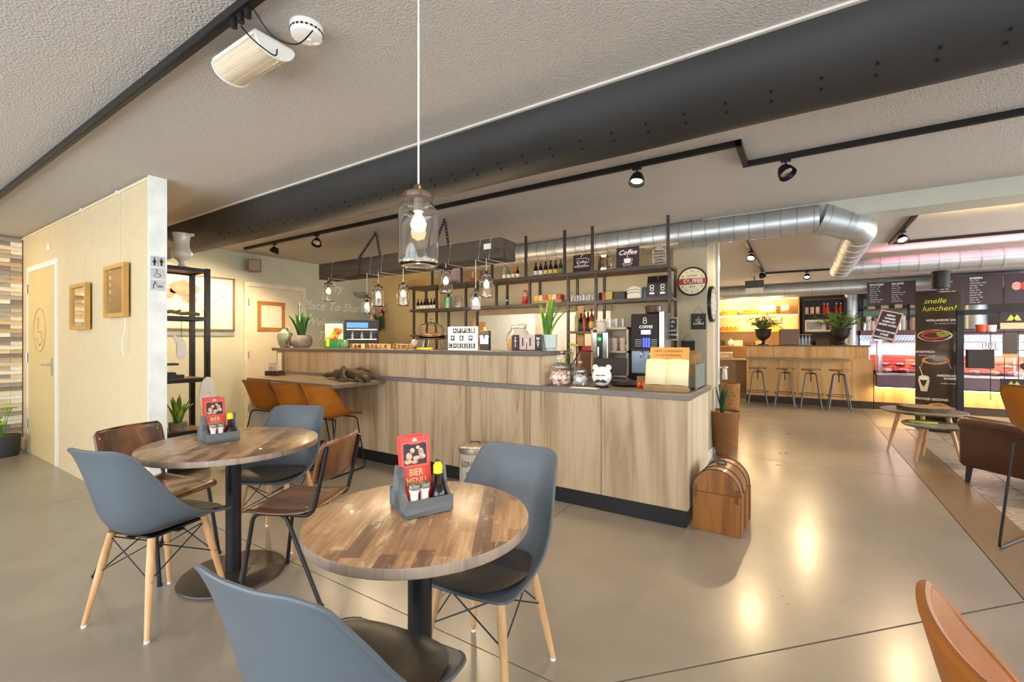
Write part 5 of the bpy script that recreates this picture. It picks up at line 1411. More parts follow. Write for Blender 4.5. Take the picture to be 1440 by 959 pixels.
# porcelain head bank with a moustache
t = thing('porcelain_bank', 'white round porcelain animal head with moustache on the worktop', 'money bank', (atx(845, 3.40), 3.42, ZW), .25)
B().sphere((0, 0, .088), .078, 24, (1, .85, 1.0)).build('head', skincol, t)
for sx in (-1, 1):
    B().sphere((sx*.052, 0, .158), .024, 12, (1, .6, 1)).build('ear', skincol, t)
B().sphere((0, -.055, .062), .036, 14, (1.2, .7, .7)).build('snout', skincol, t)
B().prism([(x*1.1, z+.020) for x, z in [(0, .040), (.014, .050), (.034, .042), (.046, .026), (.026, .022), (0, .030), (-.026, .022), (-.046, .026), (-.034, .042), (-.014, .050)]], -.094, -.078, 'y').build('moustache', text_k, t, smooth=False)
B().lathe([(.03, 0), (.048, 0), (.05, .010), (.04, .015)], 20).build('foot', black, t)
B().prism([(-.02+.02*math.cos(a*PI/6)*1., .100+.006*math.sin(a*PI/6)) for a in range(12)], -.0835, -.075, 'y').prism([(.02+.02*math.cos(a*PI/6), .100+.006*math.sin(a*PI/6)) for a in range(12)], -.0835, -.075, 'y').build('nostril_print', mat('grey_print', '77726e', .5), t, smooth=False)
t = thing('payment_tray', 'dark oval tray right of the porcelain head', 'tray', (atx(872, 3.5), 3.66, ZW))
B().lathe([(0, .0), (.10, .0), (.13, .015), (.125, .018), (0, .006)], 28).build('dish', mat('dark_tray', '2f2a28', .3, .3), t)
t = thing('till_screen', 'dark till screen seen from behind, behind the porcelain head', 'screen', (atx(855, 3.75), 3.84, ZW), .2)
B().at(0, 0, .07, rx=-.25).box(-.16, .13, -.01, .01, 0, .15, .004).build('screen', mat('screen_back', '3a3230', .45), t, smooth=False)
B().box(-.05, .05, -.04, .05, 0, .012).tube([(0, 0, .01), (0, .01, .12)], .014, 10).build('stand', black, t)
tag(B().box(-.11, .11, -.05, .05, 0, .002).build('counter_leaflet', paper, smooth=False, loc=(atx(822, 3.30), 3.30, ZW), rz=.1), 'white leaflet lying before the small sweets jar', 'leaflet')
t = thing('gooseneck_lamp', 'black curved gooseneck reading lamp behind the glass jars', 'lamp', (atx(806, 3.8), 3.80, ZW))
B().lathe([(0, 0), (.05, 0), (.05, .012), (0, .018)], 16).tube(smooth_path([(0, 0, .01), (-.03, 0, .12), (.02, 0, .2), (.07, 0, .29)], 5), .006, 6).build('neck', black, t)
B().lathe([(.012, 0), (.024, .045), (.02, .045)], 12, c=(.07, 0, .28)).build('lamp_head', black, t)
# recipe/menu stand with open book
t = thing('menu_box', 'grey-green box holding large kraft menus at the right end of the bar', 'menu holder', (-.80, 3.80, ZW), .0)
kraft = mat('kraft_board', 'b08a5a', .6, var=.15)
B().box(-.175, .115, .19, .20, 0, .16).box(-.18, -.175, -.10, .20, 0, .16).box(.105, .115, -.17, .20, 0, .19).box(-.18, .115, -.11, -.10, 0, .10).box(-.18, .115, -.11, .2, 0, .006).build('holder', mat('grey_green_box', '7b8378', .55), t, smooth=False)
for k in range(6):
    y = -.08+.045*k
    B().at(0, y, .008, rx=-.10).box(-.165, .09, -.006, .006, 0, .255+.006*k, .002).build('menu_folder', kraft, t, smooth=False)
t = thing('open_book', 'open cream book propped up at the bar corner', 'book', (-.855, 3.43, ZW), .08); t.scale = (1.18, 1.1, 1.12)
bk = B().at(0, 0, .035, rx=-.30)
def page(sgn):
    def f(u, v):
        x = sgn*u*.128; return (x, -.024*math.sin(PI*min(1, u*1.05))**.8-.004, v*.175)
    return f
cp = mat('cream_page', 'f0e2b8', .7, var=.04, scale=3)
b1 = B().at(0, 0, .035, rx=-.30).grid(page(1), 12, 2); b1.build('page_block', cp, t, solid=.012, ang=180)
b1 = B().at(0, 0, .035, rx=-.30).grid(page(-1), 12, 2); b1.build('page_block', cp, t, solid=.012, ang=180)
B().at(0, 0, .033, rx=-.30).box(-.133, .133, .004, .010, -.002, .18).build('cover', mat('book_cover', '6f7a70', .5), t, smooth=False)
B().at(0, .035, .035, rx=-.30).box(-.115, .125, -.008, .004, 0, .262, .002).build('kraft_card', mat('orange_kraft', 'd39a4e', .6, var=.08), t, smooth=False)
for j, s_ in enumerate(('MENU & DRANKEN', 'VOOR DE BORREL')):
    text('lettering', s_, .020, mat('brown_print', '8a5a24', .6), t, (0, .024+.068-.006*j, .262-.028*j), (PI/2-.30, 0, 0), .0003)
B().box(-.13, .135, -.05, .05, 0, .022, .002).box(-.13, .135, -.055, -.04, .022, .04).build('book_rest', mat('book_stack', '9b7a4e', .6, var=.2), t, smooth=False)
t = thing('sweets_display', 'small orange and brown sweets display left of the open book', 'display', (atx(902, 3.5), 3.56, ZW), .2)
B().box(-.05, .05, -.03, .05, 0, .09).build('box', mat('brown_display', '7d5a2c', .6, var=.3, scale=30), t, smooth=False)
B().sphere((.01, -.04, .03), .025, 10).sphere((-.03, -.035, .025), .02, 10).build('sweet', mat('orange_red', 'd94a20', .4), t)
# condiment set on the ledge + bag
t = thing('condiment_tray', 'dark condiment tray with bottles at the far end of the ledge', 'condiment set', (atx(383, 2.95), 2.98, .890), .3)
B().box(-.09, .09, -.06, .06, 0, .055).build('box', mat('dark_tray_wood', '3a2f28', .6), t, smooth=False)
B().tube([(-.08, 0, .05), (-.08, 0, .14), (.02, 0, .14), (.02, 0, .05)], .008, 8).build('handle', mat('red_brown_handle', '7a3a26', .5), t)
for x in (-.05, .0, .05): B().lathe([(0, .05), (.016, .05), (.016, .12), (.008, .14), (0, .145)], 12, c=(x, -.02, 0)).build('small_bottle', mat('grey_salt', 'b9b2a4', .4), t)
t = thing('menu_leaflet', 'white leaflet leaning against the raised bar at the far end of the ledge', 'leaflet', (atx(392, 3.2), 3.225, .930), 0)
B().at(0, 0, 0, rx=-.0).box(-.06, .02, -.004, 0, 0, .22).build('sheet', paper, t, smooth=False)
t = thing('driftwood_log', 'dark gnarled driftwood log lying on the ledge beside the bar front', 'driftwood', (atx(487, 3.05), 3.02, .890), 0)
dw = mat('dark_driftwood', '4d3a2a', .85, var=.35, scale=18, bump=.8, bscale=30)
B().tube(smooth_path([(-.42, .05, .03), (-.28, .05, .045), (-.12, .03, .06), (.10, .02, .07), (.30, .0, .045), (.42, -.03, .025)], 6), [.015]*3+[.03]*8+[.055]*14+[.03]*6, 10).build('trunk', dw, t)
B().tube(smooth_path([(-.05, .05, .07), (-.02, 0, .12), (.06, -.04, .13), (.12, -.10, .06), (.2, -.12, .02)], 5), .02, 8).tube([(.1, .02, .1), (.22, .05, .13), (.3, .08, .10)], .016, 7).tube([(.2, 0, .05), (.3, -.08, .03), (.44, -.12, .02)], .012, 7).tube([(0, -.02, .04), (.1, -.13, .02), (.26, -.17, .02)], .010, 7).build('branch', dw, t)

# =================================================================== BACK COUNTER THINGS
t = thing('coffee_machine', 'black and steel coffee machine with blue-lit front on the back counter', 'coffee machine', (-1.275, 4.38, .92), 0)
B().box(-.155, .155, .0, .27, .0, .645, .006).build('body', mat('machine_black', '1d1b1c', .4, .0), t, smooth=False)
B().box(.120, .165, -.012, .27, 0, .66, .004).build('steel_side', steel, t, smooth=False)
B().box(-.145, .112, -.014, 0, .30, .635, .002).build('front_glass', mat('machine_glass', '2b201a', .45, spec=.25), t, smooth=False)
B().box(-.145, .112, -.006, .0, .07, .28).build('brew_recess', mat('recess_lit', '9db7d8', .3), t, smooth=False)
B().box(-.05, .04, -.0155, -.014, .445, .485).build('display', emit('display_lit', 'cfe4ff', 1.6), t, smooth=False)
for x in (-.025, .0, .025): B().box(x-.009, x+.009, -.0155, -.014, .32, .41).build('blue_light', emit('blue_lit', '3b4cff', 2.2), t, smooth=False)
for z in (.33, .35, .37, .39):
    for x0_, x1_ in ((-.11, -.045), (.045, .10)): B().box(x0_, x1_, -.0152, -.014, z, z+.003).build('button_line', text_w, t, smooth=False)
text('lettering', 'COFFEE', .038, text_w, t, (-.005, -.0148, .515), bold=.001)
B().tube([(-.015+.017*math.cos(a*PI/8), -.0145, .565+.017*math.sin(a*PI/8)) for a in range(16)], .0035, 5, closed=True).tube([(-.015+.014*math.cos(a*PI/8), -.0145, .592+.014*math.sin(a*PI/8)) for a in range(16)], .0035, 5, closed=True).build('round_logo', text_w, t)
B().tube(bend([(-.04, -.01, .28), (-.04, -.05, .28), (-.04, -.05, .22)], .02), .009, 8).tube(bend([(.04, -.01, .28), (.04, -.05, .28), (.04, -.05, .22)], .02), .009, 8).build('spout', chrome, t)
B().box(-.14, .11, -.10, 0, .02, .07, .004).build('drip_tray', mat('drip_black', '242326', .35, .5), t, smooth=False)
B().lathe([(.05, .65), (.075, .66), (.085, .72), (.07, .73), (0, .735)], 20, c=(.02, .15, 0)).build('bean_hopper', mat('hopper_brown', '5a3a1e', .15, coat=.5), t)
# cup rack
t = thing('cup_rack', 'pale wooden cup rack on the back counter left of the coffee machine', 'rack', (-1.68, 4.45, .92))
rm = mat('pale_rack', 'cdbfa6', .5)
B().box(-.20, -.18, 0, .24, 0, .52).box(.18, .20, 0, .24, 0, .52).box(-.2, .2, 0, .24, .50, .52).box(-.2, .2, 0, .24, .26, .28).box(-.2, .2, 0, .24, .01, .03).box(-.2, .2, .23, .24, 0, .5).build('frame', rm, t, smooth=False)
gl0 = None
def cup(label, loc, m, group, r=.035, h=.07):
    t = thing('cup', label, 'cup', loc, random.uniform(0, 6), group)
    B().lathe([(0, .003), (r*.65, 0), (r*.9, h*.4), (r, h), (r*.93, h), (r*.8, h*.4), (0, .008)], 16).build('body', m, t)
    B().tube(smooth_path([(r*.95, 0, h*.8), (r*1.5, 0, h*.75), (r*1.4, 0, h*.35), (r*.85, 0, h*.3)], 3), .004, 5).build('handle', m, t)
    return t
cpm = mat('cup_cream', 'e7cdb6', .35)
c0 = None
for z, lv in ((.03, 'lower'), (.28, 'upper')):
    for iy in (0, 1):
        for ix in range(4):
            for st_ in (0, 1):
                loc = (-1.68-.13+.085*ix, 4.50+.09*iy, .92+z+st_*.062)
                lab = 'small cream cup in a stack on the %s level of the cup rack' % lv
                if c0 is None: c0 = cup(lab, loc, cpm, 'stacked cups in the rack')
                else: dup(c0, loc, random.uniform(0, 6), lab, 'stacked cups on the %s rack level' % lv)
c0['group'] = 'stacked cups on the lower rack level'
def glass_thing(nm, label, loc, r, h, group, stem=False):
    t = thing(nm, label, 'glass', loc, 0, group)
    if stem: B().lathe([(.03, 0), (.004, .006), (.004, h*.45), (r*.8, h*.6), (r, h*.8), (r*.8, h)], 14, cap=False).build('bowl', clear, t)
    else: B().lathe([(0, .003), (r*.8, 0), (r, h)], 14, cap=False).build('bowl', clear, t)
    return t
g0 = None
for i in range(8):
    loc = (-1.84+.07*(i % 5), 4.52+.08*(i//5), 1.44)
    if g0 is None: g0 = glass_thing('drinking_glass', 'clear drinking glass on top of the cup rack', loc, .03, .09, 'glasses on top of the cup rack')
    else: dup(g0, loc)
# bar tap tower
t = thing('beer_tower', 'steel beverage tower with round green badge beside the cup rack', 'tap tower', (atx(846, 4.40), 4.40, .92))
B().box(-.085, .085, -.05, .09, 0, .47, .006).build('tower', steel, t, smooth=False)
B().box(-.032, .032, -.054, -.05, .18, .46).build('green_strip', mat('dark_green_strip', '1f4030', .4), t, smooth=False)
B().lathe([(0, -.004), (.02, -.004), (.02, .004), (0, .004)], 16).build('badge', emit('badge_green', '39c070', .8), t); bpy.data.objects[-1]
bd = KIDS[t.name][-1]; bd.rotation_euler = (PI/2, 0, 0); bd.location = (0, -.056, .40)
B().tube(bend([(0, -.05, .22), (0, -.12, .22), (0, -.12, .15)], .02), .011, 8).cyl((0, -.09, .23), (0, -.09, .32), .010, n=8).build('tap', chrome, t)
t = thing('kitchen_mug', 'cream mug standing on the steel beverage tower', 'mug', (atx(845, 4.40), 4.42, 1.392))
B().lathe([(0, 0), (.045, 0), (.052, .02), (.055, .10), (.05, .10), (.046, .02), (0, .015)], 20).build('body', mat('cream_mug', 'd8d0bc', .4), t)
box_item('red_box', 'red box on the back counter under the liquor shelf', 'box', (-2.03, 4.80, 1.19), .17, .14, .055, red)
box_item('brown_drawer_box', 'brown wooden box under the red box on the back counter', 'box', (-2.03, 4.80, .92), .19, .2, .27, mat('brown_box_wood', '6e4d35', .5, var=.2))
# fridge behind the bar at left
t = thing('drinks_fridge', 'black glass-door drinks fridge with lit bottles left of the ochre wall', 'fridge', (atx(509, 4.6), 4.6, 0), .90)
s_ = pxm(509, 4.6); W_ = 22*s_*1.05
tz = onY(509, 450, 4.6).z
B().box(-W_, W_, .02, .5, 0, tz, .006).build('cabinet', mat('fridge_black', '1b1a1c', .35), t, smooth=False)
B().box(-W_+.02, W_-.02, 0, .02, .1, tz-.03).build('door_back', mat('fridge_inside', '39404c', .5), t, smooth=False)
B().box(-W_, -W_+.03, -.02, 0, .06, tz).box(W_-.03, W_, -.02, 0, .06, tz).box(-W_+.03, W_-.03, -.02, 0, tz-.03, tz).box(-W_+.03, W_-.03, -.02, 0, .06, .12).build('door_frame', black, t, smooth=False)
B().box(-W_+.03, W_*.35, -.008, -.002, tz-.12, tz-.04).build('blue_panel', emit('fridge_lit_panel', '5f9ad0', 1.0), t, smooth=False)
rnd = random.Random(8)
for r_ in range(2):
    B().box(-W_+.03, W_-.03, -.006, 0, tz-.145-.15*r_-.01, tz-.14-.15*r_).build('shelf', steel, t, smooth=False)
for i in range(7):
    x = -W_+.05+(2*W_-.10)*i/6
    B().lathe([(0, 0), (.018, 0), (.018, .06), (.007, .085), (.008, .11), (0, .11)], 10, c=(x, -.006, tz-.29)).build('stocked_bottle', mat('stock_white', 'e8ecf2', .3) if i % 2 else mat('stock_blue', '36507c', .3), t)
t = thing('wall_socket', 'white double socket on the ochre wall', 'socket', (atx(548, 5.56), 5.57, onY(548, 470, 5.56).z))
B().box(-.03, .03, -.01, 0, -.05, .05, .003).build('plate', white, t, smooth=False)
B().sphere((0, -.011, .02), .012, 8, (1, .3, 1)).sphere((0, -.011, -.022), .012, 8, (1, .3, 1)).build('hole', black, t)
# flower garland
t = thing('flower_garland', 'pink and green flower bunch hanging on the ochre wall', 'flowers', (atx(530, 5.4), 5.45, 1.70))
rnd = random.Random(14)
for k in range(16):
    a = rnd.uniform(0, 2*PI); rr = rnd.uniform(.05, .2); x, z = rr*math.cos(a)*.9, .15+rr*math.sin(a)
    B().sphere((x, rnd.uniform(-.04, .04), z), rnd.uniform(.03, .045), 8, (1, .7, .8)).build('blossom', mat('blossom_pink', 'd69a98', .7, var=.25, scale=30), t)
for k in range(12):
    b = B(); blade(b, (rnd.uniform(-.08, .12), 0, -.25+rnd.uniform(0, .1)), .3, rnd.uniform(-.1, .1), rnd.uniform(0, 6), .018); b.build('leaf', leafd, t, solid=.002)
B().box(-.01, .01, .06, .11, .1, .16).build('hook', black, t, smooth=False)
t = thing('round_mirror_stand', 'small silver ornament standing on the drinks fridge', 'ornament', (atx(521, 4.7), 4.72, tz))
B().lathe([(0, 0), (.05, 0), (.012, .03), (.012, .07), (.05, .10), (.06, .15), (.04, .19), (0, .20)], 18).build('body', mat('pale_silver', 'cfc4b4', .3, .3), t)

# =================================================================== SHELF THINGS
Z1, Z2, Z3 = 2.063, 1.746, 1.411
ys = 4.76
for i in range(6):
    bottle('dark wine bottle with %s cap, %s on the corner shelf' % ('purple', ('leftmost', 'second from left', 'third from left', 'fourth from left', 'fifth from left', 'rightmost')[i]), (atx(588+4.6*i, 4.82), 4.82, Z2), .165, .022, darkglass, paper, mat('purple_cap', '3c2a78', .4), 'purple-capped bottles on the left shelf end')
t = thing('green_tin', 'green tin bucket on the middle shelf', 'bucket', (atx(630, ys), ys, Z2)); B().lathe([(0, 0), (.045, 0), (.055, .16), (.051, .16), (.042, .01), (0, .01)], 20).build('bucket', mat('green_tin', '6f9c80', .4, .3), t); B().tube([(.0545*math.cos(a*PI/8), .0545*math.sin(a*PI/8), .155) for a in range(16)], .003, 5, closed=True).build('rim', steel, t)
t = thing('glass_jar', 'clear empty jar with dark picture behind it on the middle shelf', 'jar', (atx(645, ys), ys, Z2)); B().lathe([(0, .003), (.06, .003), (.065, .12), (.045, .16), (.05, .18)], 18, cap=False).build('glass_body', clear, t)
t = thing('pepper_mill', 'small dark pepper mill on the middle shelf', 'pepper mill', (atx(713, ys), ys, Z2)); B().lathe([(0, 0), (.022, 0), (.015, .05), (.02, .07), (.012, .10), (0, .12)], 14).build('body', black, t); B().lathe([(.021, .062), (.021, .072)], 14, cap=False).build('ring', steel, t)
t = thing('gumball_machine', 'red gumball machine on the middle shelf', 'gumball machine', (atx(739, ys), ys, Z2))
B().lathe([(0, 0), (.055, 0), (.045, .03), (.035, .05), (.04, .09), (0, .09)], 20).build('base', red, t)
B().sphere((0, 0, .125), .042, 16).build('globe', mat('gum_clear', 'd9b7ae', .1, trans=.5, var=.4, scale=60), t)
B().lathe([(.03, .155), (.03, .168), (.012, .178), (0, .18)], 18).build('lid', red, t)
t = thing('tea_box', 'wooden tea box with orange packets on the middle shelf', 'tea box', (atx(773, ys), ys, Z2))
B().box(-.19, .19, -.07, .07, 0, .035).build('box', mat('tea_box_wood', 'a9855c', .5), t, smooth=False)
for k in range(6): B().box(-.18+.06*k, -.125+.06*k, -.06, .05, .02, .10, .004).build('tea_packet', mat('tea_%d' % (k % 3), ('e2a33a', 'd8c9a0', 'b94a3a')[k % 3], .5, var=.2, scale=30), t, smooth=False)
gg = None
for i in range(9):
    loc = (atx(804+4.2*i, ys-.02+(i % 2)*.07), ys-.02+(i % 2)*.07, Z2)
    if gg is None: gg = glass_thing('small_glass', 'small clear glass on the middle shelf left of the black box', loc, .026, .075, 'small glasses on the middle shelf')
    else: dup(gg, loc, 0)
box_item('black_tin', 'tiny black tin at the start of the right shelf bay', 'tin', (atx(845, ys), ys, Z2), .03, .06, .09, black)
box_item('small_red_box', 'small red box on the right shelf bay', 'box', (atx(850, ys), ys, Z2), .035, .06, .09, red)
box_item('yellow_box', 'yellow-green box on the right shelf bay', 'box', (atx(858, ys), ys, Z2), .08, .09, .10, mat('mustard', 'b5a24a', .5))
box_item('long_black_box', 'long black box on the right shelf bay', 'box', (atx(873, ys), ys, Z2), .13, .10, .085, black)
t = thing('chevron_box', 'cream box with zigzag pattern next to the coffee bags', 'box', (atx(893.5, ys-.03), ys-.03, Z2))
B().prism([(-.072, 0), (.072, 0), (.072, .105), (.0, .135), (-.072, .105)], -.05, .05, 'y').build('box', mat('cream_box', 'ddd3b8', .5), t, smooth=False)
for z in (.05, .08): B().tube([(-.07, -.051, z), (-.03, -.051, z+.018), (0, -.051, z+.012), (.035, -.051, z+.02), (.07, -.051, z)], .003, 4).build('zigzag_line', mat('grey_green_print', '5f6b62', .5), t)
t = thing('blue_glass', 'blue-grey glass vase between the cream box and coffee bags', 'vase', (atx(907.5, ys), ys, Z2)); B().lathe([(0, 0), (.028, 0), (.03, .06), (.026, .12), (.02, .12), (.02, .02), (0, .02)], 16).build('body', mat('blue_grey', '5c7080', .2, coat=.4), t)
for i, u in enumerate((918, 933)):
    t = thing('coffee_bag', ('left' if i == 0 else 'right')+' of the two dark brown coffee bags at the right end of the middle shelf', 'coffee bag', (atx(u, ys-.04), ys-.04, Z2), 0, 'coffee bags')
    B().add([(-.055, -.035, 0), (.055, -.035, 0), (.055, .035, 0), (-.055, .035, 0), (-.05, -.03, .15), (.05, -.03, .15), (.05, .03, .15), (-.05, .03, .15), (-.05, -.003, .225), (.05, -.003, .225), (.05, .003, .225), (-.05, .003, .225)],
        [(3, 2, 1, 0), (0, 1, 5, 4), (1, 2, 6, 5), (2, 3, 7, 6), (3, 0, 4, 7), (4, 5, 9, 8), (5, 6, 10, 9), (6, 7, 11, 10), (7, 4, 8, 11), (8, 9, 10, 11)]).build('bag', mat('bag_brown', '2e2019', .35, coat=.3, bump=.6, bscale=25), t, smooth=False)
    B().tube([(.0+.020*math.cos(a*PI/6), -.036, .115+.015*math.sin(a*PI/6)) for a in range(12)], .004, 5, closed=True).tube([(.0+.017*math.cos(a*PI/6), -.035, .085+.014*math.sin(a*PI/6)) for a in range(12)], .004, 5, closed=True).build('round_logo', text_w, t)
    B().box(-.025, .025, -.0365, -.034, .035, .055).build('white_print', text_w, t, smooth=False)
# top shelf
yt = 4.72
t = thing('wine_poster', 'pale poster with black lettering and grapes at the left of the top shelf', 'poster', (atx(629, yt+.1), yt+.14, Z1), 0)
sc_ = pxm(629, yt+.1)
B().box(-19*sc_, 19*sc_, 0, .02, 0, 31*sc_).build('board', mat('poster_mauve', 'a596a6', .5, var=.25, scale=10), t, smooth=False)
text('lettering', 'WINE', .075, text_k, t, (0, -.001, 27*sc_))
for k in range(9): B().prism([(-.10+.05*(k % 5)+.02*math.cos(a*PI/5), .05+.05*(k//5)+.02*math.sin(a*PI/5)) for a in range(10)], -.002, 0, 'y').build('grape_print', mat('grape_print', '7c6d8c', .5, var=.2), t, smooth=False)
t = thing('cardboard_box', 'brown cardboard box at the far left of the top shelf', 'box', (atx(590, 4.85), 4.84, Z1)); B().box(-.13, .06, -.09, .09, 0, .13).build('carton', mat('cardboard', 'a8845a', .7), t, smooth=False); B().box(-.131, .061, -.02, .02, .129, .131).build('tape', mat('tape_brown', '8d6a40', .4), t, smooth=False)
bottle('clear spirit bottle with red label on the top shelf', (atx(665, yt), yt, Z1), .175, .024, mat('pale_bottle', 'c9b79a', .15, trans=.3), red, red)
bottle('squat amber bottle on the top shelf', (atx(677, yt), yt, Z1), .15, .032, amber, None, mat('brown_cap', '5a3318', .4))
for i, (g_, c_, nm) in enumerate(((mat('clear_green', '9aa58c', .15), mat('cap_white', 'c8d3d0', .4), 'pale'), (mat('green_clear', '3f8a58', .15), mat('cap_green', '2fa070', .4), 'green'), (mat('orange_clear', 'c56a2a', .15), mat('cap_orange', 'e0603a', .4), 'orange'), (darkglass, mat('cap_dark', '40201a', .4), 'dark'))):
    bottle('small bottle with %s neck in the row of four on the top shelf' % nm, (atx(709+6.3*i, yt), yt, Z1), .155, .022, g_, paper, c_, 'four small bottles on the top shelf')
for i, c_ in enumerate(('22202a', 'b03030', '1d1a18', '1d1a18', '241a14', '2a3a20')):
    bottle('beer bottle on the top shelf, %s of the six in the row' % ('first', 'second', 'third', 'fourth', 'fifth', 'last')[i], (atx(753.5+7*i, yt), yt, Z1), .185, .025, darkglass if i != 5 else greenglass, mat('beer_label_%d' % i, ('d9d4c8', 'dfe3e6', 'd0b56a', 'cfb070', 'd9a94a', '6f8a3a')[i], .5), mat('beer_cap_%d' % i, c_, .4), 'six beer bottles on the top shelf')
def coffee_sign(label, u, w, h, big):
    t = thing('coffee_sign', label, 'sign', (atx(u, yt+.02), yt+.03, Z1), 0)
    B().at(0, 0, 0, rx=-.06).box(-w, w, 0, .014, 0, h, .002).build('panel', darkbrown, t, smooth=False)
    B().at(0, 0, 0, rx=-.06).box(-w, w, -.0012, 0, 0, h*.14).build('red_band', mat('rust_print', '8a4038', .5, var=.1), t, smooth=False)
    ox = 0; oz = h*.30 if big else h*.42
    s_ = .55 if big else 1.05
    b = B().at(0, 0, 0, rx=-.06)
    cw = w*.55*s_; chh = h*.36*s_
    b.tube([(ox-cw, -.002, oz+chh), (ox-cw*.9, -.002, oz+chh*.4), (ox-cw*.4, -.002, oz), (ox+cw*.4, -.002, oz), (ox+cw*.9, -.002, oz+chh*.4), (ox+cw, -.002, oz+chh)], .0028, 5, closed=True)
    b.tube([(ox+cw, -.002, oz+chh*.9), (ox+cw*1.5, -.002, oz+chh*.85), (ox+cw*1.35, -.002, oz+chh*.35), (ox+cw*.85, -.002, oz+chh*.35)], .0028, 5)
    b.tube([(ox+cw*1.45*math.cos(a*PI/12), -.002, oz-.006+h*.035*math.sin(a*PI/12)) for a in range(24)], .0022, 5, closed=True)
    b.tube([(ox-cw*.2, -.002, oz+chh*1.2), (ox+cw*.2, -.002, oz+chh*1.45), (ox-cw*.1, -.002, oz+chh*1.7)], .0028, 5)
    b.build('cup_print', text_w, t)
    if big:
        B().at(0, 0, 0, rx=-.06).box(-cw*.9, cw*.9, -.003, 0, oz+chh*.1, oz+chh*.95).build('cup_fill', text_w, t, smooth=False)
        text('lettering', 'Coffee', .075, text_w, t, (0, -.002+.0095, h*.76), (PI/2-.06, 0, 0), .0006, shear=.35, bold=.001)
        text('lettering', 'FRESH & TASTY', .014, text_w, t, (0, .0, h*.19), (PI/2-.06, 0, 0), .0004)
    else: text('lettering', 'Coffee', .045, text_w, t, (0, 0.002, oz+chh*.5), (PI/2-.06, 0, 0), .0006, shear=.3)
    return t
coffee_sign('aubergine sign with a white line-drawn cup on the top shelf', 817, .107, .225, False)
coffee_sign('aubergine sign reading Coffee over a white cup on the top shelf', 881.5, .125, .25, True)
t = thing('steel_jug', 'shiny steel jug between the two coffee signs', 'jug', (atx(848, yt), yt, Z1))
B().lathe([(0, 0), (.055, 0), (.06, .02), (.055, .10), (.048, .15), (.056, .18), (.052, .18), (.044, .15), (0, .05)], 24).build('body', mat('coppery_steel', 'cdb49a', .12, 1., var=.05), t)
B().tube(smooth_path([(.05, 0, .16), (.09, 0, .15), (.09, 0, .07), (.055, 0, .04)], 5), .006, 6).build('handle', chrome, t)
B().cyl((0, 0, .18), (0, 0, .2), .012, n=10).build('lid_knob', chrome, t)
t = thing('board_sign', 'weathered cutting-board shaped sign at the right end of the top shelf', 'sign', (atx(926, yt), yt+.02, Z1))
B().prism([(-.07, 0), (.07, 0), (.07, .175), (.03, .20), (.016, .215), (.014, .245), (-.014, .245), (-.016, .215), (-.03, .20), (-.07, .175)], 0, .014, 'y').build('board', mat('weathered_board', 'a59a86', .7, var=.2, scale=30), t, smooth=False)
for j, (s_, sz) in enumerate((('Bonne', .036), ('RESTAURANT', .020), ('BON APPETIT', .019), ('CUISINE', .024), ('DE PARIS', .022))):
    text('lettering', s_, sz, text_k, t, (0, -.001, .165-.030*j), bold=.0006)
# liquor shelf
lq = [(811, .26, .024, 'pale_bottle', 'c9a35a', 'tall slim pale bottle'), (817, .21, .026, None, '2a8f86', 'dark bottle with teal label'), (822, .24, .023, 'amber', 'b0402a', 'amber bottle with red label'), (827, .22, .024, None, '3a8f9a', 'dark rum bottle'), (832, .25, .028, 'amber', 'e0b040', 'amber bottle with yellow label'), (836, .20, .02, None, 'c9c0a8', 'narrow dark bottle')]
for i, (u, h, r_, gm, lc, nm) in enumerate(lq):
    y_ = 4.72+(i % 2)*.09
    bottle(nm+' on the liquor shelf', (atx(u, y_), y_, Z3), h, r_, {'pale_bottle': mat('pale_bottle', 'c9b79a', .15), 'amber': amber}.get(gm, darkglass), mat('liq_label_%d' % i, lc, .5), None, 'liquor bottles')
bottle('rose-coloured bottle on the mug side of the liquor shelf', (atx(843.5, 4.62), 4.62, .92), .60, .03, mat('rose_bottle', 'b98a6a', .2), None, white)
# hanging chalk sign at shelf end
t = thing('hanging_slate', 'wood-framed chalkboard hanging from the right end of the shelves', 'sign', (-1.155+.02, 4.62, 1.42))
p0 = atx(945, 4.62)-t.location.x
B().box(p0-.055, p0+.055, 0, .016, -.115, .115, .002).build('wood_frame', mat('slate_frame', 'a89c78', .6), t, smooth=False)
B().box(p0-.045, p0+.045, -.002, 0, -.10, .10).build('slate', mat('slate', '34312f', .7), t, smooth=False)
B().tube([(p0-.02, .008, .11), (p0-.01, .008, .29), (p0+.01, .008, .29), (p0+.02, .008, .11)], .004, 6).build('leather_strap', tandark, t)
for j, s_ in enumerate(('Life', 'is', 'good', '& sweet')): text('lettering', s_, .036, text_w, t, (p0, -.0026, .07-.042*j), shear=.2)
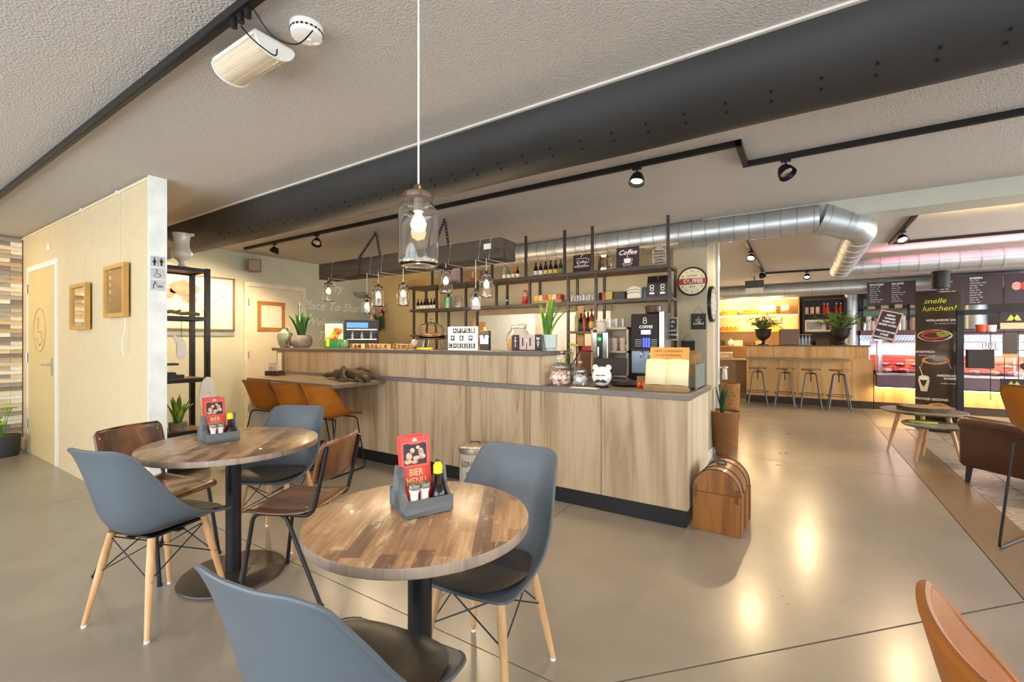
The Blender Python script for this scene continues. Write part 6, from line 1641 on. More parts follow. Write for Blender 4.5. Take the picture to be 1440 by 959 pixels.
# pillar: clock, slate signs
t = thing('wall_clock', 'round retro clock with red COFFEE band on the pillar', 'clock', (atx(973, 5.17), 5.195, onY(973, 395.5, 5.17).z))
Rr = .150
def disc(b, r0, y0_, y1_, n=48): return b.prism([(r0*math.cos(2*PI*k/n), r0*math.sin(2*PI*k/n)) for k in range(n)], y0_, y1_, 'y')
disc(B(), Rr-.008, -.018, 0).build('dial', mat('cream_dial', 'efe0b8', .4, var=.06), t, smooth=False)
b = B(); b.tube([((Rr-.004+.003*(k % 2))*math.cos(2*PI*k/64), -.014, (Rr-.004+.003*(k % 2))*math.sin(2*PI*k/64)) for k in range(64)], .010, 8, closed=True); b.build('bezel', mat('brown_bezel', '4a2a1c', .4, .4), t)
yb_ = .036
xs_ = math.sqrt((Rr-.010)**2-yb_**2)
B().prism([(-xs_, -yb_*.9), (xs_, -yb_*.9), (xs_+.003, 0), (xs_, yb_*.9), (-xs_, yb_*.9), (-xs_-.003, 0)], -.0195, -.018, 'y').build('red_band', mat('band_red', 'b8402c', .45, var=.1), t, smooth=False)
text('lettering', 'COFFEE', .060, text_c if False else text_w, t, (.01, -.0200, 0), bold=.001, sx=.95)
text('lettering', 'GOURMET', .024, text_k, t, (0, -.0186, .060))
text('lettering', 'Blend', .026, text_k, t, (0, -.0186, -.058), shear=.2)
for k in range(12):
    a = PI/2-k*PI/6
    text('numeral', str(k or 12), .030, text_k, t, (.115*math.cos(a), -.0186, .115*math.sin(a)))
B().at(0, -.022, 0).tube([(0, 0, 0), (-.09, 0, -.03)], .003, 5).tube([(0, 0, 0), (-.03, 0, .035)], .004, 5).sphere((0, 0, 0), .007, 8).build('hand', text_k, t)
t = thing('slate_sign', 'square black chalk sign reading coffee on the pillar under the clock', 'sign', (atx(981.5, 5.17), 5.195, onY(981, 452, 5.17).z))
B().box(-.075, .075, -.008, 0, -.085, .085).build('slate', mat('slate', '34312f', .7), t, smooth=False)
text('lettering', 'coffee', .045, text_w, t, (0, -.0086, -.02), shear=.25)
B().tube([(-.03, -.0085, .02), (-.02, -.0085, .005), (.02, -.0085, .005), (.03, -.0085, .02)], .002, 4, closed=True).tube([(-.01, -.0085, .03), (.01, -.0085, .045), (0, -.0085, .055)], .002, 4).build('cup_print', text_w, t)
B().tube([(-.05, -.004, .085), (0, -.004, .17), (.05, -.004, .085)], .0018, 4).build('cord', rawsteel, t)
t = thing('hanging_plaque', 'dark plaque hanging low on the pillar, half hidden by the kraft menus', 'sign', (atx(967, 5.17), 5.195, onY(967, 485, 5.17).z))
B().box(-.07, .07, -.008, 0, -.08, .045).build('plaque', mat('slate', '34312f', .7), t, smooth=False)
B().tube([(-.05, -.004, .045), (0, -.004, .13), (.05, -.004, .045)], .0018, 4).build('cord', rawsteel, t)
t = thing('side_clock', 'dark-rimmed round clock hung on the side of the pillar', 'clock', (-.87, 5.40, onX(999, 428, -.87).z))
vs = lambda r_, x0_, x1_: B().prism([(r_*math.cos(2*PI*k/32), r_*math.sin(2*PI*k/32)) for k in range(32)], x0_, x1_, 'x')
vs(.20, 0, .035).build('rim', black, t, smooth=False)
vs(.17, .035, .038).build('dial', mat('pale_dial', 'd9cbbf', .4), t, smooth=False)
for k in range(12): B().box(.0385, .040, .14*math.cos(k*PI/6)-.006, .14*math.cos(k*PI/6)+.006, .14*math.sin(k*PI/6)-.012, .14*math.sin(k*PI/6)+.012).build('hour_mark', text_k, t, smooth=False)
# behind the hatch: white board and curtains
t = thing('white_board', 'large white panel seen through the serving hatch', 'panel', (-4.6, 6.9, 0))
B().box(-.63, .62, 0, .03, 1.12, 1.79).build('panel', white, t, smooth=False); B().box(-.5, -.46, 0, .03, 0, 1.12).box(.3, .34, 0, .03, 0, 1.12).build('stand', steel, t, smooth=False)
t = thing('slat_blind', 'white vertical blind at the right of the serving hatch', 'blind', (-3.40, 6.6, 0))
for k in range(10): B().at(-.05+.055*k, 0, 0, rz=.5).box(-.022, .022, -.001, .001, .6, 1.9).build('slat', mat('blind_white', 'f5efe2', .6), t, smooth=False)
B().box(-.1, .55, -.02, .02, 1.9, 1.94).build('head_rail', white, t, smooth=False)
t = thing('service_shelf', 'orange wooden wall cupboard behind the serving hatch', 'cupboard', (-5.33+.16, 6.88, 0))
B().box(-.12, .12, 0, .29, 1.2, 1.66).build('box', lightwood, t, smooth=False); B().cyl((.09, -.02, 1.4), (.09, 0, 1.4), .012, n=8).build('knob', black, t)
t = thing('black_white_print', 'black and white glass print leaning in the serving hatch', 'print', (atx(645, 5.5), 5.66, 1.0))
B().box(-.12, .12, 0, .02, 0, .62).build('panel', mat('bw_print', '8d857c', .3, var=.8, scale=14), t, smooth=False)
B().prism([(-.10, .50), (.0, .60), (.1, .58), (.06, .46), (-.04, .42)], -.002, 0, 'y').build('dark_print', text_k, t, smooth=False)
for k, z_ in enumerate((1.48, 1.12)):
    tag(B().box(-.06, .06, -.012, 0, 0, .20).build('wall_notice', mat('notice_purple', '6a5d72', .5, var=.3, scale=40), smooth=False, loc=(atx(576, 5.55), 5.598, z_+.15)), ('upper' if k == 0 else 'lower')+' small purple notice on the wall left of the shelving', 'notice')
# =================================================================== FAR SHOP
YB = 10.99
t = thing('far_bar', 'far oak bar counter behind the four iron stools', 'counter', (-1.04, YB, 0))
LW = 2.16
src = None
for i in range(4):
    w = LW/4
    if src is None: src = B().box(.001, w-.001, 0, .02, .14, .94).build('front_panel', oakfar, t, smooth=False)
    else: inst(src, t, (w*i, 0, 0))
src = None
for i in range(4):
    w = 2.09/4
    if src is None: src = B().box(.001, w-.001, 0, .02, .965, 1.19).build('upper_panel', oakfar, t, smooth=False)
    else: inst(src, t, (w*i, 0, 0))
B().box(0, LW, .02, .8, 0, .94).box(0, 2.09, .02, .35, .94, 1.19).build('carcass', oakfar, t, smooth=False)
B().box(0, LW, -.012, 0, 0, .138).build('plinth', mat('brown_plinth', '3a2b22', .5), t, smooth=False)
B().box(-.02, 2.12, -.03, .38, 1.19, 1.215).build('worktop', mat('dark_far_top', '5a4a3a', .4), t, smooth=False)
tag(B().box(0, 1.76, -.34, .0, .915, .945).build('far_ledge', mat('grey_far_ledge', '8a7c68', .4), smooth=False, loc=(-1.02, YB-.002, 0)), 'narrow grey eating ledge on the far oak bar above the iron stools', 'ledge')
def urn(label, u, lean, leafs, n, hh, seed, sp):
    x = atx(u, YB+.1)
    t = thing('urn_plant', label, 'potted plant', (x, YB+.12, 1.215), 0)
    B().lathe([(0, 0), (.10, 0), (.10, .02), (.03, .05), (.025, .08), (.06, .11), (.12, .16), (.145, .22), (.150, .30), (.175, .335), (.175, .345), (.14, .33), (0, .31)], 28).build('urn', mat('dark_urn', '3a3532', .35, .4, var=.1), t, ang=60)
    rnd = random.Random(seed)
    for i in range(n):
        az = rnd.uniform(0, 2*PI); L_ = rnd.uniform(.08, sp); h = rnd.uniform(.12, hh)*(1-.4*L_/sp)
        tip = Vector((L_*math.cos(az), L_*math.sin(az)*.8, .32+h))
        m_ = leafs[i % len(leafs)]
        b = B()
        b.tube([(0, 0, .30), (tip.x*.4, tip.y*.4, .32+h*.6), tuple(tip)], .003, 4)
        for k in range(11):
            f_ = .3+.7*k/10; c_ = Vector((tip.x*f_*f_, tip.y*f_*f_, .32+h*f_)); a2 = rnd.uniform(0, 2*PI)
            l_ = .062; d = Vector((math.cos(a2), math.sin(a2), rnd.uniform(-.1, .7)))*l_; s2 = Vector((-math.sin(a2), math.cos(a2), 0))*.020
            b.at(0, 0, 0).add([tuple(c_), tuple(c_+d*.5+s2), tuple(c_+d), tuple(c_+d*.5-s2)], [(0, 1, 2, 3)])
        b.build('twig', m_, t, smooth=False)
    return t
urn('leafy arrangement in a dark urn at the left end of the far bar', 1073, 0, [mat('olive_leaf', '8a9550', .5, var=.3), mat('grey_leaf', 'a5a983', .5, var=.3), leafg], 110, .42, 3, .42)
urn('bushier green arrangement in a dark urn on the right half of the far bar', 1183, 0, [leafy, mat('grey_leaf', 'a5a983', .5), leafg], 120, .42, 6, .46)
box_item('grey_case', 'brown-grey square case on the far bar between the two urns', 'case', (atx(1110, YB+.1), YB+.1, 1.215), .36, .25, .33, mat('case_brown', '7c6655', .5, var=.05))
box_item('dark_basket', 'dark brown low basket left of the bushier urn', 'basket', (atx(1156, YB+.1), YB+.1, 1.215), .22, .2, .13, mat('basket_brown', '5a3426', .7, var=.3, scale=30, bump=.6))
t = thing('glass_case', 'small clear lidded case holding bottled water on the far bar', 'glass case', (atx(1131, YB+.1), YB+.15, 1.215))
B().box(-.13, .13, -.1, .1, 0, .01).box(-.13, .13, -.1, .1, .21, .22).build('frame', lightwood, t, smooth=False)
for k in range(4): B().lathe([(0, .01), (.024, .01), (.024, .12), (.01, .16), (.01, .19), (0, .19)], 12, c=(-.09+.06*k, 0, 0)).build('bottle_inside', mat('water_blue', 'bcd3ea', .1, var=.05), t)
t = thing('small_dark_pot', 'little dark round pot next to the low basket', 'pot', (atx(1146, YB+.05), YB+.06, 1.215)); B().lathe([(0, 0), (.03, 0), (.055, .04), (.04, .08), (0, .09)], 16).build('body', black, t)
# ---- butcher counter
t = thing('butcher_counter', 'butcher display counter with oak base, aubergine band and lit meat trays', 'display counter', (1.13, YB, 0))
LB = 3.4
B().box(0, LB, 0, .02, .14, .66).build('oak_base', oakfar, t, smooth=False)
B().box(0, LB, .01, .03, 0, .138).box(0, LB, .02, .9, 0, .70).build('plinth', mat('brown_plinth', '3a2b22', .5), t, smooth=False)
B().box(.02, LB, -.22, 0, .44, .665, .004).build('aubergine_band', mat('aubergine_panel2', '6c5560', .45), t, smooth=False)
B().box(.02, LB, -.19, -.03, .428, .439).build('light_strip', emit('strip_warm', 'ffdf9a', 11), t, smooth=False)
B().box(.02, LB, -.24, -.05, .667, .70).build('steel_sill', steel, t, smooth=False)
B().box(.02, LB, -.05, .85, .66, .70).build('tray_bed', mat('tray_red', 'c9402f', .4, var=.1), t, smooth=False)
B().box(.02, LB, .84, .86, .70, 1.02).build('red_back', mat('tray_red_back', 'd2584a', .35, var=.15), t, smooth=False)
for k in range(4): B().box(.02, LB, .70-.16*k, .73-.16*k, .95-.055*k, .965-.055*k).build('tray_step', mat('tray_red', 'c9402f', .4), t, smooth=False)
B().box(.02, LB, .9, .93, 1.02, 1.30).build('lit_back', mat('cool_white_panel', 'e3ebf5', .25, var=.05), t, smooth=False)
B().box(.05, LB, .25, .82, 1.295, 1.31).box(.05, .075, .2, .23, .7, 1.33).box(1.9, 1.925, .2, .23, .7, 1.33).build('canopy', steel, t, smooth=False)
B().at(0, -.05, .70, rx=-.16).box(.10, LB, -.003, .003, 0, .60).build('front_pane', clear, t, smooth=False)
B().box(.06, .11, -.11, -.03, .70, 1.33).box(.0, .24, -.12, .1, 1.31, 1.325).build('chrome_post', chrome, t, smooth=False)
rnd = random.Random(20)
mt = [mat('meat_%d' % i, c_, .3, var=.3, scale=30, coat=.3) for i, c_ in enumerate(('b3262a', 'e07a86', '8f1c20', 'e8a9a0', 'd98a3a'))]
for k in range(26):
    x = .2+LB*.92*(k % 13)/13; y = .12+.30*(k//13)
    p = B().sphere((0, 0, .04), .075, 10, (1.3, 1, .55)).build('meat_piece', mt[rnd.randrange(5)], None, label='piece of meat lying in the red trays of the butcher counter', cat='meat', group='meat pieces in the butcher trays')
    p.location = (1.13+x, YB+y, .70+.0+(k//13)*.10); p.rotation_euler = (0, 0, rnd.uniform(0, 3))
area('butcher_fill', (2.8, 11.6, 1.28), (0, 0, 0), 3.0, .1, 45, (1, .80, .80))  # added fill over the meat trays, no fixture modelled
# behind: aubergine shelf band, ribbed steel splashback
t = thing('back_ledge', 'aubergine ledge with ribbed steel strip behind the butcher counter', 'ledge', (1.01, 12.0, 0))
B().box(0, 3.5, 0, .28, 1.42, 1.52).build('ledge_panel', mat('aubergine_panel3', '7b5a60', .45), t, smooth=False)
rb2 = B()
B().box(0, 3.5, .1, .12, .7, 1.42).build('lit_panel', emit('cool_back_lit', 'cfe0f2', .9), t, smooth=False)
for k in range(69): rb2.at(.03+.05*k, .08, 1.36, ry=.5).box(-.008, .008, -.012, .012, -.06, .06)
rb2.build('steel_rib', steel, t, smooth=False, kind='stuff')
# stock on the ledge: cups, bottles
for k in range(16):
    x = atx(1203+6.2*k, 12.05)
    kind = k % 4
    m_ = (mat('cup_paper', 'e4d9cc', .5), mat('bread_bag', 'c99a86', .7), steel, mat('stock_white2', 'f0ede6', .4))[kind]
    h = (.20, .26, .18, .30)[kind]
    tt = B().lathe([(0, 0), (.045, 0), (.055, h*.9), (.05, h), (0, h)], 14).build('stock_container', m_, None, label='%s container on the ledge behind the butcher counter' % ('paper cup', 'brown bread bag', 'steel', 'tall white')[kind], cat='container', group=('paper cups', 'bread bags', 'steel containers', 'white containers')[kind]+' on the far ledge')
    tt.location = (x, 12.12, 1.52)
# upper rack with dark shelves
t = thing('wall_rack', 'black wall rack with pale green back above the far ledge', 'rack', (1.02, 12.05, 0))
B().box(0, 1.5, .2, .24, 1.52, 2.2).build('back_board', mat('pale_green_board', '7d9a8c', .6), t, smooth=False)
B().box(0, 1.5, 0, .22, 1.94, 1.97).build('shelf_board', shelfwood, t, smooth=False)
for x in (0, .75, 1.46): B().box(x, x+.04, 0, .04, 1.52, 2.3).build('post', black, t, smooth=False)
for k in range(6): B().box(.12+.22*k, .24+.22*k, .05, .15, 1.97, 2.02+.02*(k % 3)).build('stored_box', mat('small_cream', 'd9c3a4', .5), t, smooth=False)
# ---- menu boards
def board(label, x0, x1, z0, z1, y, cols, seed):
    w = (x1-x0)/2; h = (z1-z0)/2
    t = thing('menu_board', label, 'menu board', ((x0+x1)/2, y, (z0+z1)/2), 0)
    B().box(-w, w, 0, .02, -h, h, .003).build('panel', darkbrown, t, smooth=False)
    rnd = random.Random(seed)
    heads = ['BROODJES', 'SALADES', 'WARM', 'SOEPEN', 'LUNCH', 'SNACKS']
    for c in range(cols):
        cx = -w+.04+c*(2*w-.06)/cols
        z = h-.045
        text('lettering', heads[(c+seed) % 6], .045, text_w, t, (cx, -.0008, z), align='LEFT', bold=.001)
        words = ['Ham kaas  3,50', 'Gezond  4,75', 'Carpaccio  7,50', 'Zalm  6,95', 'Kroket  4,50', 'Tosti  3,95', 'Clubsandwich  8,50', 'Uitsmijter  7,25', 'Brie  5,50', 'Tonijn  5,75']
        k = 0
        while z > -h+.08:
            z -= .042; text('lettering', words[(k+seed+3*c) % 10], .026, text_w, t, (cx, -.0008, z), align='LEFT'); k += 1
    B().tube([(-w*.8, .01, h), (-w*.8, .01, 2.55-(z0+z1)/2)], .002, 4).tube([(w*.8, .01, h), (w*.8, .01, 2.55-(z0+z1)/2)], .002, 4).build('hanging_wire', steel, t)
    return t
board('left dark menu board with two columns over the butcher counter', 1.06, 1.79, 2.01, 2.45, 11.35, 2, 0)
board('wide dark menu board behind the round banner and black rack', 2.02, 2.85, 1.93, 2.44, 11.0, 2, 2)
t = thing('photo_board', 'dark board with food photo right of the wide menu board', 'menu board', (3.12, 11.02, 2.2))
B().box(-.24, .30, 0, .02, -.26, .24).build('panel', darkbrown, t, smooth=False)
for k, c_ in enumerate(('e5a08e', 'c9403a', 'f0e3d6')): B().prism([(-.10+.1*k+.06*math.cos(a*PI/6), .03+.07*math.sin(a*PI/6)) for a in range(12)], -.002-.001*k, 0, 'y').build('food_print', mat('food_print_%d' % k, c_, .5, var=.3, scale=30), t, smooth=False)
# small tilted menu sign on the counter
t = thing('tilted_menu_sign', 'aubergine menu sign with pink frame tilted above the butcher glass', 'sign', (atx(1248, 11.0), 11.05, onY(1248, 459, 11.05).z), 0)
t.rotation_euler = (0, math.radians(16), 0)
w, h = .17, .29
B().box(-w, w, 0, .015, -h, h).build('frame', mat('pink_frame', 'e5b3a0', .4), t, smooth=False)
B().box(-w+.02, w-.02, -.003, 0, -h+.02, h-.02).build('panel', darkbrown, t, smooth=False)
for j, s_ in enumerate(('MENU', 'WARME', 'VLEES UIT', 'EIGEN OVEN', '', 'VRAAG NAAR', 'ONZE', 'DAGSCHOTEL')):
    if s_: text('lettering', s_, .046, text_w, t, (0, -.0036, h-.08-.062*j), bold=.002)
B().cyl((0, .01, -h), (0, .01, -h-.12), .008, n=8).build('stand', steel, t)
# ---- bread unit
YC = 12.0
t = thing('bread_unit', 'brightly lit wooden bread unit with shelves in the far left corner', 'shelf unit', (-1.78, YC, 0))
WU = 1.70
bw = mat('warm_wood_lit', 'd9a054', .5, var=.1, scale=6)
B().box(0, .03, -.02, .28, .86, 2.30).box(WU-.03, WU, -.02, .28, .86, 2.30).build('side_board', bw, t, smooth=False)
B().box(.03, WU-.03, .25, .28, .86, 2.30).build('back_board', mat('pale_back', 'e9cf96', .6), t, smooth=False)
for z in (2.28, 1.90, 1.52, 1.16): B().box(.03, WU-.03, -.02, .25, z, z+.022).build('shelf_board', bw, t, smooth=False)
B().box(.03, WU-.03, .02, .03, 2.255, 2.275).box(.03, WU-.03, .02, .03, 1.878, 1.896).build('light_strip', emit('strip_yellow', 'ffe4a8', 5), t, smooth=False)
B().box(-.02, 1.2, -.35, .3, .85, .88).build('worktop', mat('far_worktop', 'c9b79a', .4), t, smooth=False)
for k in range(2): B().box(.02+.44*k, .45+.44*k, -.30, -.28, .35 if k == 0 else .10, .84).build('door', mat('taupe_door_%d' % k, 'a08c74' if k == 0 else '85705c', .5), t, smooth=False)
B().box(0, .9, -.28, .3, .0, .85).build('cabinet', mat('taupe_cabinet', '9c876c', .5), t, smooth=False)
for k, (x, z, y) in enumerate(((.35, 2.13, 11.85), (.95, 2.13, 11.85), (.6, 1.75, 11.85), (1.2, 1.75, 11.85))): point((-1.78+x, y, z), 15, (1, .80, .45), .05)
for k, (x, z, w_) in enumerate(((.10, 1.922, .34), (.55, 1.922, .32), (.92, 1.922, .34), (1.32, 1.922, .2), (.10, 1.542, .36), (1.05, 1.542, .3))):
    b = thing('bread_basket', 'orange wooden bread crate, %s' % ('top left of the bread unit', 'top shelf of the bread unit, second from left', 'top shelf of the bread unit, holding a white box', 'top right corner of the bread unit', 'left on the lower lit shelf of the bread unit', 'right on the lower lit shelf, partly behind the urn plant')[k], 'basket', (-1.78+x, YC+.02, z))
    B().box(0, w_, -.01, 0, 0, .07).box(0, w_, .17, .18, 0, .10).box(0, .01, 0, .17, 0, .09).box(w_-.01, w_, 0, .17, 0, .09).box(0, w_, 0, .17, 0, .01).build('crate', mat('orange_crate', 'c97a1e', .5, var=.1), b, smooth=False)
    if k in (2, 3):
        B().box(.02, w_-.02, .01, .15, .02, .20).build('white_box', mat('box_white', 'f3ecd6', .5), b, smooth=False)
    else:
        for q in range(int(w_/.085)):
            B().sphere((.06+.085*q, .08, .09), .05, 10, (1, 1.4, .75)).build('loaf', mat('loaf', 'd9923c', .6, var=.3, scale=20), b)
for k, (x, w_, h_, c_, nm) in enumerate(((.12, .06, .13, '4a3a2a', 'dark patterned jar'), (.20, .0, .20, 'f4ecd8', 'white teapot'), (.46, .20, .13, 'f6eed6', 'white box'), (.72, .16, .11, '8a5a34', 'brown framed box'), (.90, .15, .12, 'd9b070', 'yellow packet'))):
    if w_ == 0:
        tt = thing('teapot', 'white round teapot on the bottom lit shelf of the bread unit', 'teapot', (-1.78+.30, YC+.08, 1.182))
        B().lathe([(0, 0), (.05, 0), (.085, .05), (.08, .11), (.04, .14), (.02, .15), (.012, .17), (0, .175)], 20).build('body', skincol, tt)
        B().tube([(.07, 0, .05), (.12, 0, .09), (.14, 0, .13)], [.016, .011, .008], 8).build('spout', skincol, tt)
        B().tube(smooth_path([(-.06, 0, .11), (-.12, 0, .11), (-.11, 0, .04), (-.07, 0, .04)], 4), .006, 6).build('handle', skincol, tt)
    else: box_item('shelf_box', nm+' on the bottom lit shelf of the bread unit', 'box', (-1.78+x, YC+.08, 1.182), w_, .12, h_, mat('sb_%d' % k, c_, .5, var=.15))
t = thing('toaster', 'silver toaster on the far worktop below the bread unit', 'toaster', (-1.58, YC-.10, .88))
B().box(-.17, .17, -.08, .08, 0, .16, .02).build('body', mat('toaster_cream', 'cbb898', .3, .4), t, ang=60)
B().box(-.13, -.02, -.05, .05, .158, .164).box(.02, .13, -.05, .05, .158, .164).build('slot', black, t, smooth=False)
B().box(.17, .19, -.02, .02, .08, .1).build('lever', black, t, smooth=False)
# ---- microwave niche
t = thing('niche_unit', 'black shelf niche holding the microwave', 'shelf unit', (-.02, YC, 0))
B().box(0, .03, -.02, .28, 1.40, 2.22).box(.74, .77, -.02, .28, 1.40, 2.22).box(0, .77, .25, .28, 1.40, 2.22).build('side_board', black, t, smooth=False)
for z in (2.20, 1.88, 1.48): B().box(.03, .74, -.02, .25, z, z+.022).build('shelf_board', mat('niche_shelf', '5c4634', .5), t, smooth=False)
t = thing('microwave', 'cream-fronted microwave oven in the black niche', 'microwave', (.24, YC+.05, 1.502))
B().box(-.22, .26, -.05, .18, 0, .27, .008).build('body', mat('micro_cream', 'd2bf9c', .35, .3), t, smooth=False)
B().box(-.18, .10, -.056, -.05, .05, .22).build('door_window', mat('micro_window', '6d6558', .15), t, smooth=False)
B().tube([(.13, -.07, .05), (.13, -.07, .22)], .008, 8).build('handle', chrome, t)
B().box(.17, .24, -.054, -.05, .04, .23).build('control_panel', mat('micro_panel', '3c352c', .4), t, smooth=False)
for k in range(3): box_item('spice_tin', 'cream tin on the niche top shelf, %s of three' % ('left', 'middle', 'right')[k], 'tin', (.06+.10*k, YC+.06, 1.902), .07, .08, .15, mat('spice_cream', 'd9b68c', .5), group='cream tins in the niche')
for k, (x, c_) in enumerate(((.40, 'c9302c'), (.46, 'd9483c'), (.62, 'b02430'), (.70, 'c43c34'))):
    tt = thing('red_bottle', ('leftmost', 'second', 'third', 'rightmost')[k]+' of the red sauce bottles in the niche', 'bottle', (x-.02, YC+.08, 1.902), 0, 'red sauce bottles')
    B().lathe([(0, 0), (.032, 0), (.034, .12), (.015, .17), (.015, .2), (0, .2)], 14).build('body', mat('sauce_%d' % k, c_, .35), tt)
    B().cyl((0, 0, .195), (0, 0, .225), .014, n=10).build('cap', white, tt)
t = thing('exit_box', 'dark hanging exit sign box under the far ceiling', 'sign', (-.80, 9.9, 2.33))
B().box(-.16, .16, -.04, .04, -.0, .14).cyl((0, 0, .14), (0, 0, .22), .01, n=8).build('housing', mat('exit_grey', '4c4a46', .5), t, smooth=False)
B().box(-.15, .15, -.004, .004, -.10, 0).build('acrylic_panel', mat('exit_panel', 'e6dcc6', .4), t, smooth=False)
t = thing('far_speaker', 'small grey loudspeaker in the upper left corner of the far shop', 'loudspeaker', (-1.70, 11.3, 2.22), -.3); B().box(-.06, .06, -.07, .07, -.09, .09, .006).build('cabinet', mat('speaker_grey', '6b6359', .5), t, smooth=False); B().box(-.16, -.05, -.01, .01, -.01, .01).build('bracket', black, t, smooth=False)
# ---- things just past the pillar
t = thing('door_lever', 'round white knob with a paper tag on the door edge past the pillar', 'door knob', (-.85, 5.94, .98))
B().cyl((0, 0, 0), (.06, 0, 0), .010, n=10).sphere((.07, 0, 0), .022, 10).build('knob', chrome, t)
B().lathe([(.03, -.14), (.022, -.01), (.018, -.01)], 14, c=(.055, 0, 0), cap=False).build('tag_cup', paper, t, solid=.002)
t = thing('wicker_basket', 'brown wicker basket standing behind the ribbed planter', 'basket', (-.78, 6.10, 0))
B().lathe([(0, 0), (.11, 0), (.13, .6), (.135, .78), (.12, .78), (.10, .5), (0, .4)], 28).build('basket', mat('wicker', '9a6a34', .8, var=.4, scale=40, bump=1., bscale=60), t)
# ---- round printed banner column
bc_ = Vector((1.66, 8.95, 0)); 
t = thing('banner_column', 'tall brown printed lunch banner curved round a black stand', 'banner', (bc_.x, bc_.y, 0), math.radians(-10.5)) 
Rb = .245
def ban(u, v):
    a = -PI/2+(u-.5)*2.2
    return (Rb*1.03*math.sin((u-.5)*2.2)*1.12, -Rb*math.cos((u-.5)*2.2)*.55+.02, .03+v*1.97)
B().grid(ban, 24, 1).build('printed_sheet', mat('banner_brown', '4a3a2e', .28, var=.06, coat=.5), t, solid=.004, ang=180)
B().cyl((0, .05, .0), (0, .05, 2.0), .03, n=12).lathe([(0, 0), (.26, 0), (.26, .02), (0, .025)], 28, c=(0, .04, 0)).build('stand_pole', black, t)
def onban(x): 
    s2 = x/(Rb*1.03*1.12); return -Rb*math.sqrt(max(0, 1-s2*s2))*.55+.02-.004
def wrapb(name, body, size, m, x, z, align='CENTER', shear=0, bold=0.):
    o = text(name, body, size, m, t, (0, 0, 0), (0, 0, 0), .0006, align=align, shear=shear, bold=bold)
    for v in o.data.vertices:
        X_, Y_, Z_ = v.co; v.co = (X_+x, onban(X_+x)-Z_, Y_+z)
    o.data.update()
lime = mat('lime_lettering', 'c9d62a', .5, var=0)
wrapb('lettering', 'snelle', .105, lime, -.04, 1.88, shear=.3, bold=0)
wrapb('lettering', 'lunchen!', .105, lime, .0, 1.77, shear=.3, bold=0)
wrapb('lettering', 'HOLLANDSE SALADE', .042, text_w, .07, 1.60, bold=.001)
wrapb('lettering', 'sla, tomaat, ei en ham', .028, text_w, .08, 1.555)
wrapb('lettering', 'SANDWICH', .042, text_w, -.15, 1.14, bold=.001)
wrapb('lettering', 'met kaas en ham', .028, text_w, -.12, 1.09)
wrapb('lettering', 'AMERIKAANSE\nSHAKE', .042, text_w, .12, .78, bold=.001)
wrapb('lettering', 'aardbei of vanille', .028, text_w, .12, .69)
wrapb('lettering', 'BROODJE GEZOND', .042, text_w, -.08, .45, bold=.001)
def pr(name, pts, m, off=0):
    b = B(); n = len(pts)
    vs = [(x, onban(x)-.002-off, z) for x, z in pts]+[(x, onban(x)-off, z) for x, z in pts]
    b.add(vs, [tuple(reversed(range(n)))]+[(i, (i+1) % n, n+(i+1) % n, n+i) for i in range(n)]); b.build(name, m, t, smooth=False)
def ell(x, z, a, b_, n=16): return [(x+a*math.cos(2*PI*k/n), z+b_*math.sin(2*PI*k/n)) for k in range(n)]
cer = mat('print_cream', 'e8dcc0', .5); gr = mat('print_green', '8fae3a', .5, var=.3, scale=30); rd = mat('print_red', 'd0452c', .5, var=.3, scale=30); gd = mat('print_gold', 'd9a24a', .5, var=.25, scale=30)
pr('plate_print', ell(-.04, 1.38, .19, .085), cer); pr('salad_print', ell(-.06, 1.385, .13, .06), rd, .002); pr('leaf_print', ell(.05, 1.40, .07, .04), gr, .003)
pr('wrapper_print', [(-.2, .90), (.14, .90), (.10, 1.04), (-.16, 1.03)], mat('print_wrap', 'c98a64', .5)); pr('bread_print', ell(-.03, 1.02, .15, .06), gd, .002)
pr('shake_print', [(-.19, .56), (-.12, .56), (-.09, .74), (-.22, .74)], cer); pr('cream_print', ell(-.155, .76, .06, .035), mat('print_white', 'f3ebdc', .5), .002); pr('straw_print', [(-.17, .78), (-.16, .78), (-.20, .92), (-.21, .92)], cer, .002)
pr('tray_print', [(-.14, .20), (.17, .20), (.13, .27), (-.11, .28)], mat('print_wood', 'b5713a', .5)); pr('bread_print', ell(.0, .33, .13, .075), gd, .002); pr('ham_print', ell(0, .29, .14, .035), cer, .003)
t = thing('pendant_spot', 'black cylinder lamp hanging above the brown banner', 'pendant lamp', (1.62, 8.6, 2.04)); B().cyl((0, 0, 0), (0, 0, .24), .10, n=20).cyl((0, 0, .24), (0, 0, .51), .004, n=6).build('shade', black, t)
# ---- black display frame with wire grid
fr = thing('display_frame', 'black metal shop rack with wire grid, signs and small goods on the right', 'display rack', (1.83, 8.67, 0), math.radians(-1))
FW = .64+.06
B().box(-.035, .035, -.035, .035, 0, 1.72).build('post', black, fr, smooth=False)
B().box(FW-.035, FW+.035, -.035, .035, 0, 1.72).build('post', black, fr, smooth=False)
B().box(-.035, FW+.5, -.035, .035, 1.66, 1.73).build('top_bar', black, fr, smooth=False)
for z in (1.42, 1.18, .98, .62): B().tube([(0, 0, z), (FW, 0, z)], .006, 6).build('cross_wire', black, fr)
for x in (.30, .43, .56): B().tube([(x, 0, .5), (x, 0, 1.45)], .005, 6).build('upright_wire', black, fr)
for k in range(5): B().tube([(.22+.03*k, -.02, 1.27), (.21+.03*k, -.06, 1.20), (.235+.03*k, -.06, 1.18)], .005, 5).build('hook', black, fr)
def fx(x, z): p = (1.83+x, 8.64, z); return p
box_item('dark_crate', 'dark slatted crate hanging in the wire rack', 'crate', (2.01, 8.60, .93), .26, .12, .25, mat('crate_dark', '3a322f', .6, var=.15))
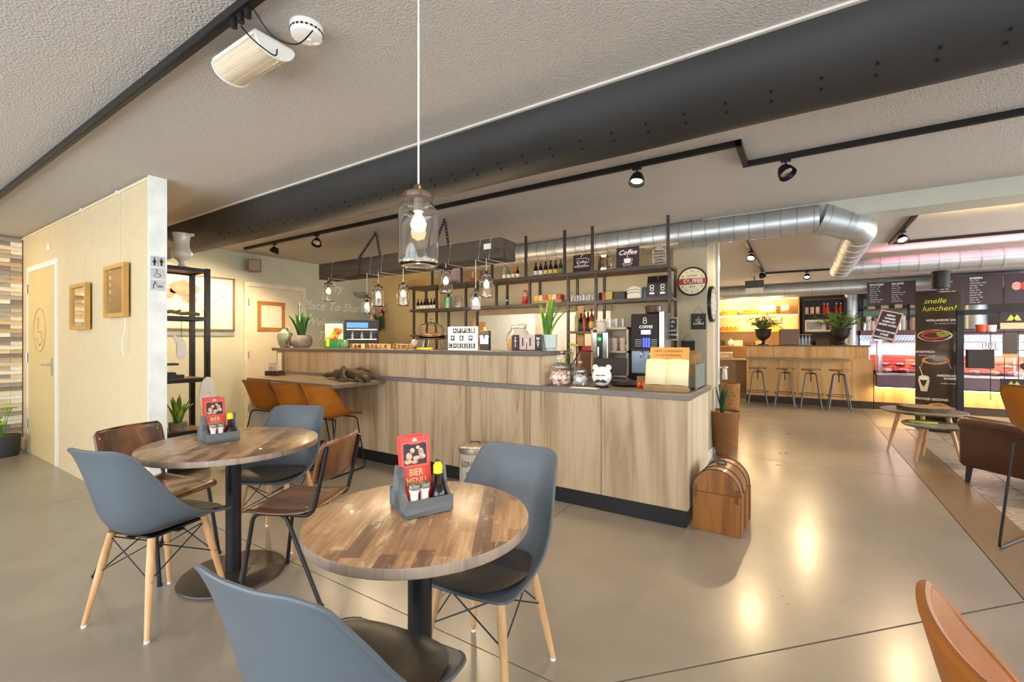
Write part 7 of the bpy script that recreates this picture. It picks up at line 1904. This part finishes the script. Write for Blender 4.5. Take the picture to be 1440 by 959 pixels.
t = thing('slate_card', 'dark grey price card clipped on the wire rack', 'card', (2.30, 8.61, 1.08)); B().box(-.07, .07, 0, .006, .05, .32).build('card', mat('slate_grey', '55504a', .5), t, smooth=False); B().box(-.07, .07, -.001, .007, 0, .05).build('kraft_strip', lightwood, t, smooth=False)
logo = mat('logo_lime', 'c5cf5a', .5)
for z, nm in ((1.60, 'upper'), (.72, 'lower')):
    t = thing('shop_sign', nm+' dark shop sign with pale tree symbols on the wire rack', 'sign', (2.31, 8.58, z-.10))
    B().box(-.11, .15, 0, .012, -.04, .18).build('panel', darkbrown, t, smooth=False)
    B().box(-.11, .15, -.004, 0, -.04, .04).build('cream_strip', mat('cream_strip', 'e0c9a0', .5), t, smooth=False)
    for x in (-.01, .045): B().prism([(x-.045, .07), (x+.045, .07), (x+.022, .10), (x+.03, .10), (x, .15), (x-.03, .10), (x-.022, .10)], -.003, 0, 'y').build('tree_symbol', logo, t, smooth=False)
t = thing('red_cups', 'orange-red cup stack standing in the rack window', 'cups', (2.03, 8.62, 1.425)); B().lathe([(0, 0), (.05, 0), (.06, .10), (0, .10)], 18).build('cup', mat('orange_red2', 'd9502c', .4), t); B().lathe([(0, 0), (.04, 0), (.05, .09), (0, .09)], 18, c=(.10, 0, 0)).build('white_cup', white, t)
t = thing('heart_stand', 'slim black stand with a heart at the right edge', 'stand', (2.36, 8.30, 0))
B().cyl((0, 0, .0), (0, 0, 1.36), .022, n=10).lathe([(0, 0), (.16, 0), (.16, .015), (0, .02)], 24).build('pole', black, t)
B().prism([(0, .90), (.06, .965), (.065, 1.0), (.035, 1.025), (0, 1.0), (-.035, 1.025), (-.065, 1.0), (-.06, .965)], -.04, -.02, 'y').build('heart', black, t, smooth=False)
for z in (1.22, .86): B().box(.02, .32, -.12, .12, z-.012, z+.008).build('wood_tray', lightwood, t, smooth=False)
# pink glow over the butcher counter, warm glow on the far ceiling
area('pink_fill_far', (2.6, 7.95, 2.37), (PI, 0, 0), 3.4, .30, 30, (1, .35, .45))  # added unseen floating lamp that tints the ceiling pink
area('warm_fill_far', (2.8, 5.7, 2.38), (PI, 0, 0), 3.4, .12, 40, (1, .68, .25))  # added lamp without fixture for the yellow band on the ceiling
# warm light pool by the left partition door (added lamp without fixture in the corner, out of frame)
area('warm_fill_left', (-7.3, .2, 2.40), (math.radians(25), 0, 0), .8, .3, 16, (1, .72, .34))
